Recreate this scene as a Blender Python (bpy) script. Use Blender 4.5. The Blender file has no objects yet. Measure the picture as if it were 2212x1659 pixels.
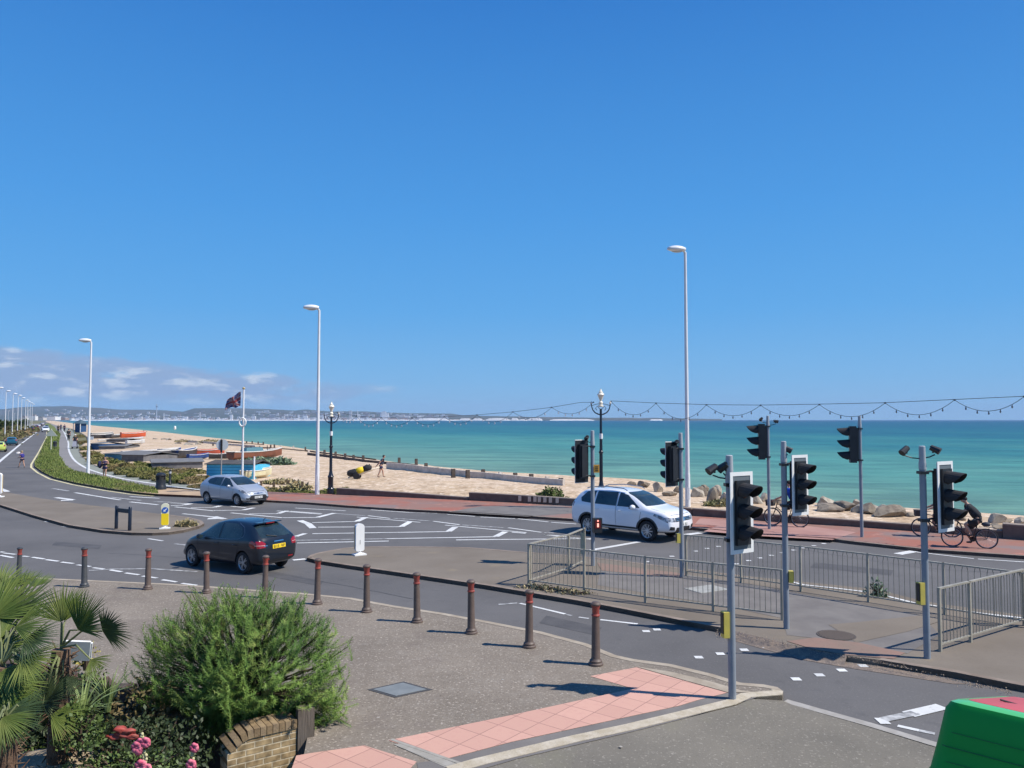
import bpy, bmesh, math, random
from mathutils import Vector, Matrix, noise
from mathutils.bvhtree import BVHTree
R = math.radians
PI = math.pi
random.seed(7)
scene = bpy.context.scene
COL = scene.collection

# ------------------------------------------------------------------ camera
H = 4.3                       # eye height above the road
K = 1.3562                    # photograph px (3000 wide) per working px (2212 wide)
FPX, CX, CY, HOR = 1662.7, 1106.0, 829.5, 907.0
PITCH = math.atan((HOR - CY) / FPX)
cam_data = bpy.data.cameras.new("camera")
cam = bpy.data.objects.new("camera", cam_data)
COL.objects.link(cam)
cam.location = (0, 0, H)
cam.rotation_euler = (R(90) + PITCH, 0, 0)
cam_data.sensor_width = 36
cam_data.lens = FPX / 2212 * 36
cam_data.clip_start = 0.1
cam_data.clip_end = 80000
scene.camera = cam

# ------------------------------------------------------------------ world, sun, exposure
SUN_EL, SUN_X, SUN_Y = R(51), 0.975, -0.21
SUN_AZ = math.atan2(SUN_X, SUN_Y)          # clockwise from +Y
world = bpy.data.worlds.new("World")
scene.world = world
world.use_nodes = True
wn, wl = world.node_tree.nodes, world.node_tree.links
wn.clear()
w_out = wn.new('ShaderNodeOutputWorld')
w_bg = wn.new('ShaderNodeBackground')
w_sky = wn.new('ShaderNodeTexSky')
w_sky.sky_type = 'NISHITA'
w_sky.sun_disc = False
w_sky.sun_elevation = SUN_EL
w_sky.sun_rotation = SUN_AZ
w_sky.altitude = 0
w_sky.air_density = 1.0
w_sky.dust_density = 0.35
w_sky.ozone_density = 2.2
w_hs = wn.new('ShaderNodeHueSaturation')
w_hs.inputs['Saturation'].default_value = 1.18
w_hs.inputs['Value'].default_value = 1.0
wl.new(w_sky.outputs[0], w_hs.inputs['Color'])
w_bg.inputs['Strength'].default_value = 0.10
# low bank of broken cloud over the far coast
w_tc = wn.new('ShaderNodeTexCoord')
w_sep = wn.new('ShaderNodeSeparateXYZ')
wl.new(w_tc.outputs['Generated'], w_sep.inputs[0])


def wmath(op, a, b=None, c=None, clamp=False):
    n = wn.new('ShaderNodeMath'); n.operation = op; n.use_clamp = clamp
    for i, v in enumerate((a, b, c)):
        if v is None: continue
        if isinstance(v, (int, float)): n.inputs[i].default_value = v
        else: wl.new(v, n.inputs[i])
    return n.outputs[0]


w_az = wmath('ARCTAN2', w_sep.outputs[0], w_sep.outputs[1])
w_el = wmath('ARCSINE', w_sep.outputs[2])
w_cmb = wn.new('ShaderNodeCombineXYZ')
wl.new(wmath('MULTIPLY', w_az, 14.0), w_cmb.inputs[0])
wl.new(wmath('MULTIPLY', w_el, 42.0), w_cmb.inputs[1])
w_n = wn.new('ShaderNodeTexNoise'); w_n.inputs['Scale'].default_value = 1.0
w_n.inputs['Detail'].default_value = 8; w_n.inputs['Roughness'].default_value = 0.55
wl.new(w_cmb.outputs[0], w_n.inputs['Vector'])


def wramp(val, lo, hi):
    n = wn.new('ShaderNodeMapRange'); n.interpolation_type = 'SMOOTHSTEP'
    wl.new(val, n.inputs[0]); n.inputs[1].default_value = lo; n.inputs[2].default_value = hi
    return n.outputs[0]


# the bank is highest at the far left and thins out to the right
w_top = wmath('MULTIPLY_ADD', w_az, -0.085, 0.034)
w_rel = wmath('SUBTRACT', w_top, w_el)
w_fade = wramp(w_rel, -0.012, 0.014)
w_right = wramp(wmath('MULTIPLY', w_az, -1.0), 0.0, 0.34)
w_band = wmath('MULTIPLY', w_fade, w_right)
w_msk = wramp(wmath('ADD', w_n.outputs[0], wmath('MULTIPLY', w_band, 0.42)), 0.68, 0.86)
w_msk = wmath('MULTIPLY', wmath('MULTIPLY', wmath('MULTIPLY', w_msk, w_band), wramp(w_el, 0.010, 0.034)), 0.9)
w_n2 = wn.new('ShaderNodeTexNoise'); w_n2.inputs['Scale'].default_value = 1.9; w_n2.inputs['Detail'].default_value = 5
wl.new(w_cmb.outputs[0], w_n2.inputs['Vector'])
w_cc = wn.new('ShaderNodeMix'); w_cc.data_type = 'RGBA'
w_cc.inputs[6].default_value = (2.5, 3.5, 5.4, 1); w_cc.inputs[7].default_value = (5.2, 5.9, 6.9, 1)
wl.new(wramp(w_n2.outputs[0], 0.48, 0.68), w_cc.inputs[0])
w_mix = wn.new('ShaderNodeMix'); w_mix.data_type = 'RGBA'
# clear maritime air: deep blue overhead, paler towards the sea
w_rp = wn.new('ShaderNodeValToRGB')
wl.new(wmath('MULTIPLY', w_el, 1.6), w_rp.inputs[0])
w_stops = [(0.0, (1.95, 4.1, 6.5)), (0.08, (1.42, 3.75, 6.7)), (0.22, (0.86, 3.25, 6.8)), (0.42, (0.58, 2.72, 6.5)), (0.81, (0.27, 1.72, 5.2)), (1.0, (0.20, 1.35, 4.6))]
w_stops = [(p_, tuple(x * 1.03 for x in c_)) for p_, c_ in w_stops]
w_e = w_rp.color_ramp.elements
w_e[0].position = 0; w_e[0].color = w_stops[0][1] + (1,)
w_e[1].position = 1; w_e[1].color = w_stops[-1][1] + (1,)
for p_, c_ in w_stops[1:-1]:
    e_ = w_e.new(p_); e_.color = c_ + (1,)
w_blend = wn.new('ShaderNodeMix'); w_blend.data_type = 'RGBA'; w_blend.inputs[0].default_value = 0.92
wl.new(w_hs.outputs[0], w_blend.inputs[6]); wl.new(w_rp.outputs[0], w_blend.inputs[7])
wl.new(w_msk, w_mix.inputs[0]); wl.new(w_blend.outputs[2], w_mix.inputs[6]); wl.new(w_cc.outputs[2], w_mix.inputs[7])
wl.new(w_mix.outputs[2], w_bg.inputs['Color'])
wl.new(w_bg.outputs[0], w_out.inputs['Surface'])

sun_dir = Vector((SUN_X * math.cos(SUN_EL), SUN_Y * math.cos(SUN_EL), math.sin(SUN_EL))).normalized()
sl = bpy.data.lights.new("sun", 'SUN')
sl.energy = 5.0
sl.angle = R(0.5)
sl.color = (1.0, 0.94, 0.85)
sun = bpy.data.objects.new("sun", sl)
COL.objects.link(sun)
sun.rotation_euler = (-sun_dir).to_track_quat('-Z', 'Y').to_euler()
sun.location = (20, -10, 30)

vs = scene.view_settings
vs.view_transform = 'Standard'
vs.look = 'None'
vs.exposure = 0.25
vs.gamma = 1
vs.use_curve_mapping = False
scene.cycles.use_denoising = True
scene.cycles.max_bounces = 6
scene.cycles.diffuse_bounces = 3
scene.cycles.glossy_bounces = 3
scene.cycles.transparent_max_bounces = 8
scene.cycles.volume_bounces = 0


# ------------------------------------------------------------------ picture -> place
def ray(u, v):
    fw = Vector((0, math.cos(PITCH), math.sin(PITCH)))
    up = Vector((0, -math.sin(PITCH), math.cos(PITCH)))
    return fw + Vector((1, 0, 0)) * ((u - CX) / FPX) + up * ((CY - v) / FPX)


EYE = Vector((0, 0, H))


def G(u, v, z=0.0):
    d = ray(u, v)
    return EYE + d * ((z - H) / d.z)


def AT(u, v, y):
    d = ray(u, v)
    return EYE + d * (y / d.y)


def Z(ox, oy, s):
    return lambda x, y: ((ox + x / s) / K, (oy + y / s) / K)


def pxm(y):                 # metres per working px at distance y
    return y / FPX


ZA = Z(0, 1100, 4.424)
ZB = Z(200, 1200, 3.403)
ZC = Z(850, 1450, 2.458)
ZD = Z(400, 1650, 2.7646)
Z2 = Z(500, 1420, 3.403)
Z3 = Z(1600, 1100, 2.765)
Z4 = Z(0, 1400, 4.148)
ZT = Z(2050, 1200, 2.2127)
Z5 = Z(2150, 1400, 2.602)
ZR = Z(2500, 1200, 3.318)
Z6 = Z(2500, 1650, 2.764)
Z7 = Z(1500, 1700, 3.0157)
Z8 = Z(850, 1700, 2.949)
Z9 = Z(900, 1150, 2.765)
ZP = Z(500, 1100, 3.687)
ZG = Z(1500, 1550, 2.765)
ZV = Z(1850, 1850, 1.9235)
ZL = Z(0, 1700, 3.0157)
ZN = Z(0, 1180, 7.54)
ZH = Z(230, 1250, 7.373)
ZK = Z(530, 1290, 6.9125)


# ------------------------------------------------------------------ mesh building
class MB:
    def __init__(s):
        s.v, s.f, s.m = [], [], []
        s.cur = 0

    def vert(s, p):
        s.v.append(tuple(p)); return len(s.v) - 1

    def face(s, idx):
        s.f.append(tuple(idx)); s.m.append(s.cur)

    def poly(s, pts):
        s.face([s.vert(p) for p in pts])

    def box(s, c, size, rz=0.0, M=None, taper=1.0):
        hx, hy, hz = size[0] / 2, size[1] / 2, size[2] / 2
        if M is None:
            M = Matrix.Translation(c) @ Matrix.Rotation(rz, 4, 'Z')
        else:
            M = M @ Matrix.Translation(c) @ Matrix.Rotation(rz, 4, 'Z')
        i = []
        for z in (-1, 1):
            t = 1.0 if z < 0 else taper
            for x, y in ((-1, -1), (1, -1), (1, 1), (-1, 1)):
                i.append(s.vert(M @ Vector((x * hx * t, y * hy * t, z * hz))))
        for q in ((3, 2, 1, 0), (4, 5, 6, 7), (0, 1, 5, 4), (1, 2, 6, 5), (2, 3, 7, 6), (3, 0, 4, 7)):
            s.face([i[k] for k in q])

    def tube(s, pts, r, n=8, caps=True):
        pts = [Vector(p) for p in pts]
        rs = r if isinstance(r, (list, tuple)) else [r] * len(pts)
        rings = []
        prev = None
        for k, p in enumerate(pts):
            if k == 0: d = pts[1] - pts[0]
            elif k == len(pts) - 1: d = pts[-1] - pts[-2]
            else: d = (pts[k + 1] - pts[k - 1])
            if d.length < 1e-9: d = Vector((0, 0, 1))
            d.normalize()
            if prev is None:
                a = Vector((0, 0, 1)) if abs(d.z) < 0.9 else Vector((1, 0, 0))
                x = d.cross(a).normalized()
            else:
                x = (prev - d * prev.dot(d))
                x = x.normalized() if x.length > 1e-6 else d.orthogonal().normalized()
            prev = x
            y = d.cross(x)
            rings.append([s.vert(p + (x * math.cos(2 * PI * j / n) + y * math.sin(2 * PI * j / n)) * rs[k]) for j in range(n)])
        for a, b in zip(rings, rings[1:]):
            for j in range(n):
                s.face((a[j], a[(j + 1) % n], b[(j + 1) % n], b[j]))
        if caps:
            s.face(rings[0][::-1]); s.face(rings[-1])

    def lathe(s, c, prof, n=16, M=None):
        M = (M or Matrix()) @ Matrix.Translation(c)
        rings = []
        for r, z in prof:
            if r < 1e-5:
                rings.append([s.vert(M @ Vector((0, 0, z)))])
            else:
                rings.append([s.vert(M @ Vector((r * math.cos(2 * PI * j / n), r * math.sin(2 * PI * j / n), z))) for j in range(n)])
        for a, b in zip(rings, rings[1:]):
            for j in range(n):
                k = (j + 1) % n
                if len(a) == 1 and len(b) == 1: continue
                if len(a) == 1: s.face((a[0], b[k], b[j]))
                elif len(b) == 1: s.face((a[j], a[k], b[0]))
                else: s.face((a[j], a[k], b[k], b[j]))
        if len(rings[0]) > 1: s.face(rings[0][::-1])
        if len(rings[-1]) > 1: s.face(rings[-1])

    def prism(s, pts, z0, z1):
        """pts: ground outline (x, y)"""
        area = sum(a[0] * b[1] - b[0] * a[1] for a, b in zip(pts, pts[1:] + pts[:1]))
        if area < 0: pts = pts[::-1]
        lo = [s.vert((p[0], p[1], z0)) for p in pts]
        hi = [s.vert((p[0], p[1], z1)) for p in pts]
        s.face(hi)
        s.face(lo[::-1])
        n = len(pts)
        for i in range(n):
            j = (i + 1) % n
            s.face((lo[i], lo[j], hi[j], hi[i]))

    def blob(s, c, rad, seed=0, rough=0.25, sub=2, flat=False):
        bm = bmesh.new()
        bmesh.ops.create_icosphere(bm, subdivisions=sub, radius=1)
        idx = {}
        for v in bm.verts:
            p = v.co.copy()
            k = 1 + rough * noise.noise(p * 1.3 + Vector((seed * 3.7, seed, seed * 1.9))) * 1.6 + rough * 0.4 * noise.noise(p * 3.1 + Vector((seed, 0, 0)))
            q = Vector((p.x * rad[0], p.y * rad[1], p.z * rad[2])) * k
            if flat and q.z < -rad[2] * 0.6: q.z = -rad[2] * 0.6
            idx[v] = s.vert(q + Vector(c))
        for f in bm.faces:
            s.face([idx[v] for v in f.verts])
        bm.free()

    def build(s, name, mats, parent=None, smooth=False, loc=None, autosmooth=None):
        me = bpy.data.meshes.new(name)
        me.from_pydata(s.v, [], s.f)
        if not isinstance(mats, (list, tuple)): mats = [mats]
        for m in mats: me.materials.append(m)
        if len(mats) > 1:
            me.polygons.foreach_set('material_index', s.m)
        if smooth:
            me.polygons.foreach_set('use_smooth', [True] * len(me.polygons))
            if autosmooth:
                me.set_sharp_from_angle(angle=R(autosmooth))
        me.update()
        o = bpy.data.objects.new(name, me)
        COL.objects.link(o)
        if parent: o.parent = parent
        if loc: o.location = loc
        return o


def tag(o, label=None, cat=None, group=None, kind=None):
    if label: o['label'] = label
    if cat: o['category'] = cat
    if group: o['group'] = group
    if kind: o['kind'] = kind
    return o


def empty(name, loc=(0, 0, 0), rz=0.0, label=None, cat=None, group=None, sc=1.0):
    o = bpy.data.objects.new(name, None)
    COL.objects.link(o)
    o.empty_display_size = 0.2
    o.location = loc
    o.rotation_euler = (0, 0, rz)
    o.scale = (sc, sc, sc)
    return tag(o, label, cat, group)


def copy_tree(o, parent=None):
    c = o.copy()
    COL.objects.link(c)
    if parent: c.parent = parent
    for ch in o.children:
        copy_tree(ch, c)
    return c


def bake(o, name=None):
    """apply the modifiers of o"""
    dg = bpy.context.evaluated_depsgraph_get()
    me = bpy.data.meshes.new_from_object(o.evaluated_get(dg))
    old = o.data
    o.modifiers.clear()
    o.data = me
    me.name = o.name
    bpy.data.meshes.remove(old)
    return o


def grid_sheet(mb, pts, z, cell=None):
    """a flat polygon given by 2D points"""
    area = sum(a[0] * b[1] - b[0] * a[1] for a, b in zip(pts, pts[1:] + pts[:1]))
    if area < 0: pts = pts[::-1]
    mb.poly([(p[0], p[1], z) for p in pts])


def strip(mb, pts, w, z):
    """painted line of width w along ground points"""
    pts = [Vector((p[0], p[1])) for p in pts]
    L, Rr = [], []
    for i, p in enumerate(pts):
        d = (pts[min(i + 1, len(pts) - 1)] - pts[max(i - 1, 0)])
        if d.length < 1e-6: continue
        d.normalize()
        n = Vector((-d.y, d.x)) * w / 2
        L.append(mb.vert((p.x + n.x, p.y + n.y, z))); Rr.append(mb.vert((p.x - n.x, p.y - n.y, z)))
    for i in range(len(L) - 1):
        mb.face((Rr[i], Rr[i + 1], L[i + 1], L[i]))


def kerb(mb, pts, w, z0, z1, side=1):
    """kerb stones along pts; side=1: stones lie to the left of the direction of travel"""
    pts = [Vector((p[0], p[1])) for p in pts]
    off = []
    for i, p in enumerate(pts):
        d = (pts[min(i + 1, len(pts) - 1)] - pts[max(i - 1, 0)]).normalized()
        off.append(p + Vector((-d.y, d.x)) * w * side)
    for i in range(len(pts) - 1):
        a, b, c, d = pts[i], pts[i + 1], off[i + 1], off[i]
        q = [a, b, c, d]
        lo = [mb.vert((x.x, x.y, z0)) for x in q]
        hi = [mb.vert((x.x, x.y, z1)) for x in q]
        if side < 0:
            lo = lo[::-1]; hi = hi[::-1]
        mb.face(hi)
        for k in range(4):
            mb.face((lo[k], lo[(k + 1) % 4], hi[(k + 1) % 4], hi[k]))


def smooth_line(pts, n=4):
    pts = [Vector(p) for p in pts]
    out = []
    for i in range(len(pts) - 1):
        p0, p1, p2, p3 = pts[max(i - 1, 0)], pts[i], pts[i + 1], pts[min(i + 2, len(pts) - 1)]
        for k in range(n):
            t = k / n
            out.append(0.5 * ((2 * p1) + (p2 - p0) * t + (2 * p0 - 5 * p1 + 4 * p2 - p3) * t * t + (3 * p1 - p0 - 3 * p2 + p3) * t ** 3))
    out.append(pts[-1])
    return out


# ------------------------------------------------------------------ materials
MATS = {}


def mat(name, c, c2=None, scale=6.0, rough=0.6, metal=0.0, bump=0.0, bscale=None, spec=0.5, coat=0.0,
        layers=(), island=0.0, lohi=(0.35, 0.65), world_co=False, stretch=None, emit=None, detail=6):
    if name in MATS: return MATS[name]
    m = bpy.data.materials.new(name)
    MATS[name] = m
    m.use_nodes = True
    nt = m.node_tree
    b = nt.nodes['Principled BSDF']
    b.inputs['Roughness'].default_value = rough
    b.inputs['Metallic'].default_value = metal
    b.inputs['Specular IOR Level'].default_value = spec
    if coat:
        b.inputs['Coat Weight'].default_value = coat
        b.inputs['Coat Roughness'].default_value = 0.04
    c = tuple(c) + (1,)
    b.inputs['Base Color'].default_value = c
    if emit:
        b.inputs['Emission Color'].default_value = tuple(emit[:3]) + (1,)
        b.inputs['Emission Strength'].default_value = emit[3]
    if c2 is None and not layers and not island and not bump: return m
    if world_co:
        src = nt.nodes.new('ShaderNodeNewGeometry').outputs['Position']
    else:
        src = nt.nodes.new('ShaderNodeTexCoord').outputs['Object']
    if stretch:
        mp = nt.nodes.new('ShaderNodeMapping')
        mp.inputs['Scale'].default_value = stretch
        nt.links.new(src, mp.inputs[0]); src = mp.outputs[0]

    def nz(sc, det=6, ro=0.6, typ='noise'):
        if typ == 'voronoi':
            n = nt.nodes.new('ShaderNodeTexVoronoi'); n.inputs['Scale'].default_value = sc
            nt.links.new(src, n.inputs['Vector'])
            return n.outputs['Color']
        n = nt.nodes.new('ShaderNodeTexNoise'); n.inputs['Scale'].default_value = sc
        n.inputs['Detail'].default_value = det; n.inputs['Roughness'].default_value = ro
        nt.links.new(src, n.inputs['Vector'])
        return n.outputs[0]

    def rng(o, lo, hi, amount=1.0):
        n = nt.nodes.new('ShaderNodeMapRange')
        n.inputs[1].default_value = lo; n.inputs[2].default_value = hi; n.inputs[4].default_value = amount
        nt.links.new(o, n.inputs[0]); return n.outputs[0]

    def mix(f, a, bb):
        n = nt.nodes.new('ShaderNodeMix'); n.data_type = 'RGBA'
        nt.links.new(f, n.inputs[0])
        for i, x in ((6, a), (7, bb)):
            if isinstance(x, tuple): n.inputs[i].default_value = x
            else: nt.links.new(x, n.inputs[i])
        return n.outputs[2]
    cur = c
    if c2 is not None:
        cur = mix(rng(nz(scale, detail), *lohi), c, tuple(c2) + (1,))
    for ly in layers:
        sc, colr, lo, hi = ly[:4]
        am = ly[4] if len(ly) > 4 else 1.0
        typ = ly[5] if len(ly) > 5 else 'noise'
        cur = mix(rng(nz(sc, 4 if typ == 'noise' else 0, typ=typ), lo, hi, am), cur, tuple(colr) + (1,))
    if island:
        g = nt.nodes.new('ShaderNodeNewGeometry')
        hs = nt.nodes.new('ShaderNodeHueSaturation')
        nt.links.new(rng(g.outputs['Random Per Island'], 0, 1, 1), hs.inputs['Fac'])
        hs.inputs['Value'].default_value = 1 + island
        hs.inputs['Hue'].default_value = 0.48
        if isinstance(cur, tuple): hs.inputs['Color'].default_value = cur
        else: nt.links.new(cur, hs.inputs['Color'])
        cur = hs.outputs[0]
    if not isinstance(cur, tuple):
        nt.links.new(cur, b.inputs['Base Color'])
    if bump:
        bp = nt.nodes.new('ShaderNodeBump')
        bp.inputs['Strength'].default_value = min(1.0, bump)
        bp.inputs['Distance'].default_value = 0.02 * max(1.0, bump)
        nt.links.new(nz(bscale or scale * 3, 8, 0.7), bp.inputs['Height'])
        nt.links.new(bp.outputs[0], b.inputs['Normal'])
    return m


def paver_mat(name, c1, c2, mortar, w, h, rot, msize=0.006, rough=0.8, bias=0.0, blot=None, lines=True):
    m = bpy.data.materials.new(name); MATS[name] = m
    m.use_nodes = True
    nt = m.node_tree; b = nt.nodes['Principled BSDF']
    b.inputs['Roughness'].default_value = rough
    b.inputs['Specular IOR Level'].default_value = 0.25
    g = nt.nodes.new('ShaderNodeNewGeometry')
    mp = nt.nodes.new('ShaderNodeMapping'); mp.inputs['Rotation'].default_value = (0, 0, rot)
    nt.links.new(g.outputs['Position'], mp.inputs[0])
    br = nt.nodes.new('ShaderNodeTexBrick')
    br.inputs['Color1'].default_value = tuple(c1) + (1,); br.inputs['Color2'].default_value = tuple(c2) + (1,)
    br.inputs['Mortar'].default_value = tuple(mortar) + (1,)
    br.inputs['Scale'].default_value = 1; br.inputs['Brick Width'].default_value = w; br.inputs['Row Height'].default_value = h
    br.inputs['Mortar Size'].default_value = msize
    br.inputs['Bias'].default_value = bias
    if w == h: br.offset = 0
    nt.links.new(mp.outputs[0], br.inputs['Vector'])
    cur = br.outputs['Color']
    for sc, colr, lo, hi, am in (blot or ()):
        n = nt.nodes.new('ShaderNodeTexNoise'); n.inputs['Scale'].default_value = sc; n.inputs['Detail'].default_value = 6
        nt.links.new(g.outputs['Position'], n.inputs['Vector'])
        r = nt.nodes.new('ShaderNodeMapRange'); r.inputs[1].default_value = lo; r.inputs[2].default_value = hi; r.inputs[4].default_value = am
        nt.links.new(n.outputs[0], r.inputs[0])
        x = nt.nodes.new('ShaderNodeMix'); x.data_type = 'RGBA'
        nt.links.new(r.outputs[0], x.inputs[0]); nt.links.new(cur, x.inputs[6]); x.inputs[7].default_value = tuple(colr) + (1,)
        cur = x.outputs[2]
    nt.links.new(cur, b.inputs['Base Color'])
    return m


M_ROAD = mat('asphalt', (0.094, 0.090, 0.088), (0.140, 0.134, 0.130), scale=0.22, rough=0.85, spec=0.3, world_co=True, lohi=(0.3, 0.7), bump=0.35, bscale=60,
             layers=((28, (0.23, 0.22, 0.205), 0.58, 0.72, 0.6), (35, (0.04, 0.04, 0.04), 0.60, 0.72, 0.5), (2.3, (0.06, 0.06, 0.063), 0.58, 0.75, 0.35)))
M_PLAZA = mat('coated_chippings', (0.176, 0.149, 0.119), (0.238, 0.202, 0.161), scale=0.5, rough=0.9, spec=0.2, world_co=True, lohi=(0.3, 0.7), bump=0.5, bscale=45,
              layers=((22, (0.50, 0.44, 0.37), 0.56, 0.70, 0.8), (28, (0.08, 0.066, 0.055), 0.57, 0.70, 0.75), (5, (0.27, 0.24, 0.20), 0.50, 0.7, 0.4), (0.9, (0.15, 0.122, 0.105), 0.57, 0.72, 0.5)))
M_ISLAND = mat('worn_asphalt', (0.158, 0.132, 0.104), (0.208, 0.178, 0.144), scale=0.45, rough=0.9, spec=0.2, world_co=True, lohi=(0.3, 0.7), bump=0.3, bscale=50,
               layers=((26, (0.12, 0.10, 0.085), 0.55, 0.75, 0.5), (1.4, (0.25, 0.205, 0.14), 0.60, 0.75, 0.5)))
M_SERVICE = mat('grey_brown_asphalt', (0.190, 0.172, 0.140), (0.150, 0.137, 0.114), scale=0.6, rough=0.9, spec=0.2, world_co=True, bump=0.35, bscale=50,
                layers=((24, (0.36, 0.33, 0.28), 0.58, 0.70, 0.7), (31, (0.08, 0.07, 0.06), 0.60, 0.72, 0.6), (0.8, (0.20, 0.19, 0.13), 0.58, 0.72, 0.5)))
M_SMOOTH = mat('patched_asphalt', (0.15, 0.138, 0.13), (0.19, 0.176, 0.162), scale=1.5, rough=0.9, spec=0.2, world_co=True, bump=0.2, bscale=50,
               layers=((40, (0.26, 0.24, 0.22), 0.60, 0.8, 0.4),))
M_KERB = mat('kerb_stone', (0.40, 0.345, 0.27), (0.30, 0.25, 0.19), scale=3, rough=0.85, spec=0.2, world_co=True, bump=0.3, bscale=40,
             layers=((25, (0.20, 0.16, 0.12), 0.58, 0.75, 0.5),))
M_DKERB = mat('grimy_kerb', (0.19, 0.15, 0.12), (0.27, 0.22, 0.18), scale=3, rough=0.9, spec=0.2, world_co=True)
M_WHITE = mat('road_paint', (0.70, 0.70, 0.68), (0.52, 0.52, 0.50), scale=1.2, rough=0.7, world_co=True, layers=((14, (0.16, 0.16, 0.16), 0.62, 0.70, 0.7),))
M_WORN = mat('worn_road_paint', (0.46, 0.46, 0.45), (0.20, 0.20, 0.20), scale=5, rough=0.8, world_co=True, lohi=(0.4, 0.6))
M_YELLOW = mat('yellow_line_paint', (0.66, 0.60, 0.36), (0.50, 0.44, 0.24), scale=1.4, rough=0.8, world_co=True)
M_PINK = paver_mat('pink_tactile_paving', (0.50, 0.29, 0.225), (0.57, 0.335, 0.26), (0.30, 0.17, 0.14), 0.4, 0.4, R(38), 0.007,
                   blot=((14, (0.50, 0.27, 0.22), 0.5, 0.7, 0.4), (90, (0.40, 0.20, 0.17), 0.60, 0.72, 0.4)))
M_PROM = mat('red_paving', (0.31, 0.125, 0.09), (0.26, 0.15, 0.12), scale=0.35, rough=0.85, spec=0.2, world_co=True, lohi=(0.42, 0.55),
             layers=((0.22, (0.21, 0.17, 0.16), 0.53, 0.60, 0.85), (9, (0.24, 0.12, 0.10), 0.55, 0.75, 0.5), (1.7, (0.46, 0.23, 0.18), 0.60, 0.68, 0.6)), detail=3)
M_PROM2 = mat('pale_pink_paving', (0.40, 0.24, 0.20), (0.33, 0.18, 0.15), scale=0.5, rough=0.85, spec=0.2, world_co=True,
              layers=((8, (0.36, 0.18, 0.15), 0.55, 0.75, 0.5),))
M_BRICKP = mat('island_brick_paving', (0.25, 0.15, 0.115), (0.20, 0.145, 0.11), scale=1.2, rough=0.9, world_co=True, layers=((16, (0.17, 0.10, 0.08), 0.55, 0.7, 0.5),))
M_SAND = mat('sandy_concrete', (0.46, 0.33, 0.20), (0.36, 0.25, 0.16), scale=1, rough=0.9, world_co=True)
M_CYCLE = mat('cycle_path_surface', (0.20, 0.19, 0.185), (0.24, 0.225, 0.215), scale=0.3, rough=0.9, spec=0.2, world_co=True, layers=((20, (0.30, 0.28, 0.27), 0.6, 0.8, 0.4),))
M_CYCLE2 = mat('footpath_surface', (0.21, 0.225, 0.19), (0.25, 0.26, 0.22), scale=0.3, rough=0.9, spec=0.2, world_co=True, layers=((20, (0.30, 0.30, 0.27), 0.6, 0.8, 0.4),))
M_GRASSG = mat('grass_ground', (0.105, 0.145, 0.04), (0.17, 0.19, 0.07), scale=1.3, rough=1, spec=0.1, world_co=True, layers=((0.5, (0.22, 0.185, 0.09), 0.56, 0.7, 0.8),))
M_LAND = mat('coastal_ground', (0.20, 0.17, 0.11), (0.10, 0.12, 0.05), scale=0.05, rough=1, spec=0.1, world_co=True, layers=((0.8, (0.27, 0.21, 0.14), 0.55, 0.7, 0.7),))
M_SHINGLE = mat('shingle', (0.58, 0.44, 0.30), (0.45, 0.33, 0.215), scale=0.8, rough=0.95, spec=0.1, world_co=True, bump=2.4, bscale=3,
                layers=((0.13, (0.60, 0.47, 0.35), 0.45, 0.65, 0.8), (2.0, (0.22, 0.145, 0.09), 0.53, 0.66, 0.7), (2.7, (0.80, 0.69, 0.55), 0.54, 0.66, 0.8),
                        (5.0, (0.20, 0.14, 0.09), 0.56, 0.66, 0.6), (0.9, (0.33, 0.25, 0.165), 0.57, 0.68, 0.5)))
M_GREYPOLE = mat('grey_pole_paint', (0.21, 0.24, 0.28), (0.26, 0.29, 0.32), scale=3, rough=0.5)
M_CAP = mat('grey_cap', (0.36, 0.385, 0.41), rough=0.5)
M_BLACK = mat('black_plastic', (0.014, 0.016, 0.02), (0.022, 0.024, 0.028), scale=4, rough=0.42)
M_MATTBLK = mat('matt_black', (0.018, 0.018, 0.02), rough=0.75)
M_BOARD = mat('grey_board', (0.13, 0.155, 0.17), rough=0.6)
M_WPLAS = mat('white_plastic', (0.80, 0.80, 0.78), (0.74, 0.74, 0.72), scale=3, rough=0.45)
M_LENS = mat('dark_lens', (0.05, 0.02, 0.018), rough=0.2)
M_YBOX = mat('yellow_box', (0.62, 0.50, 0.09), (0.50, 0.42, 0.09), scale=7, rough=0.5)
M_LAMPW = mat('white_column_paint', (0.74, 0.75, 0.76), (0.66, 0.67, 0.68), scale=1.2, rough=0.45)
M_RAIL = mat('galvanised_rail', (0.33, 0.305, 0.24), (0.42, 0.39, 0.32), scale=4, rough=0.55, metal=0.25, layers=((12, (0.20, 0.16, 0.11), 0.58, 0.72, 0.5),))
M_RAILD = mat('dark_galvanised_bar', (0.26, 0.24, 0.19), (0.33, 0.31, 0.25), scale=4, rough=0.6, metal=0.2)
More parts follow.
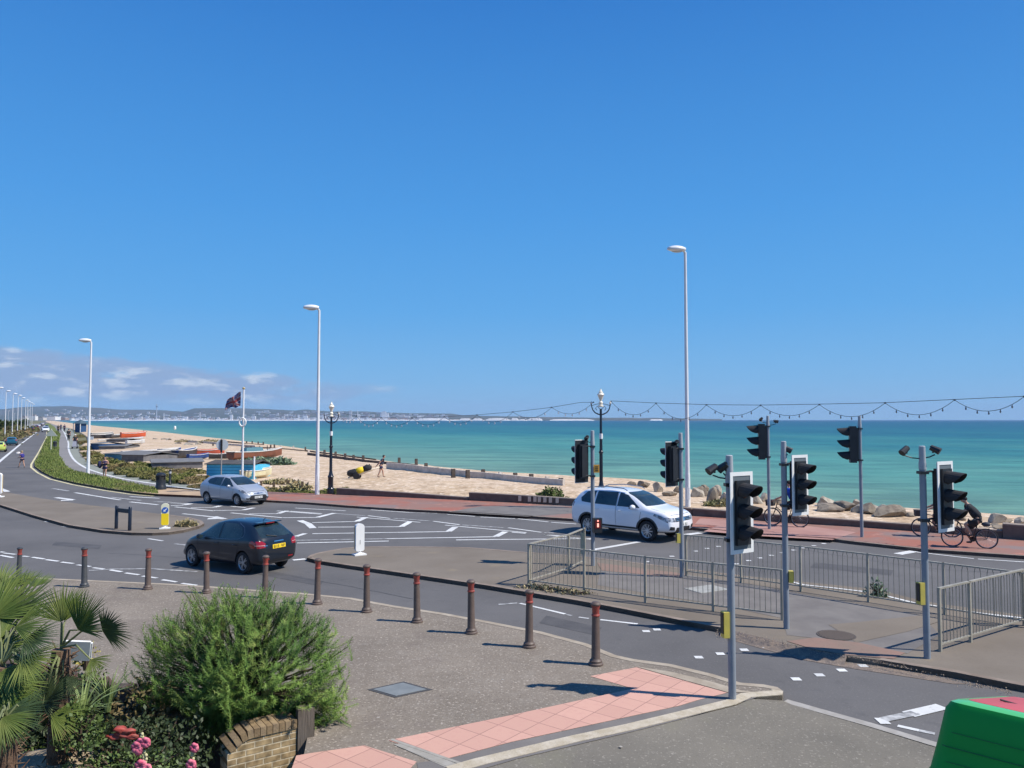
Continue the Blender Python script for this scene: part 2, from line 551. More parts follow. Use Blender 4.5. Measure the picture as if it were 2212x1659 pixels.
# ------------------------------------------------------------------ the land, the beach, the sea
I_LINE = [(-2600, 4300), (-1150, 1900), (-430, 722), (-223, 388), (-110, 199), (-62.7, 111.7), (-40.5, 74.3), (-28.6, 57.9), (-19.2, 48.6), (-10.3, 45.2),
          (3.3, 37.6), (7.9, 34.2), (14.4, 30.1), (18, 27.6), (30, 19), (60, -4)]
S_LINE = [(-2540, 4300), (-1095, 1900), (-375, 715), (-172, 388), (-62, 205), (-21, 128), (-5, 102), (3, 90), (9, 80), (13, 74.5), (20, 66), (24, 60.5),
          (30, 54), (33.7, 50.7), (48, 34), (80, 8)]
SEA_Z = -2.5
I_S, S_S = smooth_line([(a, b, 0) for a, b in I_LINE], 8), smooth_line([(a, b, 0) for a, b in S_LINE], 8)
PROF = [(0, -0.3), (0.0001, 0.12), (0.03, 0.26), (0.12, 0.32), (0.3, 0.30), (0.45, 0.2), (0.6, -0.15), (0.72, -0.85), (0.85, -1.6), (0.94, -2.1), (1.0, -2.5), (1.12, -3.4), (1.4, -4.5)]
PROF2 = []
for (a, za), (b, zb) in zip(PROF, PROF[1:]):
    for k in range(4): PROF2.append((a + (b - a) * k / 4, za + (zb - za) * k / 4))
PROF2.append(PROF[-1])
PROF_R = [(0, -0.3), (0.0001, 0.12), (0.03, 0.26), (0.10, 0.28), (0.20, 0.24), (0.30, 0.05), (0.40, -0.45), (0.55, -1.2), (0.72, -1.85), (0.86, -2.25), (1.0, -2.5), (1.12, -3.4), (1.4, -4.5)]


def prof_r(s):
    for (a, za), (b, zb) in zip(PROF_R, PROF_R[1:]):
        if a <= s <= b: return za + (zb - za) * (s - a) / (b - a)
    return PROF_R[-1][1]


mb = MB()
rows = []
for a, b in zip(I_S, S_S):
    row = []
    wR = min(1, max(0, (a.x + 2) / 10)); wR = wR * wR * (3 - 2 * wR)
    for s_, z_ in PROF2:
        p = a + (b - a) * s_
        z_ = z_ * (1 - wR) + prof_r(s_) * wR
        dz = 0.0
        if 0.02 < s_ < 1.1:
            dz = 0.10 * noise.noise(Vector((p.x * 0.16, p.y * 0.16, 0))) + 0.05 * noise.noise(Vector((p.x * 0.6, p.y * 0.6, 3)))
        row.append(mb.vert((p.x, p.y, z_ + dz)))
    rows.append(row)
for r0, r1 in zip(rows, rows[1:]):
    for k in range(len(PROF2) - 1):
        mb.face((r0[k], r0[k + 1], r1[k + 1], r1[k]))
beach = tag(mb.build('beach', M_SHINGLE, smooth=True), kind='structure')
beach_bvh = BVHTree.FromPolygons([Vector(v) for v in mb.v], mb.f)


def hit(u, v):
    d = ray(u, v)
    r = beach_bvh.ray_cast(EYE, d.normalized(), 6000)
    if r[0] is not None: return r[0]
    return G(u, v, 0.1)


def beach_z(x, y):
    r = beach_bvh.ray_cast(Vector((x, y, 50)), Vector((0, 0, -1)))
    return r[0].z if r[0] is not None else 0.1


# land under everything: left of the inland line
mb = MB()
land = [(p.x, p.y) for p in I_S if p.y > -4.1][::1]
GARDEN = [(-1.0, 5.2), (-2.3, 8.2), (-2.72, 10.45), (-3.3, 10.95), (-7.1, 12.75), (-12, 15.0), (-16, 16.8)]
land = [(p[0], p[1]) for p in land] + [(60, -60), (-1, -60)] + GARDEN + [(-17, -60), (-400, -60), (-5000, 900), (-7500, 4300)]
grid_sheet(mb, land, -0.05)
tag(mb.build('ground', M_LAND), kind='structure')

# the sea
m_sea = bpy.data.materials.new('sea_water'); m_sea.use_nodes = True
nt = m_sea.node_tree; b = nt.nodes['Principled BSDF']
b.inputs['Roughness'].default_value = 0.32
b.inputs['Specular IOR Level'].default_value = 0.22
b.inputs['IOR'].default_value = 1.33
g = nt.nodes.new('ShaderNodeNewGeometry')
sp = nt.nodes.new('ShaderNodeSeparateXYZ'); nt.links.new(g.outputs['Position'], sp.inputs[0])


def nmath(nt, op, a, bb=None, c=None):
    n = nt.nodes.new('ShaderNodeMath'); n.operation = op
    for i, x in enumerate((a, bb, c)):
        if x is None: continue
        if isinstance(x, (int, float)): n.inputs[i].default_value = x
        else: nt.links.new(x, n.inputs[i])
    return n.outputs[0]


def nnoise(nt, src, scale, stretch=(1, 1, 1), det=4, rot=0.0, ro=0.55):
    mp = nt.nodes.new('ShaderNodeMapping'); mp.vector_type = 'TEXTURE'
    mp.inputs['Rotation'].default_value = (0, 0, rot)
    mp.inputs['Scale'].default_value = stretch
    nt.links.new(src, mp.inputs[0])
    n = nt.nodes.new('ShaderNodeTexNoise'); n.inputs['Scale'].default_value = scale; n.inputs['Detail'].default_value = det
    n.inputs['Roughness'].default_value = ro
    nt.links.new(mp.outputs[0], n.inputs['Vector'])
    return n.outputs[0]


# distance out from the shore (the shore runs along (-0.51, 0.86))
outd = nmath(nt, 'ADD', nmath(nt, 'MULTIPLY', sp.outputs[0], 0.82), nmath(nt, 'MULTIPLY', sp.outputs[1], 0.57))
outd = nmath(nt, 'SUBTRACT', outd, 52.0)
wob = nmath(nt, 'MULTIPLY', nmath(nt, 'SUBTRACT', nnoise(nt, g.outputs['Position'], 0.012, (3.5, 1, 1), 4, R(120)), 0.5), 1.4)
lg = nmath(nt, 'LOGARITHM', nmath(nt, 'MAXIMUM', outd, 2.0), 10.0)
lg = nmath(nt, 'ADD', lg, wob)
rp = nt.nodes.new('ShaderNodeValToRGB')
nt.links.new(nmath(nt, 'MULTIPLY', lg, 0.25), rp.inputs[0])
els = rp.color_ramp.elements
stops = [(0.0, (0.21, 0.28, 0.18)), (0.30, (0.13, 0.245, 0.155)), (0.46, (0.062, 0.205, 0.145)), (0.57, (0.022, 0.135, 0.12)), (0.68, (0.007, 0.080, 0.098)), (0.84, (0.004, 0.050, 0.082)), (1.0, (0.004, 0.040, 0.075))]
els[0].position = 0; els[0].color = stops[0][1] + (1,)
els[1].position = 1; els[1].color = stops[-1][1] + (1,)
for p_, c_ in stops[1:-1]:
    e = els.new(p_); e.color = c_ + (1,)
# darker and lighter wave faces and a few white caps
wv = nnoise(nt, g.outputs['Position'], 0.20, (3.0, 1, 1), 6, R(-12), 0.65)
mr = nt.nodes.new('ShaderNodeMapRange'); mr.inputs[1].default_value = 0.35; mr.inputs[2].default_value = 0.65; mr.inputs[3].default_value = 0.68; mr.inputs[4].default_value = 1.32
nt.links.new(wv, mr.inputs[0])
vm = nt.nodes.new('ShaderNodeMix'); vm.data_type = 'RGBA'; vm.blend_type = 'MULTIPLY'; vm.inputs[0].default_value = 1
nt.links.new(rp.outputs[0], vm.inputs[6])
cb = nt.nodes.new('ShaderNodeCombineColor')
for i in range(3): nt.links.new(mr.outputs[0], cb.inputs[i])
nt.links.new(cb.outputs[0], vm.inputs[7])
cap = nnoise(nt, g.outputs['Position'], 0.16, (4.5, 1, 1), 5, R(-10), 0.7)
cm = nt.nodes.new('ShaderNodeMapRange'); cm.inputs[1].default_value = 0.70; cm.inputs[2].default_value = 0.75; cm.inputs[4].default_value = 0.75
nt.links.new(cap, cm.inputs[0])
cx = nt.nodes.new('ShaderNodeMix'); cx.data_type = 'RGBA'
nt.links.new(cm.outputs[0], cx.inputs[0]); nt.links.new(vm.outputs[2], cx.inputs[6]); cx.inputs[7].default_value = (0.62, 0.70, 0.68, 1)
nt.links.new(cx.outputs[2], b.inputs['Base Color'])
bp = nt.nodes.new('ShaderNodeBump'); bp.inputs['Strength'].default_value = 0.9; bp.inputs['Distance'].default_value = 0.35
nt.links.new(nnoise(nt, g.outputs['Position'], 0.35, (2.2, 1, 1), 6, R(-12), 0.7), bp.inputs['Height'])
nt.links.new(bp.outputs[0], b.inputs['Normal'])
mb = MB()
mb.poly([(-6000, -300, SEA_Z), (30000, -300, SEA_Z), (30000, 30000, SEA_Z), (-30000, 30000, SEA_Z), (-30000, 4200, SEA_Z)])
tag(mb.build('sea', m_sea), kind='structure')


# ------------------------------------------------------------------ road and pavements
def GP(pts, z=0.0):
    out = []
    for u, v in pts:
        p = G(u, v, z); out.append((p.x, p.y))
    return out


RIGHT_KERB = [(96, 915.5), (103, 925), (103, 944.5), (88.3, 977.8), (75, 1002.8), (75, 1009.5), (90, 1021), (116.7, 1034.4), (166.7, 1046.5), (233, 1058.5), (291.7, 1067), (341.6, 1071),
              (400, 1073), (500, 1079), (578.6, 1085), (668.6, 1090), (747, 1096.5), (866.7, 1104.5), (986.7, 1110.5), (1136.7, 1119.5), (1247.8, 1127), (1380, 1136), (1500, 1145.5), (1561, 1152),
              (1638, 1160), (1718, 1165), (1798, 1170), (1843, 1176), (1999, 1193), (2212, 1208), (2500, 1232)]
LEFT_KERB = [(84, 915.5), (59.7, 928.8), (34.2, 944.4), (0, 958), (-180, 1010)]
rk = GP(RIGHT_KERB)
lk = GP(LEFT_KERB)
far_r = (rk[0][0] * 3.2, rk[0][1] * 3.2)
mb = MB()
fx = (-930, 1560)
# road outline: up the left kerb, down the right kerb, around the foreground
pts = [(-100, 30), (-100, 62)] + [lk[3], lk[2], lk[1], lk[0], (-972, 1600), (-955, 1600)] + rk + [(37, 5.5), (56, -3), (-0.99, -3)] + GARDEN + [(-40, 20)]
grid_sheet(mb, pts, 0.0)
road = tag(mb.build('road', M_ROAD), kind='structure')

# the far pavement: red promenade paving up to the sea wall, from the litter bin rightwards
WALL_BASE = [(580, 1062), (725, 1068), (1013, 1080.6), (1254, 1094), (1380, 1104), (1494, 1113.8), (1711, 1130), (1843, 1137), (1917, 1143), (2100, 1157), (2166, 1162), (2212, 1166), (2500, 1188)]
wb = GP(WALL_BASE, 0.1)
k0 = RIGHT_KERB.index((341.6, 1071))
prom_k = GP(RIGHT_KERB[k0:], 0.0) + [(37, 5.5)]
wb.append((40.5, 10.5))
mb = MB()
mb.prism(prom_k + wb[::-1] + GP([(444, 1056), (360, 1052)], 0.1), -0.04, 0.1)
tag(mb.build('promenade', M_PROM), kind='structure')
mb = MB(); kerb(mb, prom_k[2:], 0.15, -0.04, 0.106, 1)
tag(mb.build('promenade_kerb', M_DKERB), kind='structure')
mb = MB()
grid_sheet(mb, GP([(1520, 1148), (1640, 1158), (1718, 1162.5), (1798, 1166.5), (1850, 1150), (1740, 1136), (1600, 1126), (1560, 1132)], 0.1), 0.106)
grid_sheet(mb, GP([(1500, 1133), (1512, 1120), (1560, 1122), (1620, 1140)], 0.1), 0.107)
tag(mb.build('pale_paving', M_PROM2), kind='structure')
mb = MB()
grid_sheet(mb, GP([(968, 1106), (1040, 1094), (1180, 1092), (1246, 1098), (1246, 1108), (1140, 1116)], 0.1), 0.106)
tag(mb.build('grey_paving_patch', M_SMOOTH), kind='structure')
# sandy corner by the bin
mb = MB()
grid_sheet(mb, GP([(282, 1061.5), (300, 1064.5), (341, 1068), (440, 1072), (455, 1064), (400, 1058), (352, 1055), (320, 1056)], 0.1), 0.125)
tag(mb.build('sandy_corner', M_SAND), kind='structure')

# grass verge and its kerb
VERGE_IN = [(108, 915.4), (118, 922), (130, 941), (127, 953), (126.7, 983), (141.7, 1007.8), (158, 1017.8), (186.7, 1024.6), (208, 1028), (266.7, 1040.5), (333, 1054), (341, 1058)]
vk = GP(RIGHT_KERB[:k0 + 1], 0.0)
vi = GP(VERGE_IN, 0.1)
mb = MB(); mb.prism(vk + vi[::-1], -0.04, 0.105)
tag(mb.build('verge', M_GRASSG), kind='structure')
mb = MB(); kerb(mb, vk, 0.15, -0.04, 0.115, 1)
tag(mb.build('verge_kerb', M_DKERB), kind='structure')

# cycle path and footpath beyond the verge
LINE_P = [(124, 917), (131, 924), (138, 934), (146.7, 952.8), (148, 969.5), (158, 991), (183, 1009.5), (216.7, 1022), (266.7, 1034.5), (333, 1045), (359.8, 1049.5), (431, 1058), (470, 1064)]
EDGE_P = [(140, 918), (152, 926), (162, 938), (173, 969.5), (180, 988), (200, 1001), (236.7, 1016), (283, 1027.8), (333, 1037.8), (400, 1046), (444, 1051.8), (560, 1062)]
lp = GP(LINE_P, 0.1)
mb = MB()
grid_sheet(mb, GP(VERGE_IN, 0.1) + GP([(352, 1056), (400, 1058), (455, 1064), (470, 1064.5)], 0.1) + lp[::-1], 0.1)
tag(mb.build('cycle_path', M_CYCLE), kind='structure')
mb = MB()
grid_sheet(mb, lp + GP(EDGE_P, 0.1)[::-1], 0.1)
tag(mb.build('footpath', M_CYCLE2), kind='structure')
mb = MB(); strip(mb, smooth_line([(a, b_, 0) for a, b_ in lp], 3), 0.22, 0.106)
for a, b_ in (((128, 941.5), (147, 942.5)), ((138, 934), (148, 940))):
    strip(mb, GP([a, b_], 0.1), 0.35, 0.107)
tag(mb.build('path_line', M_WHITE), kind='structure')

# near pavement with the bollards
PLAZA = [(-260, 1236), (-100, 1243), (0, 1250), (110, 1258), (220, 1263), (370, 1270), (460, 1276), (560, 1284), (650, 1290), (760, 1301), (850, 1318), (960, 1335), (1060, 1354), (1170, 1376), (1270, 1403), (1330, 1428),
         (1370, 1437), (1450, 1448), (1540, 1470), (1600, 1489), (1650, 1493), (1680, 1499), (1692, 1508), (1690, 1516), (1622, 1522), (1590, 1537), (1465, 1569), (1370, 1593), (1253, 1619), (1120, 1652), (1040, 1672), (980, 1690)]
pk = GP(PLAZA, 0.0)
GARDEN = [(-1.0, 5.2), (-2.3, 8.2), (-2.72, 10.45), (-3.3, 10.95), (-7.1, 12.75), (-12, 15.0), (-16, 16.8)]
mb = MB(); mb.prism([tuple(p) for p in pk] + [(0.5, 3.0), (-0.6, 3.0)] + GARDEN, -0.04, 0.1)
tag(mb.build('pavement', M_PLAZA), kind='structure')
mb = MB()
i1 = PLAZA.index((1692, 1508))
kerb(mb, pk[:i1 + 1], 0.14, -0.04, 0.106, -1)
mb2 = MB()
kerb(mb2, pk[i1:], 0.20, -0.04, 0.110, -1)
tag(mb.build('pavement_kerb', M_KERB), kind='structure')
mk = mat('pale_granite', (0.52, 0.46, 0.36), (0.40, 0.34, 0.24), scale=6, rough=0.85, world_co=True, bump=0.5, bscale=40, layers=((30, (0.30, 0.24, 0.16), 0.56, 0.7, 0.6),))
tag(mb2.build('granite_kerb', mk), kind='structure')
mb = MB()
grid_sheet(mb, GP([(1275, 1461), (1375, 1442), (1571, 1497), (1507, 1513), (1468, 1525), (1106, 1603), (964, 1640), (839, 1600), (1106, 1545), (1368, 1488)], 0.1), 0.105)
grid_sheet(mb, GP([(640, 1633), (668, 1628), (787, 1611), (900, 1646), (860, 1690), (620, 1690)], 0.1), 0.105)
tag(mb.build('tactile_paving', M_PINK), kind='structure')
mb = MB()
grid_sheet(mb, GP([(1571, 1497.5), (1652, 1501), (1622, 1511), (1465, 1556), (1370, 1580), (1120, 1639), (1020, 1668), (905, 1668), (900, 1648), (964, 1641), (1106, 1604), (1468, 1526), (1507, 1514)], 0.1), 0.104)
tag(mb.build('asphalt_strip', M_SMOOTH), kind='structure')
mb = MB()
grid_sheet(mb, GP([(1375, 1441), (1571, 1496), (1640, 1497), (1600, 1492), (1540, 1474), (1450, 1452), (1370, 1440)], 0.1), 0.1075)
mb.build('kerb_margin', M_KERB); tag(bpy.data.objects['kerb_margin'], kind='structure')
mb = MB()
for a, b_ in (((845, 1598), (1000, 1652)), ((862, 1612), (985, 1662))):
    strip(mb, GP([a, b_], 0.1), 0.05, 0.1085)
grid_sheet(mb, GP([(850, 1609), (872, 1606), (1010, 1660), (975, 1664)], 0.1), 0.1065)
tag(mb.build('concrete_channel', mat('channel_concrete', (0.33, 0.31, 0.27), (0.26, 0.24, 0.2), scale=8, rough=0.9, world_co=True)), kind='structure')

# junction island with the crossing
NEAR_I = [(663, 1212), (690, 1219), (760, 1230), (850, 1243), (950, 1258), (1050, 1273), (1150, 1290), (1250, 1307), (1350, 1326), (1430, 1342), (1500, 1356), (1560, 1367),
          (1640, 1387), (1740, 1411), (1830, 1429), (1900, 1438), (1974, 1451), (2065, 1466), (2172, 1488), (2300, 1512), (2500, 1560)]
FAR_I = [(2600, 1400), (2400, 1368), (2212, 1339), (2046, 1316), (1993, 1307), (1914, 1287), (1869, 1279), (1736, 1265), (1600, 1251), (1480, 1236), (1290, 1212), (1200, 1204), (1131, 1199), (1050, 1192),
         (1010, 1189), (900, 1187), (800, 1187), (745, 1190), (690, 1200), (670, 1206)]
ni, fi = GP(NEAR_I), GP(FAR_I)
mb = MB(); mb.prism(ni + fi, -0.04, 0.1)
tag(mb.build('traffic_island', M_ISLAND), kind='structure')
mb = MB(); kerb(mb, ni[:12], 0.14, -0.04, 0.105, 1); kerb(mb, ni[15:], 0.14, -0.04, 0.105, 1)
kerb(mb, fi[-12:] + [ni[0]], 0.14, -0.04, 0.105, 1)
tag(mb.build('island_kerb', M_DKERB), kind='structure')
mb = MB()
grid_sheet(mb, GP([(1300, 1219), (1480, 1241), (1620, 1262), (1735, 1284), (1990, 1330), (2030, 1372), (1960, 1412), (1850, 1389), (1700, 1372), (1690, 1336), (1560, 1308), (1290, 1264)], 0.1), 0.104)
tag(mb.build('crossing_surface', M_SMOOTH), kind='structure')
mb = MB()
grid_sheet(mb, GP([(1700, 1386), (1760, 1378), (1850, 1388), (1955, 1411), (1930, 1424), (1830, 1416), (1760, 1404)], 0.1), 0.109)
grid_sheet(mb, GP([(1290, 1216), (1480, 1240), (1476, 1249), (1300, 1233)], 0.1), 0.109)
tag(mb.build('brick_paving', M_BRICKP), kind='structure')
mb = MB()
grid_sheet(mb, GP([(1850, 1389), (1960, 1365), (2030, 1343), (1990, 1330), (1850, 1345), (1790, 1350)], 0.1), 0.1095)
tag(mb.build('worn_patch', M_ISLAND), kind='structure')
# loose grit swept up along the dropped kerb
m_grit = mat('grit', (0.30, 0.225, 0.16), (0.42, 0.33, 0.25), scale=25, rough=1, world_co=True, lohi=(0.4, 0.6), layers=((60, (0.12, 0.09, 0.07), 0.55, 0.65, 0.8),))
mb = MB()
rg = random.Random(3)
for k in range(1800):
    t = rg.random()
    u = 1545 + t * 640
    base = 1367 + (u - 1560) * 0.19 if u < 1974 else 1447 + (u - 1974) * 0.2
    v = base + rg.gauss(2 if u < 1974 else 6, 7 if u < 1900 else 3)
    p = G(u, v, 0.0)
    z = 0.1 if v < (1367 + (u - 1560) * 0.195) else 0.0
    p = G(u, v, z)
    r = rg.uniform(0.005, 0.016)
    a = rg.random() * 6
    q = [mb.vert((p.x + r * math.cos(a + j * 2.1), p.y + r * math.sin(a + j * 2.1), z - 0.002 if j < 3 else z + r * 0.8)) for j in range(3)]
    t_ = mb.vert((p.x, p.y, z + r))
    for j in range(3): mb.face((q[j], q[(j + 1) % 3], t_))
tag(mb.build('grit', m_grit), 'tan grit and gravel swept along the dropped kerb of the crossing island', 'gravel', kind='stuff')
mb = MB()
grid_sheet(mb, GP([(1545, 1366), (1640, 1388), (1740, 1413), (1830, 1432), (1900, 1440), (1990, 1456), (2090, 1478), (2060, 1478), (1950, 1461), (1850, 1446), (1740, 1427), (1640, 1400), (1570, 1380)], 0.0), 0.006)
tag(mb.build('gutter_dirt', mat('gutter_dirt', (0.215, 0.165, 0.125), (0.12, 0.10, 0.09), scale=6, rough=1, world_co=True, layers=((40, (0.40, 0.32, 0.25), 0.55, 0.7, 0.8),))), kind='structure')

# the dropped kerb: the island runs down to the road here
mb = MB()
top_ = ni[11:15]; low_ = [GP([(u_ - 6, v_ + 9)], 0.0)[0] for u_, v_ in NEAR_I[11:15]]
for i in range(3):
    mb.poly([(low_[i][0], low_[i][1], 0.004), (low_[i + 1][0], low_[i + 1][1], 0.004), (top_[i + 1][0], top_[i + 1][1], 0.101), (top_[i][0], top_[i][1], 0.101)])
tag(mb.build('dropped_kerb', MATS['gutter_dirt']), kind='structure')

# left island
NEAR_L = [(-160, 1046), (-80, 1072), (0, 1095), (71, 1118), (147.5, 1139.5), (222, 1151.5), (284, 1156.5), (329, 1157), (364, 1155.5), (395, 1151), (430, 1142), (441, 1136)]
FAR_L = [(436, 1130), (412, 1123), (369, 1117), (338, 1114), (249, 1102), (178, 1093.5), (89, 1080.5), (30, 1070), (0, 1064), (-80, 1044), (-140, 1028)]
nl, fl = GP(NEAR_L), GP(FAR_L)
mb = MB(); mb.prism(nl + fl, -0.04, 0.1)
tag(mb.build('left_island', M_ISLAND), kind='structure')
mb = MB(); kerb(mb, nl + [fl[0], fl[1], fl[2]], 0.14, -0.04, 0.105, 1)
tag(mb.build('left_island_kerb', M_DKERB), kind='structure')

# service road at the bottom, flush edge stones, far left pavement
mb = MB()
KK = [(1690, 1518.5), (1622, 1524), (1590, 1539), (1465, 1571), (1370, 1595), (1253, 1621), (1120, 1654), (1040, 1676), (1020, 1690)]
EE = [(1700, 1517), (1790, 1542), (1880, 1568), (1946, 1588), (2012, 1608), (2110, 1636), (2212, 1668), (2300, 1694), (2420, 1730)]
prev = None
for i, (a_, b_) in enumerate(list(zip(GP(KK), GP(EE))) + [((-0.2, 4.6), (8, 5.5)), ((-0.9, 1.5), (8, 1.5))]):
    cur = []
    for t in range(7):
        zz = (0.03 if i == 0 else 0.09) * (1 - t / 6) ** 1.5 + 0.008
        cur.append(mb.vert((a_[0] + (b_[0] - a_[0]) * t / 6, a_[1] + (b_[1] - a_[1]) * t / 6, zz)))
    if prev:
        for t in range(6): mb.face((prev[t], cur[t], cur[t + 1], prev[t + 1]))
    prev = cur
tag(mb.build('service_road', M_SERVICE), kind='structure')
mb = MB(); strip(mb, GP([(1696, 1516), (1780, 1540), (1880, 1568), (2012, 1608), (2100, 1634), (2212, 1668)]), 0.16, 0.018)
tag(mb.build('flush_edging', mat('flush_kerb_stone', (0.36, 0.34, 0.31), (0.27, 0.25, 0.22), scale=4, rough=0.9, world_co=True)), kind='structure')
mb = MB()
mb.prism(lk[:4] + [(-110, 78), (-118, 84), (lk[3][0] - 3.2, lk[3][1] + 1.5), (lk[2][0] - 4, lk[2][1] + 1), (lk[1][0] - 4, lk[1][1]), (lk[0][0] - 5, lk[0][1])], -0.04, 0.1)
tag(mb.build('far_pavement', M_CYCLE), kind='structure')

# ------------------------------------------------------------------ painted markings
mw, mo, my = MB(), MB(), MB()


def L(zf, pts, w=0.13, worn=False, z=0.007):
    strip(mo if worn else mw, GP([zf(x, y) for x, y in pts]), w, z)


for a in ([(35, 95), (400, 115)], [(580, 108), (860, 127)], [(1130, 140), (1330, 155)], [(1370, 160), (1620, 172)], [(1640, 172), (1860, 195)], [(1880, 198), (2060, 210)],
          [(0, 118), (230, 135)], [(560, 150), (720, 170)], [(1030, 190), (1220, 215)], [(1570, 237), (1810, 270)], [(480, 160), (940, 198)], [(1115, 218), (1700, 272)], [(1830, 288), (1990, 298)]):
    L(ZC, a, 0.12)
for a in ([(860, 128), (1060, 133)], [(300, 132), (540, 150)], [(740, 168), (1010, 188)], [(1240, 217), (1540, 236)], [(1830, 272), (1900, 275)]):
    L(ZC, a, 0.13, True)
for a in ([(160, 200), (480, 192)], [(200, 233), (800, 230)], [(160, 280), (1140, 265)], [(1195, 325), (2170, 315)], [(50, 347), (710, 333)]):
    L(ZC, a, 0.14)
L(ZC, [(40, 328), (700, 316)], 0.14, True); L(ZC, [(700, 316), (1480, 302)], 0.14)
for a in ([(480, 192), (545, 162)], [(800, 230), (865, 193)], [(1140, 265), (1190, 232)], [(1480, 302), (1550, 266)]):
    L(ZC, a, 0.25, z=0.011)
L(ZC, [(70, 185), (130, 208), (165, 240)], 0.28); L(ZC, [(40, 300), (110, 278)], 0.2)
L(ZC, [(1225, 402), (1440, 407)], 0.12, z=0.008); L(ZC, [(1480, 410), (1680, 427)], 0.12)
L(ZC, [(20, 470), (110, 462)], 0.2)
for a in ([(0, 182), (170, 190)], [(40, 222), (430, 262)], [(430, 258), (720, 255)], [(600, 215), (750, 230)], [(1060, 262), (1500, 295)], [(600, 282), (1110, 330)], [(1120, 330), (1460, 328)],
          [(780, 292), (1070, 290)], [(200, 230), (430, 228)], [(120, 290), (450, 325)]):
    L(Z2, a, 0.15)
L(Z2, [(0, 210), (130, 205)], 0.2); L(Z2, [(130, 205), (205, 190)], 0.3, z=0.011)
for a in ([(430, 228), (500, 212)], [(720, 255), (830, 232)], [(1070, 290), (1160, 262)], [(1460, 328), (1630, 285)]):
    L(Z2, a, 0.25, z=0.011)
L(Z2, [(370, 340), (520, 336)], 0.5, z=0.011); L(Z2, [(430, 320), (535, 344)], 0.3, z=0.0095)
L(Z2, [(40, 590), (170, 605)], 0.12, True)
for a in ([(0, 962), (60, 972)], [(110, 985), (260, 1005)]): L(Z2, a, 0.1)
for a in ([(910, 180), (1460, 270)], [(1580, 228), (1940, 250)], [(1580, 293), (1920, 328)]): L(Z4, a, 0.18)
for a in ([(640, 130), (830, 160)], [(1340, 235), (1710, 275)], [(1870, 290), (2070, 297)]): L(Z4, a, 0.22, True)
L(Z4, [(680, 240), (890, 268)], 0.3); L(Z4, [(740, 277), (890, 270)], 0.5, z=0.011)
for a in ([(0, 900), (50, 906)], [(50, 915), (190, 932)], [(270, 952), (350, 960)], [(390, 965), (540, 988)], [(555, 995), (710, 1015)], [(745, 1025), (895, 1043)], [(935, 1058), (1100, 1080)], [(1130, 1093), (1265, 1110)],
          [(1340, 1122), (1480, 1143)], [(1525, 1157), (1690, 1180)], [(1730, 1195), (1910, 1220)], [(1970, 1240), (2074, 1255)], [(0, 942), (160, 972)], [(1800, 740), (1980, 768)]):
    L(Z4, a, 0.11)
for a in ([(540, 530), (580, 538)], [(750, 590), (840, 602)], [(1080, 1128), (1330, 1112), (1850, 1105), (2074, 1122), (2400, 1142)]): L(Z4, a, 0.12, True)
L(Z4, [(0, 130), (90, 168)], 0.3); L(Z4, [(100, 188), (130, 195)], 0.3)
L(ZD, [(600, 200), (650, 206)], 0.10)
L(Z8, [(1140, 292), (1220, 290)], 0.09); L(Z8, [(1220, 303), (1430, 333)], 0.09); L(Z8, [(1430, 337), (1600, 362)], 0.07, True)
L(Z8, [(1800, 210), (1880, 205), (1960, 197)], 0.09, True)
L(Z8, [(2110, 470), (2212, 505)], 0.08)
L(Z7, [(70, 205), (470, 300)], 0.09); L(Z7, [(780, 350), (1110, 388)], 0.09); L(Z7, [(480, 303), (530, 315)], 0.08, True); L(Z7, [(590, 328), (680, 340)], 0.08, True)
L(Z7, [(200, 482), (420, 547)], 0.07, True)
L(ZG, [(0, 27), (110, 36)], 0.12); L(ZG, [(260, 48), (640, 84)], 0.14); L(ZG, [(600, 180), (1030, 105)], 0.22, z=0.011)
L(ZG, [(1400, 48), (1530, 32)], 0.3, z=0.010)
L(Z5, [(1250, 582), (1372, 560)], 0.3); L(Z5, [(1380, 566), (1830, 618)], 0.10, z=0.0105); L(Z5, [(1860, 620), (2212, 642), (2500, 660)], 0.10)
for a in ([(1120, 340), (1560, 425)],): pass
# worn give-way bar and lane line at the bottom right
strip(mw, GP([ZV(1385, 507), ZV(1445, 508)]), 0.22, 0.010)
strip(mo, GP([ZV(1420, 500), ZV(1600, 462)]), 0.16, 0.011)
strip(mw, GP([ZV(1560, 470), ZV(1752, 425)]), 0.22, 0.0105)
L(ZV, [(1500, 533), (1620, 560)], 0.09); L(ZV, [(1620, 560), (1710, 578)], 0.09, True)
# main road: centre line and yellow edge line
cl = GP([(0, 996), (40, 963), (86.7, 927.8), (97, 919), (102, 914.5)])
strip(mw, cl, 0.3, 0.007); strip(mw, GP([(-60, 1046), (0, 996)]), 0.3, 0.008)
edge = []
pr = [Vector((a, b_, 0)) for a, b_ in rk[:k0 + 1]]
for i, p in enumerate(pr):
    d = (pr[min(i + 1, len(pr) - 1)] - pr[max(i - 1, 0)]).normalized()
    edge.append(p + Vector((d.y, -d.x, 0)) * 0.28)
strip(my, [(p.x, p.y) for p in edge[1:]], 0.16, 0.007)
# white painted edge on the island kerb
strip(mw, GP([Z5(440, 795), Z5(530, 818), Z5(760, 842), Z5(1010, 872)], 0.1), 0.10, 0.112)
strip(mw, GP([Z5(1150, 900), Z5(1440, 972), Z6(640, 345), Z6(760, 372), Z6(1060, 412), Z6(1382, 448), Z6(1700, 485)], 0.1), 0.10, 0.112)
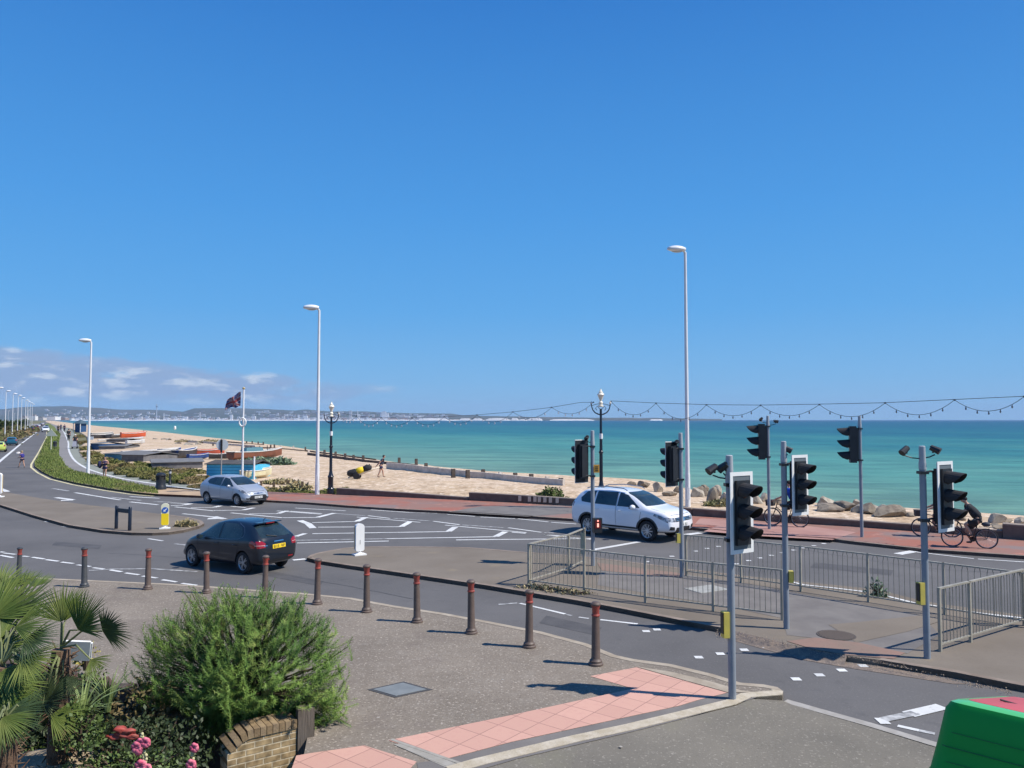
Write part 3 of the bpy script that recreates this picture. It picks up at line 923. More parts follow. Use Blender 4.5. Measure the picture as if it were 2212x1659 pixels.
# square studs of the two crossings
for zf, l in ((Z7, [(30, 430), (1185, 452), (1280, 438), (540, 552), (1225, 760), (1650, 683), (1840, 652), (2080, 970)]),
              (ZV, [(635, 105), (755, 87), (928, 270), (1060, 247), (1185, 220), (1305, 195)]),
              (ZG, [(985, 290), (1095, 265), (1295, 222), (1490, 180), (1580, 158), (1672, 142)]),
              (Z5, [(20, 657), (112, 632), (200, 612), (285, 592), (370, 572), (455, 552), (525, 535), (610, 518), (685, 502)])):
    for x, y in l:
        u, v = zf(x, y)
        p = G(u, v)
        s_ = 0.075
        mw.poly([(p.x + s_ * dx, p.y + s_ * dy, 0.008) for dx, dy in ((-1, -1), (1, -1), (1, 1), (-1, 1))])
tag(mw.build('road_markings', M_WHITE), kind='structure')
tag(mo.build('worn_markings', M_WORN), kind='structure')
tag(my.build('yellow_lines', M_YELLOW), kind='structure')

# covers in the ground
mb = MB()
dia = GP([Z8(665, 947), Z8(980, 877), Z8(1230, 947), Z8(905, 1016)], 0.1)
cen = (sum(p[0] for p in dia) / 4, sum(p[1] for p in dia) / 4)
inn = [(cen[0] + (p[0] - cen[0]) * 0.82, cen[1] + (p[1] - cen[1]) * 0.82) for p in dia]
mc = empty('manhole_cover', (cen[0], cen[1], 0.1), label='square grey steel inspection cover set in the near pavement', cat='manhole cover')
loc = lambda l: [(p[0] - cen[0], p[1] - cen[1]) for p in l]
a = MB(); a.prism(loc(dia), -0.05, 0.006); a.build('frame', mat('cover_frame', (0.06, 0.058, 0.056), rough=0.7), mc)
a = MB(); a.prism(loc(inn), -0.05, 0.011); a.build('lid', mat('cover_steel', (0.19, 0.20, 0.19), (0.25, 0.26, 0.245), scale=3, rough=0.55, metal=0.2), mc)
p = G(*ZT(885, 1465), 0.1)
gr = empty('drain_grate', (p.x, p.y, 0.1), label='round dark ribbed cover on the crossing island', cat='drain cover')
a = MB(); a.lathe((0, 0, 0), [(0.36, -0.02), (0.36, 0.014), (0.0, 0.014)], 28); a.build('lid', mat('cover_iron', (0.075, 0.06, 0.05), rough=0.8), gr)
a = MB()
for k in range(-4, 5):
    w_ = math.sqrt(max(0.01, 0.32 ** 2 - (k * 0.07) ** 2)); a.box((0, k * 0.07, 0.018), (2 * w_, 0.03, 0.008))
a.build('ribs', mat('cover_rib', (0.14, 0.11, 0.09), rough=0.8), gr)
p = G(*ZG(1575, 488), 0.1)
a = MB(); a.box((0, 0, 0), (0.9, 0.62, 0.02), 0.5)
o = a.build('access_cover', mat('pale_cover', (0.36, 0.36, 0.33), (0.28, 0.27, 0.24), scale=5, rough=0.7), loc=(p.x, p.y, 0.105))
tag(o, 'pale rectangular access cover behind the front guard rail', 'manhole cover')

# repairs, seams and stains in the surfaces
mb = MB()
for l in ([(230, 1195), (420, 1208), (600, 1240), (760, 1268), (900, 1296)], [(700, 1165), (860, 1150), (1050, 1152), (1240, 1160)],
          [(1560, 1160), (1750, 1190), (1980, 1225), (2200, 1240)]):
    P_ = smooth_line([(*q, 0) for q in GP(l)], 14)
    P_ = [(q.x + 0.05 * noise.noise(q * 1.7), q.y + 0.05 * noise.noise(q * 2.3)) for q in P_]
    strip(mb, P_, 0.014, 0.0045)
tag(mb.build('road_seams', mat('bitumen_seam', (0.028, 0.027, 0.027), rough=0.6)), kind='structure')
mb = MB()
for l in ([(560, 1228), (700, 1256), (690, 1266), (545, 1238)], [(1180, 1330), (1300, 1356), (1285, 1372), (1165, 1346)], [(120, 1170), (220, 1178), (215, 1186), (112, 1178)], [(1760, 1215), (1930, 1232), (1925, 1243), (1750, 1226)]):
    grid_sheet(mb, GP(l), 0.0035)
tag(mb.build('road_patch', mat('fresh_asphalt_patch', (0.062, 0.060, 0.062), (0.085, 0.082, 0.082), scale=2, rough=0.9, world_co=True, layers=((28, (0.17, 0.16, 0.155), 0.58, 0.72, 0.5),))), kind='structure')
mb = MB(); rg = random.Random(8)
for k in range(70):
    u, v = rg.uniform(150, 1350), rg.uniform(1300, 1640)
    p = G(u, v, 0.1); r_ = rg.uniform(0.01, 0.028)
    if not any(abs(p.x - q) < 0 for q in ()) and v > 1290 + max(0, (u - 600)) * 0.2 and u > 700:
        mb.poly([(p.x + r_ * math.cos(t) * rg.uniform(0.7, 1.2), p.y + r_ * math.sin(t) * rg.uniform(0.7, 1.2), 0.1032) for t in (0, 1, 2, 3, 4, 5.2)])
tag(mb.build('gum_spots', mat('gum', (0.34, 0.31, 0.27), rough=0.8)), kind='structure')
# ------------------------------------------------------------------ street furniture
ORD = ['first', 'second', 'third', 'fourth', 'fifth', 'sixth', 'seventh', 'eighth', 'ninth', 'tenth', 'eleventh', 'twelfth', 'thirteenth', 'fourteenth', 'fifteenth', 'sixteenth', 'seventeenth',
       'eighteenth', 'nineteenth', 'twentieth', 'twenty-first', 'twenty-second', 'twenty-third', 'twenty-fourth', 'twenty-fifth', 'twenty-sixth', 'twenty-seventh', 'twenty-eighth']

# --- cast bollards with red collars
M_BOL = mat('brown_cast_iron', (0.095, 0.068, 0.055), (0.125, 0.09, 0.072), scale=5, rough=0.55, bump=0.2, bscale=30)
M_BOLD = mat('dark_cast_iron', (0.045, 0.05, 0.055), (0.07, 0.07, 0.07), scale=5, rough=0.5)
M_RED = mat('faded_red_paint', (0.34, 0.060, 0.042), (0.21, 0.045, 0.035), scale=9, rough=0.5)
BOLL = [(40, 1254, 1183), (182, 1268, 1183), (319, 1273, 1186), (446, 1281, 1193), (572, 1291, 1201), (685, 1305, 1208), (792, 1322, 1221), (901, 1344, 1239), (1018, 1368, 1254), (1143, 1398, 1277), (1287, 1436, 1303)]


def make_bollard():
    r = empty('bollard')
    a = MB()
    a.lathe((0, 0, 0), [(0.125, 0), (0.125, 0.03), (0.105, 0.045), (0.105, 0.075), (0.085, 0.095), (0.075, 0.12), (0.062, 0.80)], 20)
    a.build('shaft', M_BOL, r, smooth=True, autosmooth=35)
    a = MB()
    a.lathe((0, 0, 0), [(0.062, 0.80), (0.072, 0.805), (0.072, 0.825), (0.060, 0.835), (0.060, 0.93), (0.073, 0.96), (0.073, 0.975)], 20)
    a.build('collar', M_RED, r, smooth=True, autosmooth=35)
    a = MB()
    a.lathe((0, 0, 0), [(0.073, 0.975), (0.086, 0.985), (0.086, 1.005), (0.07, 1.02), (0.05, 1.035), (0.0, 1.04)], 20)
    a.build('cap', M_BOL, r, smooth=True, autosmooth=35)
    return r


proto = make_bollard()
darks = []
for i, (u, vb, vt) in enumerate(BOLL):
    o = proto if i == 0 else copy_tree(proto)
    p = G(u, vb, 0.1)
    o.location = p
    h = (vb - vt) * pxm(p.y) / 1.04
    o.scale = (h, h, h)
    o.rotation_euler = (R(random.uniform(-1, 1)), R(random.uniform(-1, 1)), random.random() * 6)
    if i < 2:
        darks.append(o)
    where = {0: 'leftmost bollard, behind the palm fronds, dark iron with red collar', 1: 'dark grey iron bollard with red collar, second from the left', 4: 'brown bollard just behind the top of the feathery shrub',
             10: 'nearest and tallest-looking brown bollard, by the pink tactile paving'}
    tag(o, where.get(i, 'brown cast bollard with red collar, %s from the left along the kerb' % ORD[i]), 'bollard', 'bollards along the near pavement')
for o in darks:
    for ch in o.children:
        if ch.name.startswith(('shaft', 'cap')):
            ch.data = ch.data.copy(); ch.data.materials[0] = M_BOLD


# --- traffic signals
def facing(deg): return R(deg)


def signal_head(root, M, board=True, back=False):
    """M: local frame, x = the way the signal faces, z up, origin = centre of the head"""
    hd = MB()
    hd.box((0.0, 0, 0), (0.17, 0.30, 0.98), M=M)
    hd.box((-0.10, 0, 0), (0.05, 0.24, 0.90), M=M)
    o = hd.build('signal_case', M_BLACK, root)
    if board:
        b_ = MB()
        b_.box((0.03, 0, 0), (0.012, 0.50, 1.20), M=M)
        b_.build('backing_board', M_BOARD if not back else M_BLACK, root)
        b_ = MB()
        for c, s_ in (((0.038, -0.225, 0), (0.014, 0.06, 1.24)), ((0.038, 0.225, 0), (0.014, 0.06, 1.24)), ((0.038, 0, 0.59), (0.0135, 0.39, 0.06)), ((0.038, 0, -0.59), (0.0135, 0.39, 0.06))):
            b_.box(c, s_, M=M)
        b_.build('border', M_WPLAS, root)
    for k in (1, 0, -1):
        zc = k * 0.32
        vz = MB()
        n = 14
        rows = []
        for j in range(n + 1):
            t = -0.15 * PI + (1.3 * PI) * j / n
            ln = 0.26 if 0 else 0.06 + 0.25 * max(0.0, math.sin((t + 0.15 * PI) / 1.3)) ** 0.6
            y_, z_ = math.cos(t) * 0.138, math.sin(t) * 0.138
            rows.append((vz.vert(M @ Vector((0.085, y_, zc + z_))), vz.vert(M @ Vector((0.085 + ln, y_ * 0.98, zc + z_ - 0.03))),
                         vz.vert(M @ Vector((0.085, y_ * 0.94, zc + z_ * 0.94))), vz.vert(M @ Vector((0.085 + ln, y_ * 0.92, zc + z_ * 0.94 - 0.03)))))
        for q, w in zip(rows, rows[1:]):
            vz.face((q[0], q[1], w[1], w[0])); vz.face((q[2], w[2], w[3], q[3])); vz.face((q[1], q[3], w[3], w[1]))
        vz.build('visor', M_MATTBLK, root)
        ln_ = MB(); ln_.lathe((0, 0, 0), [(0.105, 0), (0.09, 0.02), (0, 0.03)], 16, M=M @ Matrix.Translation((0.086, 0, zc)) @ Matrix.Rotation(PI / 2, 4, 'Y'))
        ln_.build('lens', [mat('red_lens', (0.10, 0.012, 0.01), rough=0.2), mat('amber_lens', (0.12, 0.05, 0.008), rough=0.2), mat('green_lens', (0.01, 0.07, 0.045), rough=0.2)][1 - k], root, smooth=True)


def detector(root, M, arm=0.0):
    """a small pole-top detector: x = the way it looks"""
    M = M @ Matrix.Scale(0.58, 4)
    d = MB()
    d.tube([M @ Vector((-0.12, 0, 0.02)), M @ Vector((0.10, 0, -0.02)), M @ Vector((0.16, 0, -0.035))], [0.052, 0.062, 0.066], 10)
    d.box((-0.01, 0, 0.055), (0.26, 0.10, 0.02), M=M)
    d.box((-0.02, 0, -0.08), (0.05, 0.04, 0.10), M=M)
    d.build('detector', M_BLACK, root)


def traffic_light(zb, uv_base, v_top, head, dets, label, button=None, ped=None, sign=False, group='grey traffic signal poles at the crossing'):
    """head: (side +1 right / -1 left as seen, top v, bottom v, facing angle from +x counterclockwise, centre u)"""
    p = G(uv_base[0], uv_base[1], zb)
    Hh = (AT(uv_base[0], v_top, p.y) - p).z
    m_ = pxm(p.y)
    r = empty('traffic_light', p, label=label, cat='traffic light', group=group)
    a = MB(); a.tube([(0, 0, 0), (0, 0, Hh - 0.42)], 0.057, 20); a.build('pole', M_GREYPOLE, r, smooth=True, autosmooth=40)
    a = MB(); a.lathe((0, 0, 0), [(0.064, Hh - 0.42), (0.064, Hh - 0.30), (0.058, Hh - 0.30), (0.053, Hh - 0.01), (0.04, Hh)], 20); a.build('cap', M_CAP, r, smooth=True, autosmooth=40)
    side, vt, vb_, ang, uc, board = head
    c = AT(uc, (vt + vb_) / 2, p.y) - p
    an = R(ang)
    M = Matrix.Translation(c) @ Matrix.Rotation(an, 4, 'Z')
    Lh = (vb_ - vt) * m_ / 1.24 if board else (vb_ - vt) * m_ / 1.0
    M = M @ Matrix.Scale(Lh, 4)
    if not board: M = M @ Matrix.Diagonal((1, 0.72, 1, 1))
    signal_head(r, M, board=True if board else False, back=(board == 2))
    for zz in (c.z + 0.42 * Lh, c.z - 0.42 * Lh):
        br = MB()
        back = M @ Vector((-0.10, 0, 0)); back.z = zz
        br.tube([(0, 0, zz), (back.x * 0.55, back.y * 0.55, zz + 0.02), (back.x, back.y, zz)], 0.02, 8)
        br.box((0, 0, zz), (0.15, 0.15, 0.05))
        br.build('bracket', M_BLACK, r)
    for (du, v, ang2, tilt) in dets:
        q = AT(uv_base[0] + du, v, p.y) - p
        q.x = (du) * m_ + (AT(uv_base[0], v, p.y) - p).x * 0
        M2 = Matrix.Translation(q) @ Matrix.Rotation(R(ang2), 4, 'Z') @ Matrix.Rotation(R(tilt), 4, 'Y')
        detector(r, M2)
        a = MB(); a.tube([(0, 0, q.z - 0.16), (q.x * 0.6, q.y * 0.6, q.z - 0.14), (q.x, q.y, q.z - 0.10)], 0.012, 6); a.build('detector_arm', M_BLACK, r)
    if button:
        bu, bvt, bvb, bang = button
        q = AT(bu, (bvt + bvb) / 2, p.y) - p
        hh = (bvb - bvt) * m_
        Mb = Matrix.Translation((math.cos(R(bang)) * 0.10, math.sin(R(bang)) * 0.10, q.z)) @ Matrix.Rotation(R(bang), 4, 'Z')
        a = MB(); a.box((0, 0, 0), (0.09, 0.12, hh), M=Mb); pb = a.build('push_button_box', M_YBOX, r)
        a = MB(); a.box((0.049, 0, 0.02), (0.012, 0.09, hh * 0.8), M=Mb); a.build('button_panel', M_BLACK, pb)
    if ped:
        q = AT(ped[0], (ped[1] + ped[2]) / 2, p.y) - p
        hh = (ped[2] - ped[1]) * m_
        Mp = Matrix.Translation((q.x * 0.9 + 0.05, -0.10, q.z)) @ Matrix.Rotation(R(-80), 4, 'Z')
        a = MB(); a.box((0, 0, 0), (0.14, 0.26, hh), M=Mp); pb = a.build('pedestrian_signal', M_BLACK, r)
        a = MB(); a.box((0.073, 0, 0.03), (0.01, 0.18, hh * 0.55), M=Mp); a.build('red_panel', mat('dark_red_panel', (0.10, 0.008, 0.008), rough=0.4), pb)
        a = MB(); a.box((0.082, 0, 0.01), (0.008, 0.05, hh * 0.26), M=Mp); a.box((0.082, 0, 0.10 * hh / 0.4 + 0.03), (0.008, 0.04, 0.04), M=Mp)
        a.build('red_man', mat('lit_red_man', (0.8, 0.3, 0.25), emit=(1, 0.30, 0.22, 1.6)), pb)
    if sign:
        q = AT(1288, 1012, p.y) - p
        a = MB(); a.box((q.x, -0.07, q.z), (15 * m_ * 0.8, 0.012, 17 * m_)); sg = a.build('orange_sign', mat('orange_sign_face', (0.72, 0.36, 0.05), rough=0.5), r)
        a = MB()
        for k in range(3): a.box((q.x, -0.079, q.z + (0.055 - k * 0.055)), (0.10, 0.004, 0.022))
        a.build('lettering', M_MATTBLK, sg)
    return r


TLS = [
    ((1582, 1510), 983, (1, 1020, 1193, -57, 1598, 1), [(-36, 1012, 200, 20), (-13, 1008, 150, 25)], 'traffic light nearest the camera, its pole standing on the pink tactile corner', (1559, 1321, 1375, 190), None, False),
    ((1699, 1358), 953, (1, 983, 1112, -57, 1725, 1), [(8, 970, -20, 15)], 'traffic light at the end of the front guard rail, blue-clad cyclist behind it', (1706, 1233, 1257, -10), None, False),
    ((2003, 1422), 963, (1, 997, 1147, -57, 2038, 1), [(-37, 972, 200, 25), (27, 970, -40, 15)], 'traffic light beside the right-hand guard rail, a cyclist passing behind its head', (1990, 1258, 1304, 190), None, False),
    ((1281, 1222), 930, (-1, 950, 1043, 128, 1258, 2), [(-12, 945, 100, 10)], 'traffic light seen from behind with an orange notice and red standing-man signal', None, (1286, 1118, 1149), True),
    ((1473, 1247), 935, (-1, 954, 1051, 128, 1453, 2), [(-9, 955, 95, 10)], 'traffic light seen from behind in front of the white car bonnet', (1465, 1152, 1172, 190), None, False),
    ((1662, 1143), 898, (-1, 915, 993, 169, 1645, 0), [(-14, 905, 90, 10), (17, 910, -5, 0)], 'traffic light on the red paving beside the parked bicycle wheel, facing left', None, None, False),
    ((1862, 1160), 898, (-1, 920, 1000, 165, 1842, 0), [], 'slim traffic light on the red paving in front of the boulders, facing left', None, None, False),
]
for uvb, vt, hd, dt, lab, bt, pd, sg in TLS:
    traffic_light(0.1, uvb, vt, hd, dt, lab, bt, pd, sg)


# --- tall white street lamps
def street_lamp(p, h, lean=0.0, turn=PI, sc=1.0):
    r = empty('street_lamp', p)
    a = MB()
    a.tube([(0, 0, 0), (0, 0, 0.9), (0, 0, 1.7)], [0.125, 0.12, 0.115], 16)
    a.tube([(0, 0, 1.7), (0, 0, h - 0.15)], [0.10, 0.062], 16)
    a.box((0, -0.10, 0.8), (0.11, 0.05, 0.55))
    a.build('column', M_LAMPW, r, smooth=True, autosmooth=40)
    a = MB()
    L = 0.62
    M = Matrix.Rotation(turn, 4, 'Z')
    a.tube([M @ Vector((0, 0, h - 0.25)), M @ Vector((0.04, 0, h - 0.12)), M @ Vector((0.2, 0, h - 0.05))], [0.06, 0.055, 0.045], 10)
    a.build('bracket', M_LAMPW, r)
    a = MB()
    n = 14
    rings = []
    for k in range(9):
        t = k / 8
        x = 0.02 + t * 0.86
        w = 0.24 * math.sin(PI * (0.12 + 0.80 * t)) ** 0.6
        hh = 0.17 * math.sin(PI * (0.15 + 0.75 * t)) ** 0.7
        rings.append([a.vert(M @ Vector((x, w * math.cos(2 * PI * j / n), h - 0.03 + hh * math.sin(2 * PI * j / n) * (0.75 if math.sin(2 * PI * j / n) < 0 else 1.0)))) for j in range(n)])
    for q, w_ in zip(rings, rings[1:]):
        for j in range(n): a.face((q[j], w_[j], w_[(j + 1) % n], q[(j + 1) % n]))
    a.face(rings[0]); a.face(rings[-1][::-1])
    ln = a.build('lantern', M_LAMPW, r, smooth=True)
    a = MB(); a.blob(M @ Vector((0.42, 0, h - 0.085)), (0.30, 0.17, 0.11), 1, 0.0, 2); a.build('glass_bowl', mat('lamp_bowl', (0.42, 0.44, 0.45), rough=0.2), ln, smooth=True)
    return r


for u, vb, vt, lab in ((1486, 1103, 538, 'tall white street lamp behind the white car, tallest in the photo'), (685, 1068, 664, 'tall white street lamp just left of the first ornate lamp post'),
                       (190, 1023, 735, 'tall white street lamp standing on the grass verge by the cycle path')):
    p = G(u, vb, 0.1)
    h = (AT(u, vt, p.y) - p).z
    o = street_lamp(p, h, turn=PI + 0.25)
    tag(o, lab, 'street lamp', 'white street lamps')
row = [(-6, 838), (10.8, 845), (26.3, 851), (37.5, 855), (45.3, 860), (54, 865), (58.5, 868), (64, 871), (68.5, 873.5)]
base = None
for i, (u, vt) in enumerate(row):
    y = 6.7 * FPX / (HOR - vt)
    p = AT(u, 930, y); p.z = 0.1
    if base is None:
        base = street_lamp(Vector((0, 0, 0)), 11.0, turn=0.0); o = base
    else: o = copy_tree(base)
    o.location = p
    o.rotation_euler = (0, 0, 0.5)
    if i == 0: continue
    tag(o, '%s whole white lamp from the left in the far row' % ORD[i - 1], 'street lamp', 'white street lamps')
bpy.data.objects.remove(base.children[1]) if False else None
tag(base, 'white street lamp of the far row, half cut by the photo edge', 'street lamp', 'white street lamps')
for i, (u, vt) in enumerate([(30, 893), (17, 888), (60.5, 886)]):
    y = 6.7 * FPX / (HOR - vt)
    p = AT(u, 930, y); p.z = 0.1
    o = copy_tree(base); o.location = p; o.rotation_euler = (0, 0, 0.5)
    tag(o, ['faint distant street lamp between the first and second lamps of the left row', 'small distant street lamp near the first lamp of the left row', 'small distant street lamp behind the middle of the left row'][i], 'street lamp', 'white street lamps')

# --- ornate promenade lamp posts
M_ORN = mat('black_gloss_paint', (0.012, 0.016, 0.028), rough=0.3)
M_CREAM = mat('cream_lantern', (0.78, 0.74, 0.62), (0.70, 0.66, 0.55), scale=10, rough=0.4)


def ornate_lamp(p, h):
    r = empty('ornate_lamp_post', p)
    s = h / 5.7
    a = MB()
    a.lathe((0, 0, 0), [(0.19, 0), (0.19, 0.28), (0.15, 0.34), (0.15, 0.9), (0.18, 0.96), (0.13, 1.05), (0.10, 1.2), (0.085, 1.3)], 12)
    a.lathe((0, 0, 0), [(0.085, 1.3), (0.08, 2.6), (0.105, 2.62), (0.105, 2.70), (0.075, 2.74), (0.065, 3.4), (0.085, 3.42), (0.085, 3.5), (0.062, 3.55), (0.055, 4.75 * s)], 14)
    a.build('column', M_ORN, r, smooth=True, autosmooth=30)
    a = MB(); a.lathe((0, 0, 0), [(0.088, 3.30), (0.088, 3.55)], 14); a.build('white_band', M_WPLAS, r)
    for sx in (-1, 1):
        a = MB()
        pts = []
        for k in range(12):
            t = k / 11
            ang = -PI / 2 + t * PI * 0.62
            pts.append((sx * (0.06 + 0.40 * math.cos(ang) if k else 0.05), 0, h - 1.10 + 0.42 + 0.42 * math.sin(ang)))
        pts = [(sx * 0.05, 0, h - 1.22), (sx * 0.14, 0, h - 1.20), (sx * 0.28, 0, h - 1.13), (sx * 0.38, 0, h - 1.0), (sx * 0.43, 0, h - 0.85), (sx * 0.45, 0, h - 0.72)]
        a.tube(pts, [0.032, 0.03, 0.028, 0.026, 0.024, 0.024], 8)
        a.tube([(sx * 0.05, 0, h - 0.95), (sx * 0.18, 0, h - 0.82), (sx * 0.25, 0, h - 0.94), (sx * 0.18, 0, h - 1.02)], 0.015, 6)
        a.tube([(sx * 0.05, 0, h - 0.70), (sx * 0.25, 0, h - 0.74), (sx * 0.43, 0, h - 0.80)], 0.014, 6)
        arm = a.build('arm', M_ORN, r)
        a = MB(); a.lathe((sx * 0.45, 0, h - 0.72), [(0.03, 0), (0.05, 0.02), (0.05, 0.06), (0.03, 0.09), (0.012, 0.14)], 10); a.build('arm_finial', M_CREAM, arm, smooth=True)
    a = MB()
    a.lathe((0, 0, h - 0.86), [(0.07, 0), (0.13, 0.02), (0.13, 0.07), (0.06, 0.12), (0.10, 0.16), (0.10, 0.22), (0.05, 0.28), (0.075, 0.36), (0.15, 0.56), (0.17, 0.58), (0.15, 0.62), (0.09, 0.68), (0.10, 0.72), (0.05, 0.76), (0.02, 0.86)], 14)
    a.build('lantern', M_CREAM, r, smooth=True, autosmooth=35)
    return r


OL = []
for u, vb, vt, lab in ((1299, 1099, 840, 'black ornate lamp post with cream lantern, behind the white car roof'), (714, 1066, 868, 'black ornate lamp post with cream lantern, at the left end of the sea wall')):
    p = G(u, vb, 0.1)
    h = (AT(u, vt, p.y) - p).z
    o = ornate_lamp(p, h); tag(o, lab, 'lamp post', 'ornate promenade lamps')
    o.rotation_euler = (0, 0, R(-10))
    OL.append((p, h))


# --- festoon lights strung between the ornate lamps
def on_line(u, v, P, Q):
    """where the ray through (u, v) crosses the upright plane through P and Q"""
    d = ray(u, v)
    n = Vector((-(Q - P).y, (Q - P).x, 0))
    t = n.dot(P - EYE) / n.dot(d)
    return EYE + d * t


M_WIRE = mat('black_cable', (0.03, 0.035, 0.05), rough=0.6)
M_BULB = mat('bulb', (0.55, 0.57, 0.60), rough=0.25)
PR = Vector((22.5, 20.0, 0))


def festoon(name_label, top, scal, P, Q, rad, brad, bulbs_white):
    r = empty('festoon_lights', on_line(*top[0], P, Q), label=name_label, cat='festoon lights', group='strings of lights over the promenade')
    o0 = r.location.copy()
    a = MB()
    pts = [on_line(u, v, P, Q) - o0 for u, v in top]
    a.tube(pts, rad, 6); a.build('support_wire', M_WIRE, r)
    a = MB(); bl = []
    for k in range(0, len(scal) - 2, 2):
        A, B_, C = [on_line(u, v, P, Q) for u, v in scal[k:k + 3]]
        seg = []
        for j in range(13):
            t = j / 12
            q = A.lerp(C, t)
            sag = (A.lerp(C, 0.5).z - B_.z)
            q.z -= sag * (1 - (2 * t - 1) ** 2)
            seg.append(q - o0)
            if j in (2, 4, 6, 8, 10): bl.append(q - o0)
        a.tube(seg, rad * 0.85, 5)
        a.tube([seg[0] + Vector((0, 0, 0.03)), seg[0] + Vector((0, 0, -0.03))], rad * 3, 6)
    a.build('light_cable', M_WIRE, r)
    a = MB()
    for q in bl:
        a.lathe(q - Vector((0, 0, 0.13)), [(0.0, 0), (brad, 0.03), (brad, 0.06), (brad * 0.5, 0.10), (brad * 0.5, 0.13)], 8)
    b_ = a.build('bulbs', M_BULB if bulbs_white else mat('dark_bulb', (0.12, 0.13, 0.16), rough=0.3), r)
    tag(b_, kind='stuff')


P2 = Vector((OL[0][0].x, OL[0][0].y, 0)); P1 = Vector((OL[1][0].x, OL[1][0].y, 0))
festoon('string of small lights running from the near ornate lamp post to the right edge',
        [(1320, 866), (1417, 870.5), (1526, 874), (1640, 875), (1770, 873), (1910, 870), (2060, 863), (2212, 856), (2300, 852)],
        [(1320, 867), (1372, 896), (1417, 871), (1470, 905), (1526, 874.5), (1583, 898), (1643, 875.5), (1708, 898), (1770, 874), (1842, 900), (1912, 870.5), (1988, 896), (2062, 864), (2140, 888), (2212, 857), (2260, 880), (2300, 853)],
        P2, PR, 0.011, 0.028, False)
z9 = lambda l: [Z9(x, y) for x, y in l]
festoon('string of small pale lights hanging over the sea between the two ornate lamp posts',
        [(1282, 869)] + z9([(2212, 80), (1980, 120), (1665, 157), (1375, 181), (1110, 196), (850, 206), (600, 204), (400, 190), (240, 160)]),
        [(1282, 869)] + z9([(2120, 172), (1980, 120), (1820, 205), (1665, 157), (1510, 238), (1375, 181), (1235, 248), (1110, 196), (975, 262), (850, 206), (730, 266), (600, 204), (490, 262), (400, 190), (310, 230), (240, 160)]),
        P2, P1, 0.011, 0.035, True)


# --- guard rails
def guard_rail(posts, height, label, panel_ends=True, bar_gap=0.11):
    """posts: world points of the feet"""
    o0 = posts[0].copy()
    r = empty('guard_rail', o0, label=label, cat='guard rail', group='pedestrian guard rails round the crossing island')
    for p in posts:
        q = p - o0
        a = MB(); a.box((q.x, q.y, height / 2), (0.05, 0.05, height), math.atan2((posts[-1] - posts[0]).y, (posts[-1] - posts[0]).x)); a.build('post', M_RAIL, r)
    t_, b_, bars = MB(), MB(), MB()
    for p, q in zip(posts, posts[1:]):
        p_, q_ = p - o0, q - o0
        d = (q_ - p_); ln = d.length; d.normalize()
        ang = math.atan2(d.y, d.x)
        mid = (p_ + q_) / 2
        t_.box((mid.x, mid.y, height + 0.012), (ln + 0.04, 0.055, 0.03), ang)
        b_.box((mid.x, mid.y, 0.13), (ln - 0.055, 0.035, 0.028), ang)
        b_.box((mid.x, mid.y, height - 0.12), (ln - 0.055, 0.012, 0.02), ang) if False else None
        n = max(2, int(ln / bar_gap))
        for k in range(1, n):
            c = p_.lerp(q_, k / n)
            bars.tube([(c.x, c.y, 0.14), (c.x, c.y, height - 0.10), (c.x + d.x * 0.018 * (1 if k % 2 else -1), c.y + d.y * 0.018 * (1 if k % 2 else -1), height)], 0.0075, 5, caps=False)
    t_.build('top_rail', M_RAIL, r); b_.build('bottom_rail', M_RAIL, r)
    bars.build('bars', M_RAILD, r)
    return r


def feet(l, zf): return [G(*zf(x, y), 0.1) for x, y in l]


R1 = feet([(135, 455), (585, 520), (1080, 595), (1630, 665), (2188, 738)], ZG)
guard_rail(R1, 1.03, 'long front guard rail of the crossing island, nearest the near road')
R2 = [R1[0]] + [G(*ZC(2005, 560), 0.1), G(*ZC(2120, 500), 0.1)]
R2[0] = R1[0] + (R2[1] - R1[0]).normalized() * 0.07
guard_rail(R2, 1.03, 'short guard rail slanting away at the left end of the crossing island')
p = R2[-1]
R3 = feet([(1412, 380), (1855, 435)], ZG) + feet([(510, 865), (1025, 945), (1605, 1040)], Z5) + [G(2222, 1356, 0.1)]
guard_rail(R3, 1.08, 'rear guard rail of the crossing island, beside the main road')
R4 = feet([(705, 715), (950, 640), (1385, 505)], Z6)
guard_rail(R4, 1.12, 'guard rail slanting towards the right edge, beside the right-hand signal pole')
a = MB(); a.box((0, 0, 0), (0.02, 0.28, 0.62), 0.3)
e0 = AT(*ZG(572, 110), R2[-1].y)
tag(a.build('notice_plate', mat('faded_yellow_plate', (0.45, 0.45, 0.28), (0.36, 0.38, 0.30), scale=5, rough=0.6), loc=(R2[-1].x - 0.06, R2[-1].y - 0.16, 0.72)),
    'faded pale plate fixed to the far end of the slanting left guard rail', 'notice plate')


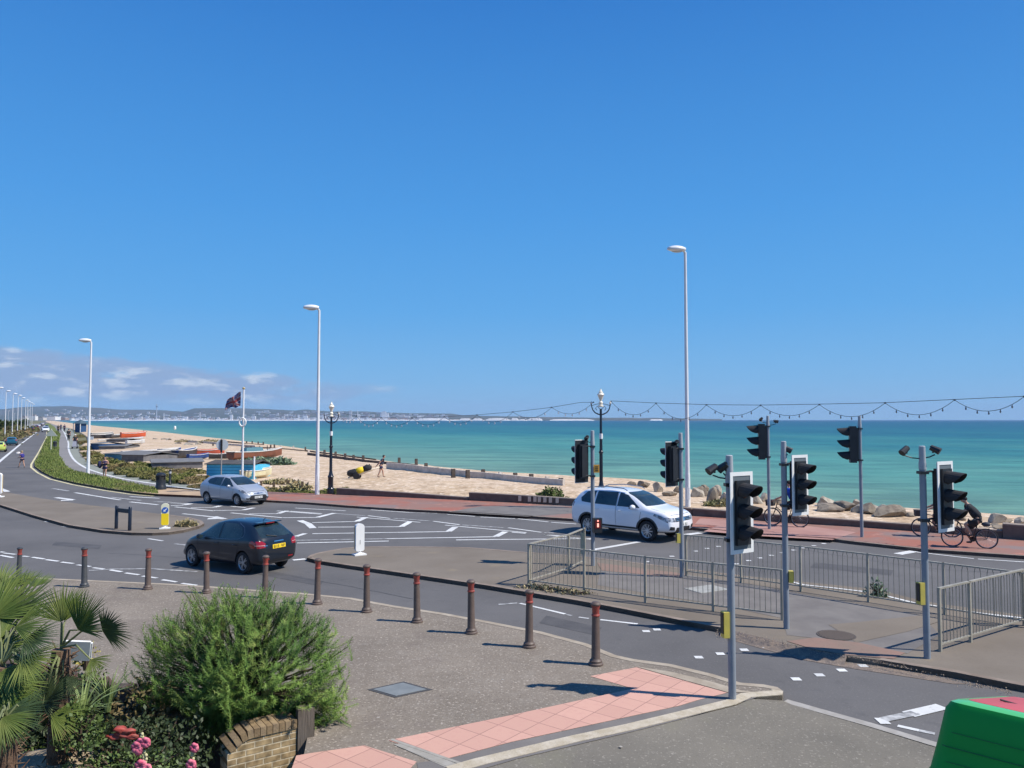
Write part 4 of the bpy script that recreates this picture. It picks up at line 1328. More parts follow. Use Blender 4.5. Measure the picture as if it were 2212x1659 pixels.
# --- keep-left bollards
def keep_left(p, h, ang, yellow, label):
    r = empty('traffic_bollard', p, R(ang), label=label, cat='traffic bollard', group='plastic traffic bollards on the islands')
    s = h / 1.0

    def outline(w, z0, z1):
        o_ = [(-w * 0.72, z0), (w * 0.72, z0), (w, z0 + 0.05), (w, z1 - 0.10)]
        for k in range(7): t = k / 6 * PI; o_.append((w * math.cos(t), z1 - 0.10 + 0.10 * math.sin(t)))
        o_.append((-w, z0 + 0.05))
        return o_

    def slab(mb_, ol, y0, y1):
        f = [mb_.vert((x * s, y0 * s, z * s)) for x, z in ol]; b2 = [mb_.vert((x * s, y1 * s, z * s)) for x, z in ol]
        mb_.face(f); mb_.face(b2[::-1])
        for i in range(len(ol)): j = (i + 1) % len(ol); mb_.face((f[i], b2[i], b2[j], f[j]))
    a = MB(); a.box((0, 0, 0.02 * s), (0.40 * s, 0.28 * s, 0.04 * s)); a.tube([(0, 0, 0.04 * s), (0, 0, 0.09 * s), (0, 0, 0.14 * s)], [0.15 * s, 0.06 * s, 0.08 * s], 10)
    a.build('base', M_WPLAS, r)
    a = MB(); slab(a, outline(0.145, 0.13, 1.0), -0.07, 0.07); a.build('shell', M_WPLAS if not yellow else mat('pale_shell', (0.70, 0.68, 0.50), rough=0.5), r)
    if yellow:
        a = MB(); slab(a, [(-0.10, 0.15), (0.10, 0.15), (0.135, 0.19), (0.135, 0.60), (-0.135, 0.60), (-0.135, 0.19)], -0.078, -0.071); a.build('yellow_face', mat('signal_yellow', (0.85, 0.62, 0.01), rough=0.5), r)
        Md = Matrix.Translation((0, -0.079 * s, 0.74 * s)) @ Matrix.Rotation(PI / 2, 4, 'X')
        a = MB(); a.lathe((0, 0, 0), [(0.118 * s, 0), (0.118 * s, 0.008)], 28, M=Md); ds = a.build('sign_disc', mat('sign_blue', (0.02, 0.10, 0.42), rough=0.4), r)
        a = MB()

        def arr(x, z): return (x * s, -0.094 * s, (0.74 + z) * s)
        # arrow pointing down to the left
        c, q = math.cos(R(225)), math.sin(R(225))
        def rot(x, z): return arr(x * c - z * q, x * q + z * c)
        a.poly([rot(-0.08, -0.016), rot(0.015, -0.016), rot(0.015, 0.016), rot(-0.08, 0.016)])
        a.poly([rot(0.01, -0.055), rot(0.088, 0), rot(0.01, 0.055), rot(0.01, 0.0)])
        a.build('arrow', M_WPLAS, ds)
    else:
        a = MB(); a.box((0, -0.073 * s, 0.42 * s), (0.015 * s, 0.01, 0.14 * s)); a.build('latch', mat('grey_latch', (0.35, 0.35, 0.34)), r)
        a = MB(); slab(a, outline(0.155, 0.16, 0.98), 0.03, 0.062); a.build('rim', mat('ochre_edge', (0.55, 0.40, 0.16), rough=0.6), r)
    return r


p = G(356, 1142, 0.1); keep_left(p, 54 * pxm(p.y), 22, True, 'yellow and white keep-left bollard with blue arrow disc on the left island')
p = G(776, 1199, 0.1); keep_left(p, 67 * pxm(p.y), 34, False, 'plain white traffic bollard on the tip of the crossing island')
p = G(-5, 1074, 0.1); keep_left(p, 52 * pxm(p.y), 8, False, 'white traffic bollard cut by the left edge of the photo')

# --- black hoop sign frame on the left island
p0, p1 = G(251, 1142, 0.1), G(280, 1146, 0.1)
h = 50 * pxm(p0.y)
r = empty('sign_frame', p0, label='black two-post frame with a cross board on the left island', cat='sign frame')
d = p1 - p0
for q in (Vector((0, 0, 0)), d):
    a = MB(); a.lathe((q.x, q.y, 0), [(0.065, 0), (0.06, h * 0.96), (0.03, h)], 12); a.build('post', M_ORN, r, smooth=True, autosmooth=40)
a = MB(); a.box((d.x / 2, d.y / 2, h * 0.80), (d.length - 0.18, 0.05, h * 0.17), math.atan2(d.y, d.x)); a.build('cross_board', mat('dark_board', (0.04, 0.045, 0.05), rough=0.6), r)


# --- litter bins and the black bollard
def litter_bin(p, h, label):
    r = empty('litter_bin', p, label=label, cat='litter bin', group='black litter bins')
    s = h / 1.2
    a = MB(); a.lathe((0, 0, 0), [(0.38 * s, 0), (0.38 * s, 0.10 * s), (0.33 * s, 0.30 * s), (0.31 * s, 0.34 * s), (0.31 * s, 0.72 * s)], 18); a.build('body', M_BLACK, r, smooth=True, autosmooth=30)
    a = MB()
    for k in range(5): t = R(k * 72); a.box((0.29 * s * math.cos(t), 0.29 * s * math.sin(t), 0.86 * s), (0.05 * s, 0.10 * s, 0.28 * s), t)
    a.lathe((0, 0, 0), [(0.25 * s, 0.72 * s), (0.25 * s, 0.98 * s)], 14)
    a.build('opening', M_MATTBLK, r)
    a = MB(); a.lathe((0, 0, 0), [(0.31 * s, 0.98 * s), (0.33 * s, 1.0 * s), (0.31 * s, 1.08 * s), (0.20 * s, 1.16 * s), (0, 1.2 * s)], 18); a.build('lid', M_BLACK, r, smooth=True, autosmooth=30)


p = G(347, 1058, 0.1); litter_bin(p, 37 * pxm(p.y), 'black cylindrical litter bin at the end of the grass verge')
p = G(118.5, 968, 0.1); litter_bin(p, 15 * pxm(p.y), 'small distant black litter bin on the grass verge')
p = G(367, 1047, 0.1); h = 33 * pxm(p.y)
r = empty('path_bollard', p, label='slim black bollard with pale band beside the litter bin', cat='bollard')
a = MB(); a.lathe((0, 0, 0), [(0.11, 0), (0.11, 0.08), (0.075, 0.12), (0.07, h * 0.72)], 12); a.lathe((0, 0, 0), [(0.072, h * 0.86), (0.08, h * 0.9), (0.075, h * 0.96), (0.0, h)], 12)
a.build('shaft', M_BLACK, r, smooth=True, autosmooth=40)
a = MB(); a.lathe((0, 0, 0), [(0.078, h * 0.72), (0.078, h * 0.86)], 12); a.build('band', mat('grey_band', (0.4, 0.4, 0.42)), r)

# --- road signs: back of a round sign, triangular sign, others
p = G(477, 1062, 0.1)
y = p.y
h = (AT(477, 948, y) - p).z
r = empty('round_sign', p, label='round road sign seen edge-on from behind on a thin pole above the silver car', cat='road sign')
a = MB(); a.tube([(0, 0, 0), (0, 0, h)], 0.035, 10); a.build('pole', mat('weathered_pole', (0.28, 0.27, 0.25), rough=0.6), r)
a = MB(); a.box((0, -0.02, h - 0.42), (0.10, 0.07, 0.72)); a.build('lamp_box', M_MATTBLK, r)
zc = (AT(477, 961, y) - p).z
Md = Matrix.Translation((0.02, 0.05, zc)) @ Matrix.Rotation(R(20), 4, 'Z') @ Matrix.Rotation(PI / 2, 4, 'X')
a = MB(); a.lathe((0, 0, 0), [(0.34, 0), (0.34, 0.01)], 28, M=Md); a.build('sign_back', mat('sign_back_grey', (0.42, 0.47, 0.50), rough=0.5), r)
p = G(110, 975, 0.1)
h = (AT(110, 926, p.y) - p).z
r = empty('triangle_sign', p, label='pale triangular road sign seen from behind on a pole in the grass verge', cat='road sign')
a = MB(); a.tube([(0, 0, 0), (0, 0, h)], 0.06, 8); a.build('pole', mat('cream_pole', (0.55, 0.55, 0.42), rough=0.6), r)
a = MB(); zt, zb_ = (AT(110, 927, p.y) - p).z, (AT(110, 942, p.y) - p).z
for y0 in (-0.05,):
    q = [a.vert((-0.85, y0, zb_)), a.vert((0.85, y0, zb_)), a.vert((0, y0, zt))]; q2 = [a.vert((-0.85, y0 + 0.03, zb_)), a.vert((0.85, y0 + 0.03, zb_)), a.vert((0, y0 + 0.03, zt))]
    a.face(q); a.face(q2[::-1])
    for i in range(3): a.face((q[i], q2[i], q2[(i + 1) % 3], q[(i + 1) % 3]))
a.build('sign_back', mat('sign_back_pale', (0.60, 0.60, 0.48), rough=0.5), r)

# --- flagpole and union flag
p = hit(523, 1052)
y = p.y
h = (AT(523, 841, y) - p).z
r = empty('flagpole', p, label='white flagpole with a life ring on it, standing among the boats and sheds', cat='flagpole')
a = MB(); a.tube([(0, 0, 0), (0, 0, h)], [0.075, 0.05], 12); a.build('pole', M_LAMPW, r, smooth=True, autosmooth=40)
a = MB(); a.lathe((0, 0, h), [(0.05, 0), (0.09, 0.03), (0.09, 0.10), (0.0, 0.16)], 10); a.build('finial', mat('gold_finial', (0.45, 0.36, 0.18), rough=0.4), r, smooth=True)
zc = (AT(523, 912, y) - p).z
a = MB()
pts = [(0.20 * math.cos(2 * PI * k / 20), -0.12, zc + 0.25 * math.sin(2 * PI * k / 20)) for k in range(21)]
a.tube(pts, 0.05, 8, caps=False); a.build('life_ring', M_WPLAS, r, smooth=True)
mb = MB()
NX, NZ = 60, 36
hv0, hv1 = AT(522, 846, y), AT(522, 877.5, y)
m_ = pxm(y)
Hh, Ww = (hv0 - hv1).z, 46 * m_
fv = []
for i in range(NX + 1):
    t = i / NX
    rr = []
    for j in range(NZ + 1):
        s_ = j / NZ
        x = -t * 35 * m_ + 0.10 * s_ * t * 5 * m_
        z = -s_ * Hh * (1 - 0.32 * t) - t * 18.5 * m_ * (1 - 0.15 * s_) + 0.05 * math.sin(t * 9 + s_ * 2)
        yy = 0.16 * math.sin(t * 8.5 + s_ * 3) * (0.2 + t) + 0.3 * t
        rr.append(mb.vert((x - 0.06, yy, z)))
    fv.append(rr)


def union(x, y_):
    """x, y_ in 0..1 of a 2:1 flag; returns 0 blue, 1 white, 2 red"""
    X, Y = (x - 0.5) * 60, (y_ - 0.5) * 30
    if abs(X) < 3.2 or abs(Y) < 3.2: return 2
    if abs(X) < 5.2 or abs(Y) < 5.2: return 1
    dd = abs(abs(Y) - abs(X) / 2) / math.sqrt(1.25)
    if dd < 1.3: return 2
    if dd < 3.1: return 1
    return 0


for i in range(NX):
    for j in range(NZ):
        mb.cur = union((i + 0.5) / NX, (j + 0.5) / NZ)
        mb.face((fv[i][j], fv[i + 1][j], fv[i + 1][j + 1], fv[i][j + 1]))
fl_ = mb.build('flag', [mat('flag_blue', (0.035, 0.045, 0.16), rough=0.8), mat('flag_white', (0.46, 0.36, 0.36), rough=0.8), mat('flag_red', (0.33, 0.06, 0.06), rough=0.8)], smooth=True, loc=hv0)
tag(fl_, 'red, white and blue union flag blowing left from the white flagpole', 'flag')
# ------------------------------------------------------------------ vehicles
M_GLASS = mat('dark_car_glass', (0.012, 0.022, 0.028), (0.03, 0.05, 0.055), scale=1.6, rough=0.06, spec=0.8)
M_TYRE = mat('tyre_rubber', (0.018, 0.018, 0.02), rough=0.85)
M_RIM = mat('alloy', (0.42, 0.43, 0.45), rough=0.3, metal=0.7)
M_TRIM = mat('black_trim', (0.02, 0.02, 0.022), rough=0.5)
M_CHROME = mat('chrome', (0.75, 0.76, 0.78), rough=0.12, metal=1.0)
M_HEADL = mat('headlamp_glass', (0.45, 0.48, 0.52), (0.10, 0.11, 0.13), scale=9, rough=0.08, spec=0.9, lohi=(0.45, 0.55))
M_TAIL = mat('tail_lamp_red', (0.28, 0.008, 0.012), rough=0.12, coat=1)
M_PLATEW = mat('white_plate', (0.75, 0.75, 0.72), rough=0.5)
M_PLATEY = mat('yellow_plate', (0.85, 0.58, 0.02), rough=0.5)


def body_shell(st, seg_mat_list, root, name='body', sub=2, wheels=(), wr=0.36):
    """st: stations (x, z_low, z_belt, z_top, w_low, w_belt, w_top)"""
    mb = MB()
    rings = []
    for x, zl, zb, zt, wl_, wb_, wt in st:
        wm = max(wl_, wb_) + 0.012
        half = [(0, zl), (wl_ * 0.8, zl), (wl_, zl + 0.09), (wm, (zl + zb) * 0.5), (wb_ + 0.004, zb - 0.07), (wb_ * 0.972, zb + 0.015), ((wb_ + wt) / 2 - 0.01, (zb + zt) / 2 + 0.02),
                (wt, zt - 0.055), (wt * 0.78, zt - 0.012), (wt * 0.4, zt)]
        ring = [(y_, z_) for y_, z_ in half] + [(0, zt + 0.004)] + [(-y_, z_) for y_, z_ in half[::-1][:-1]]
        rings.append([mb.vert((x, y_, z_)) for y_, z_ in ring])
    n = len(rings[0])
    for a, b_ in zip(rings, rings[1:]):
        for j in range(n): mb.face((a[j], b_[j], b_[(j + 1) % n], a[(j + 1) % n]))
    mb.face(rings[0]); mb.face(rings[-1][::-1])
    o = mb.build(name, seg_mat_list, root, smooth=True)
    ms = o.modifiers.new('s', 'SUBSURF'); ms.levels = sub; ms.render_levels = sub
    bake(o)
    bvh = BVHTree.FromPolygons([v.co.copy() for v in o.data.vertices], [tuple(p.vertices) for p in o.data.polygons])
    cut = []
    for wx, side, rr in wheels:
        c = MB(); c.lathe((0, 0, 0), [(rr, -0.3), (rr, 0.3)], 40, M=Matrix.Translation((wx, side, wr)) @ Matrix.Rotation(PI / 2, 4, 'X'))
        co = c.build('cutter', M_MATTBLK, smooth=True)
        m_ = o.modifiers.new('b', 'BOOLEAN'); m_.operation = 'DIFFERENCE'; m_.solver = 'EXACT'; m_.object = co; m_.material_mode = 'TRANSFER'
        co.parent = root
        cut.append(co)
    if cut:
        bpy.context.view_layer.update()
        bake(o)
        for c in cut: bpy.data.objects.remove(c)
        o.data.set_sharp_from_angle(angle=R(38))
    return o, bvh


def patch(bvh, poly, axis, mt, name, parent, off=0.006, cell=0.05, both=False):
    """a polygon laid on the body along an axis: 'L' (+y side), 'R' (-y), 'F' (+x), 'B' (-x), 'T' (top)"""
    bm = bmesh.new()
    vs_ = [bm.verts.new((a, b_, 0)) for a, b_ in poly]
    bm.faces.new(vs_)
    xs = [a for a, _ in poly]; ys = [b_ for _, b_ in poly]
    for ax, lo, hi in ((0, min(xs), max(xs)), (1, min(ys), max(ys))):
        k = lo + cell
        while k < hi:
            co = (k, 0, 0) if ax == 0 else (0, k, 0)
            no = (1, 0, 0) if ax == 0 else (0, 1, 0)
            bmesh.ops.bisect_plane(bm, geom=bm.verts[:] + bm.edges[:] + bm.faces[:], plane_co=co, plane_no=no)
            k += cell
    mb = MB(); idx = {}
    for v in bm.verts:
        a, b_ = v.co.x, v.co.y
        if axis == 'L': o_, d = Vector((a, 5, b_)), Vector((0, -1, 0))
        elif axis == 'R': o_, d = Vector((a, -5, b_)), Vector((0, 1, 0))
        elif axis == 'F': o_, d = Vector((6, a, b_)), Vector((-1, 0, 0))
        elif axis == 'B': o_, d = Vector((-6, a, b_)), Vector((1, 0, 0))
        else: o_, d = Vector((a, b_, 5)), Vector((0, 0, -1))
        r_ = bvh.ray_cast(o_, d)
        if r_[0] is None: continue
        nn = r_[1] if r_[1].dot(d) < 0 else -r_[1]
        idx[v] = mb.vert(r_[0] + nn * off * 0.5 - d * off * 0.5)
    for f in bm.faces:
        if all(v in idx for v in f.verts): mb.face([idx[v] for v in f.verts])
    bm.free()
    if not mb.f: return None
    return mb.build(name, mt, parent, smooth=True)


def wheel(root, x, y, r, w, style='multi', rim=None, sd=1):
    wh = empty('wheel', (x, y, r)); wh.parent = root
    M = Matrix.Rotation(-sd * PI / 2, 4, 'X')
    a = MB(); a.lathe((0, 0, 0), [(r * 0.66, -w / 2), (r * 0.93, -w / 2), (r, -w * 0.32), (r, w * 0.32), (r * 0.93, w / 2), (r * 0.68, w / 2), (r * 0.66, w * 0.3)], 32, M=M)
    a.build('tyre', M_TYRE, wh, smooth=True, autosmooth=35)
    a = MB()
    a.lathe((0, 0, 0), [(r * 0.60, w * 0.30), (r * 0.69, w * 0.46), (r * 0.69, w * 0.40), (r * 0.60, -0.02)], 32, M=M)
    n = {'multi': 10, 'five': 5, 'seven': 8}[style]
    for k in range(n):
        t = 2 * PI * k / n
        for s_ in ((0,) if style != 'five' else (-0.16, 0.16)):
            M2 = M @ Matrix.Rotation(t + s_, 4, 'Z')
            a.box((r * 0.35, 0, w * 0.36), (r * 0.56, r * (0.085 if style == 'multi' else 0.12 if style == 'seven' else 0.085), 0.02), M=M2)
    a.lathe((0, 0, 0), [(r * 0.16, w * 0.30), (r * 0.15, w * 0.42), (0, w * 0.44)], 14, M=M)
    a.build('rim', rim or M_RIM, wh, smooth=False)
    a = MB(); a.lathe((0, 0, 0), [(r * 0.62, w * 0.05), (0, w * 0.05)], 20, M=M); a.build('brake_disc', M_MATTBLK, wh)
    return wh


def mirror_(root, x, y, z, paint, s=1.0):
    sd = 1 if y > 0 else -1
    a = MB(); a.blob((x, y + sd * 0.09 * s, z), (0.085 * s, 0.11 * s, 0.075 * s), 1, 0.0, 2); m1 = a.build('wing_mirror', paint, root, smooth=True)
    a = MB(); a.box((x - 0.078 * s, y + sd * 0.09 * s, z), (0.012, 0.15 * s, 0.09 * s)); a.build('mirror_glass', M_GLASS, m1)


def seam(bvh, pts, axis, root, name='door_seam', w=0.012, mt=None):
    """thin dark shut line following the body"""
    for q, p in zip(pts, pts[1:]):
        pass
    poly = []
    L_, R_ = [], []
    for i, p in enumerate(pts):
        a, b_ = pts[max(i - 1, 0)], pts[min(i + 1, len(pts) - 1)]
        d = Vector((b_[0] - a[0], b_[1] - a[1])).normalized()
        L_.append((p[0] - d.y * w / 2, p[1] + d.x * w / 2)); R_.append((p[0] + d.y * w / 2, p[1] - d.x * w / 2))
    return patch(bvh, L_ + R_[::-1], axis, mt or M_MATTBLK, name, root, off=0.004, cell=0.09)


def text_marks(bvh, root, parent, axis, yc, zc, width, hgt, txt, mt):
    """characters as small raised strokes (5x7 dot shapes) laid on the plate"""
    F = {'G': '01110 10001 10000 10111 10001 10001 01110', 'U': '10001 10001 10001 10001 10001 10001 01110', '1': '00100 01100 00100 00100 00100 00100 01110', '8': '01110 10001 10001 01110 10001 10001 01110',
         'F': '11111 10000 10000 11110 10000 10000 10000', 'W': '10001 10001 10001 10101 10101 10101 01010', 'P': '11110 10001 10001 11110 10000 10000 10000', 'V': '10001 10001 10001 10001 10001 01010 00100',
         '0': '01110 10001 10011 10101 11001 10001 01110', 'L': '10000 10000 10000 10000 10000 10000 11111', 'X': '10001 10001 01010 00100 01010 10001 10001', '6': '01110 10000 10000 11110 10001 10001 01110',
         'B': '11110 10001 10001 11110 10001 10001 11110', 'N': '10001 11001 10101 10101 10011 10001 10001', 'E': '11111 10000 10000 11110 10000 10000 11111', ' ': '00000 ' * 7}
    n = len(txt)
    cw = width / n
    mb = MB()
    sgn = 1 if axis == 'B' else -1
    for i, ch in enumerate(txt):
        rows_ = F.get(ch, F['0']).split()
        for r_, row_ in enumerate(rows_):
            for c, bit in enumerate(row_):
                if bit == '1':
                    yy = yc - sgn * (-width / 2 + cw * (i + 0.14 + 0.72 * (c + 0.5) / 5))
                    zz = zc + hgt / 2 - hgt * (r_ + 0.5) / 7
                    mb.box((0, yy, zz), (0.003, cw * 0.72 / 5 * 1.05, hgt / 7 * 1.05))
    return mb, mt


def put_vehicle(root, yaw, sc, anchor, local, zs=1.0):
    p = G(*anchor)
    a = R(yaw)
    x, y = local[0] * sc, local[1] * sc
    root.location = (p.x - (x * math.cos(a) - y * math.sin(a)), p.y - (x * math.sin(a) + y * math.cos(a)), 0)
    root.rotation_euler = (0, 0, a)
    root.scale = (sc, sc, sc * zs)


def place_vehicle(root, uv_r, uv_f, wb, wheel_x_r, half, near_side, scale_by='wb'):
    """put the near-side rear and front wheel contacts at two picture points"""
    pr, pf = G(*uv_r), G(*uv_f)
    d = pf - pr
    s = d.length / wb
    yaw = math.atan2(d.y, d.x)
    f = d.normalized()
    left = Vector((-f.y, f.x, 0))
    y_near = half if near_side == 'L' else -half
    o = pr - f * wheel_x_r * s - left * y_near * s
    root.location = (o.x, o.y, 0)
    root.rotation_euler = (0, 0, yaw)
    root.scale = (s, s, s)
    return s


# ============ dark blue small hatchback, seen from its rear left
def dark_hatch():
    r = empty('hatchback_car', label='dark blue hatchback with yellow rear number plate driving away on the near road', cat='car')
    P = mat('dark_blue_paint', (0.008, 0.013, 0.022), rough=0.28, coat=0.6, spec=0.4)
    st = [(-1.985, 0.46, 0.66, 0.74, 0.58, 0.62, 0.50), (-1.95, 0.33, 0.80, 0.93, 0.74, 0.76, 0.60), (-1.88, 0.26, 0.92, 1.02, 0.80, 0.83, 0.66), (-1.72, 0.22, 0.97, 1.16, 0.84, 0.86, 0.62),
          (-1.52, 0.20, 0.98, 1.33, 0.855, 0.868, 0.575), (-1.32, 0.19, 0.97, 1.405, 0.86, 0.87, 0.57), (-0.9, 0.18, 0.94, 1.45, 0.86, 0.87, 0.58), (-0.3, 0.18, 0.92, 1.46, 0.86, 0.87, 0.59), (0.2, 0.18, 0.90, 1.425, 0.86, 0.87, 0.585),
          (0.62, 0.18, 0.895, 1.28, 0.86, 0.87, 0.58), (0.98, 0.18, 0.885, 1.08, 0.86, 0.865, 0.60), (1.18, 0.19, 0.87, 0.985, 0.86, 0.855, 0.62), (1.50, 0.20, 0.80, 0.90, 0.84, 0.82, 0.55), (1.76, 0.22, 0.68, 0.79, 0.80, 0.74, 0.48), (1.92, 0.25, 0.56, 0.66, 0.72, 0.64, 0.40), (1.985, 0.34, 0.46, 0.54, 0.56, 0.50, 0.34)]
    wx = [(-1.24, 0.95, 0.355), (-1.24, -0.95, 0.355), (1.30, 0.95, 0.355), (1.30, -0.95, 0.355)]
    body, bvh = body_shell(st, [P, M_MATTBLK], r, wheels=wx, wr=0.315)
    for x, y in ((-1.24, 0.755), (-1.24, -0.755), (1.30, 0.755), (1.30, -0.755)):
        wheel(r, x, y, 0.315, 0.20, 'five', sd=1 if y > 0 else -1)
    for ax, sg in (('L', 1), ('R', -1)):
        patch(bvh, [(0.86, 0.955), (0.30, 1.335), (-0.02, 1.375), (-0.06, 0.945)], ax, M_GLASS, 'side_window', r)
        patch(bvh, [(-0.12, 0.95), (-0.10, 1.375), (-0.72, 1.365), (-1.02, 1.27), (-1.15, 1.12), (-1.12, 1.01), (-0.9, 0.97)], ax, M_GLASS, 'side_window', r)
        seam(bvh, [(0.93, 0.93), (0.2, 0.925), (-0.6, 0.945), (-1.02, 0.975), (-1.20, 1.04), (-1.22, 1.14), (-1.08, 1.29), (-0.76, 1.395)], ax, r, 'chrome_strip', 0.010, mat('dim_chrome', (0.22, 0.24, 0.26), rough=0.35, metal=0.8))
        for pl in ([(0.98, 0.86), (0.92, 0.5), (0.85, 0.30), (-0.08, 0.30), (-0.10, 0.6), (-0.09, 1.385)], [(-0.10, 0.30), (-0.85, 0.30), (-0.98, 0.55), (-1.05, 0.94)], [(1.7, 0.66), (0.9, 0.72), (-0.6, 0.78), (-1.7, 0.80)]):
            seam(bvh, pl, ax, r)
        seam(bvh, [(0.92, 0.26), (-0.86, 0.26)], ax, r, 'sill_trim', 0.05, M_TRIM)
        for hx in (0.02, -0.86):
            a = MB(); q = bvh.ray_cast(Vector((hx, sg * 3, 0.80)), Vector((0, -sg, 0)))[0]; a.tube([q + Vector((0.09, sg * 0.01, 0)), q + Vector((0, sg * 0.03, 0.003)), q + Vector((-0.09, sg * 0.01, 0))], 0.012, 6); a.build('door_handle', P, r)
        mirror_(r, 0.72, sg * 0.90, 0.96, P)
        patch(bvh, [(-1.55, 0.92), (-1.66, 0.96), (-1.80, 0.91), (-1.82, 0.77), (-1.66, 0.75), (-1.56, 0.82)], ax, M_TAIL, 'tail_light', r, cell=0.04)
    for sg in (1, -1):
        patch(bvh, [(sg * 0.90, 0.75), (sg * 0.90, 0.95), (sg * 0.66, 0.945), (sg * 0.54, 0.88), (sg * 0.56, 0.76)], 'B', M_TAIL, 'tail_light', r, cell=0.035)
        patch(bvh, [(sg * 0.85, 0.826), (sg * 0.58, 0.822), (sg * 0.58, 0.835), (sg * 0.85, 0.840)], 'B', mat('lamp_strip', (0.6, 0.35, 0.32), rough=0.2), 'light_strip', r, off=0.012)
        patch(bvh, [(sg * 0.62, 0.40), (sg * 0.62, 0.44), (sg * 0.40, 0.44), (sg * 0.40, 0.40)], 'B', M_TAIL, 'reflector', r, off=0.01)
    rg_ = patch(bvh, [(-0.60, 1.02), (0.60, 1.02), (0.62, 1.10), (0.56, 1.30), (0.46, 1.355), (-0.46, 1.355), (-0.56, 1.30), (-0.62, 1.10)], 'B', M_GLASS, 'rear_window', r)
    a = MB(); q0 = bvh.ray_cast(Vector((-5, 0.02, 1.03)), Vector((1, 0, 0)))[0]; q1 = bvh.ray_cast(Vector((-5, 0.40, 1.09)), Vector((1, 0, 0)))[0]
    a.tube([q0 + Vector((-0.03, 0, 0)), q1 + Vector((-0.03, 0, 0))], 0.012, 6); a.build('rear_wiper', M_TRIM, r)
    a = MB(); a.box((-1.43, 0, 1.405), (0.20, 1.06, 0.030), taper=0.9); sp_ = a.build('spoiler', P, r)
    a = MB(); a.box((-1.545, 0, 1.392), (0.03, 0.34, 0.022)); a.build('brake_light', M_TAIL, sp_)
    patch(bvh, [(-0.27, 0.70), (0.27, 0.70), (0.27, 0.815), (-0.27, 0.815)], 'B', M_PLATEY, 'number_plate', r, off=0.014)
    tm, mt_ = text_marks(bvh, r, r, 'B', 0, 0.757, 0.48, 0.078, 'GU18 FWP', M_MATTBLK)
    x0 = min(bvh.ray_cast(Vector((-5, 0, z_)), Vector((1, 0, 0)))[0].x for z_ in (0.72, 0.8))
    q = bvh.ray_cast(Vector((-5, 0, 0.715)), Vector((1, 0, 0)))[0].x; q2 = bvh.ray_cast(Vector((-5, 0, 0.80)), Vector((1, 0, 0)))[0].x
    tm.v = [(x_ + (q + (q2 - q) * (z_ - 0.715) / 0.085) - 0.018, y_, z_) for x_, y_, z_ in tm.v]
    tm.build('registration', mt_, r)
    patch(bvh, [(-0.20, 0.885), (0.20, 0.885), (0.19, 0.912), (-0.19, 0.912)], 'B', M_CHROME, 'boot_handle', r, off=0.02)
    patch(bvh, [(-0.80, 0.36), (0.80, 0.36), (0.80, 0.385), (-0.80, 0.385)], 'B', M_TRIM, 'bumper_line', r, off=0.008)
    seam(bvh, [(-0.72, 1.0), (-0.70, 0.72), (-0.50, 0.62), (0.50, 0.62), (0.70, 0.72), (0.72, 1.0)], 'B', r, 'boot_seam')
    patch(bvh, [(-0.60, 1.03), (0.60, 1.03), (0.50, 1.34), (-0.50, 1.34)], 'F', M_GLASS, 'windscreen', r)
    a = MB(); a.tube([(-1.22, 0.0, 1.44), (-1.36, 0.0, 1.55)], [0.012, 0.004], 6); a.build('aerial', M_TRIM, r)
    a = MB()
    # driver and seats seen through the open-looking side glass stay dark; pale badge pieces on the tailgate
    for k, yy in enumerate((0.55,)): pass
    patch(bvh, [(0.48, 0.80), (0.62, 0.80), (0.62, 0.82), (0.48, 0.82)], 'B', M_CHROME, 'badge', r, off=0.012)
    for sg in (1, -1):
        patch(bvh, [(sg * 0.50, 0.62), (sg * 0.74, 0.68), (sg * 0.78, 0.78), (sg * 0.60, 0.76)], 'F', M_HEADL, 'headlight', r)
    return r


r = dark_hatch()
put_vehicle(r, 149.5, 0.865, Z2(726, 888), (-1.24, 0.80), 1.13)


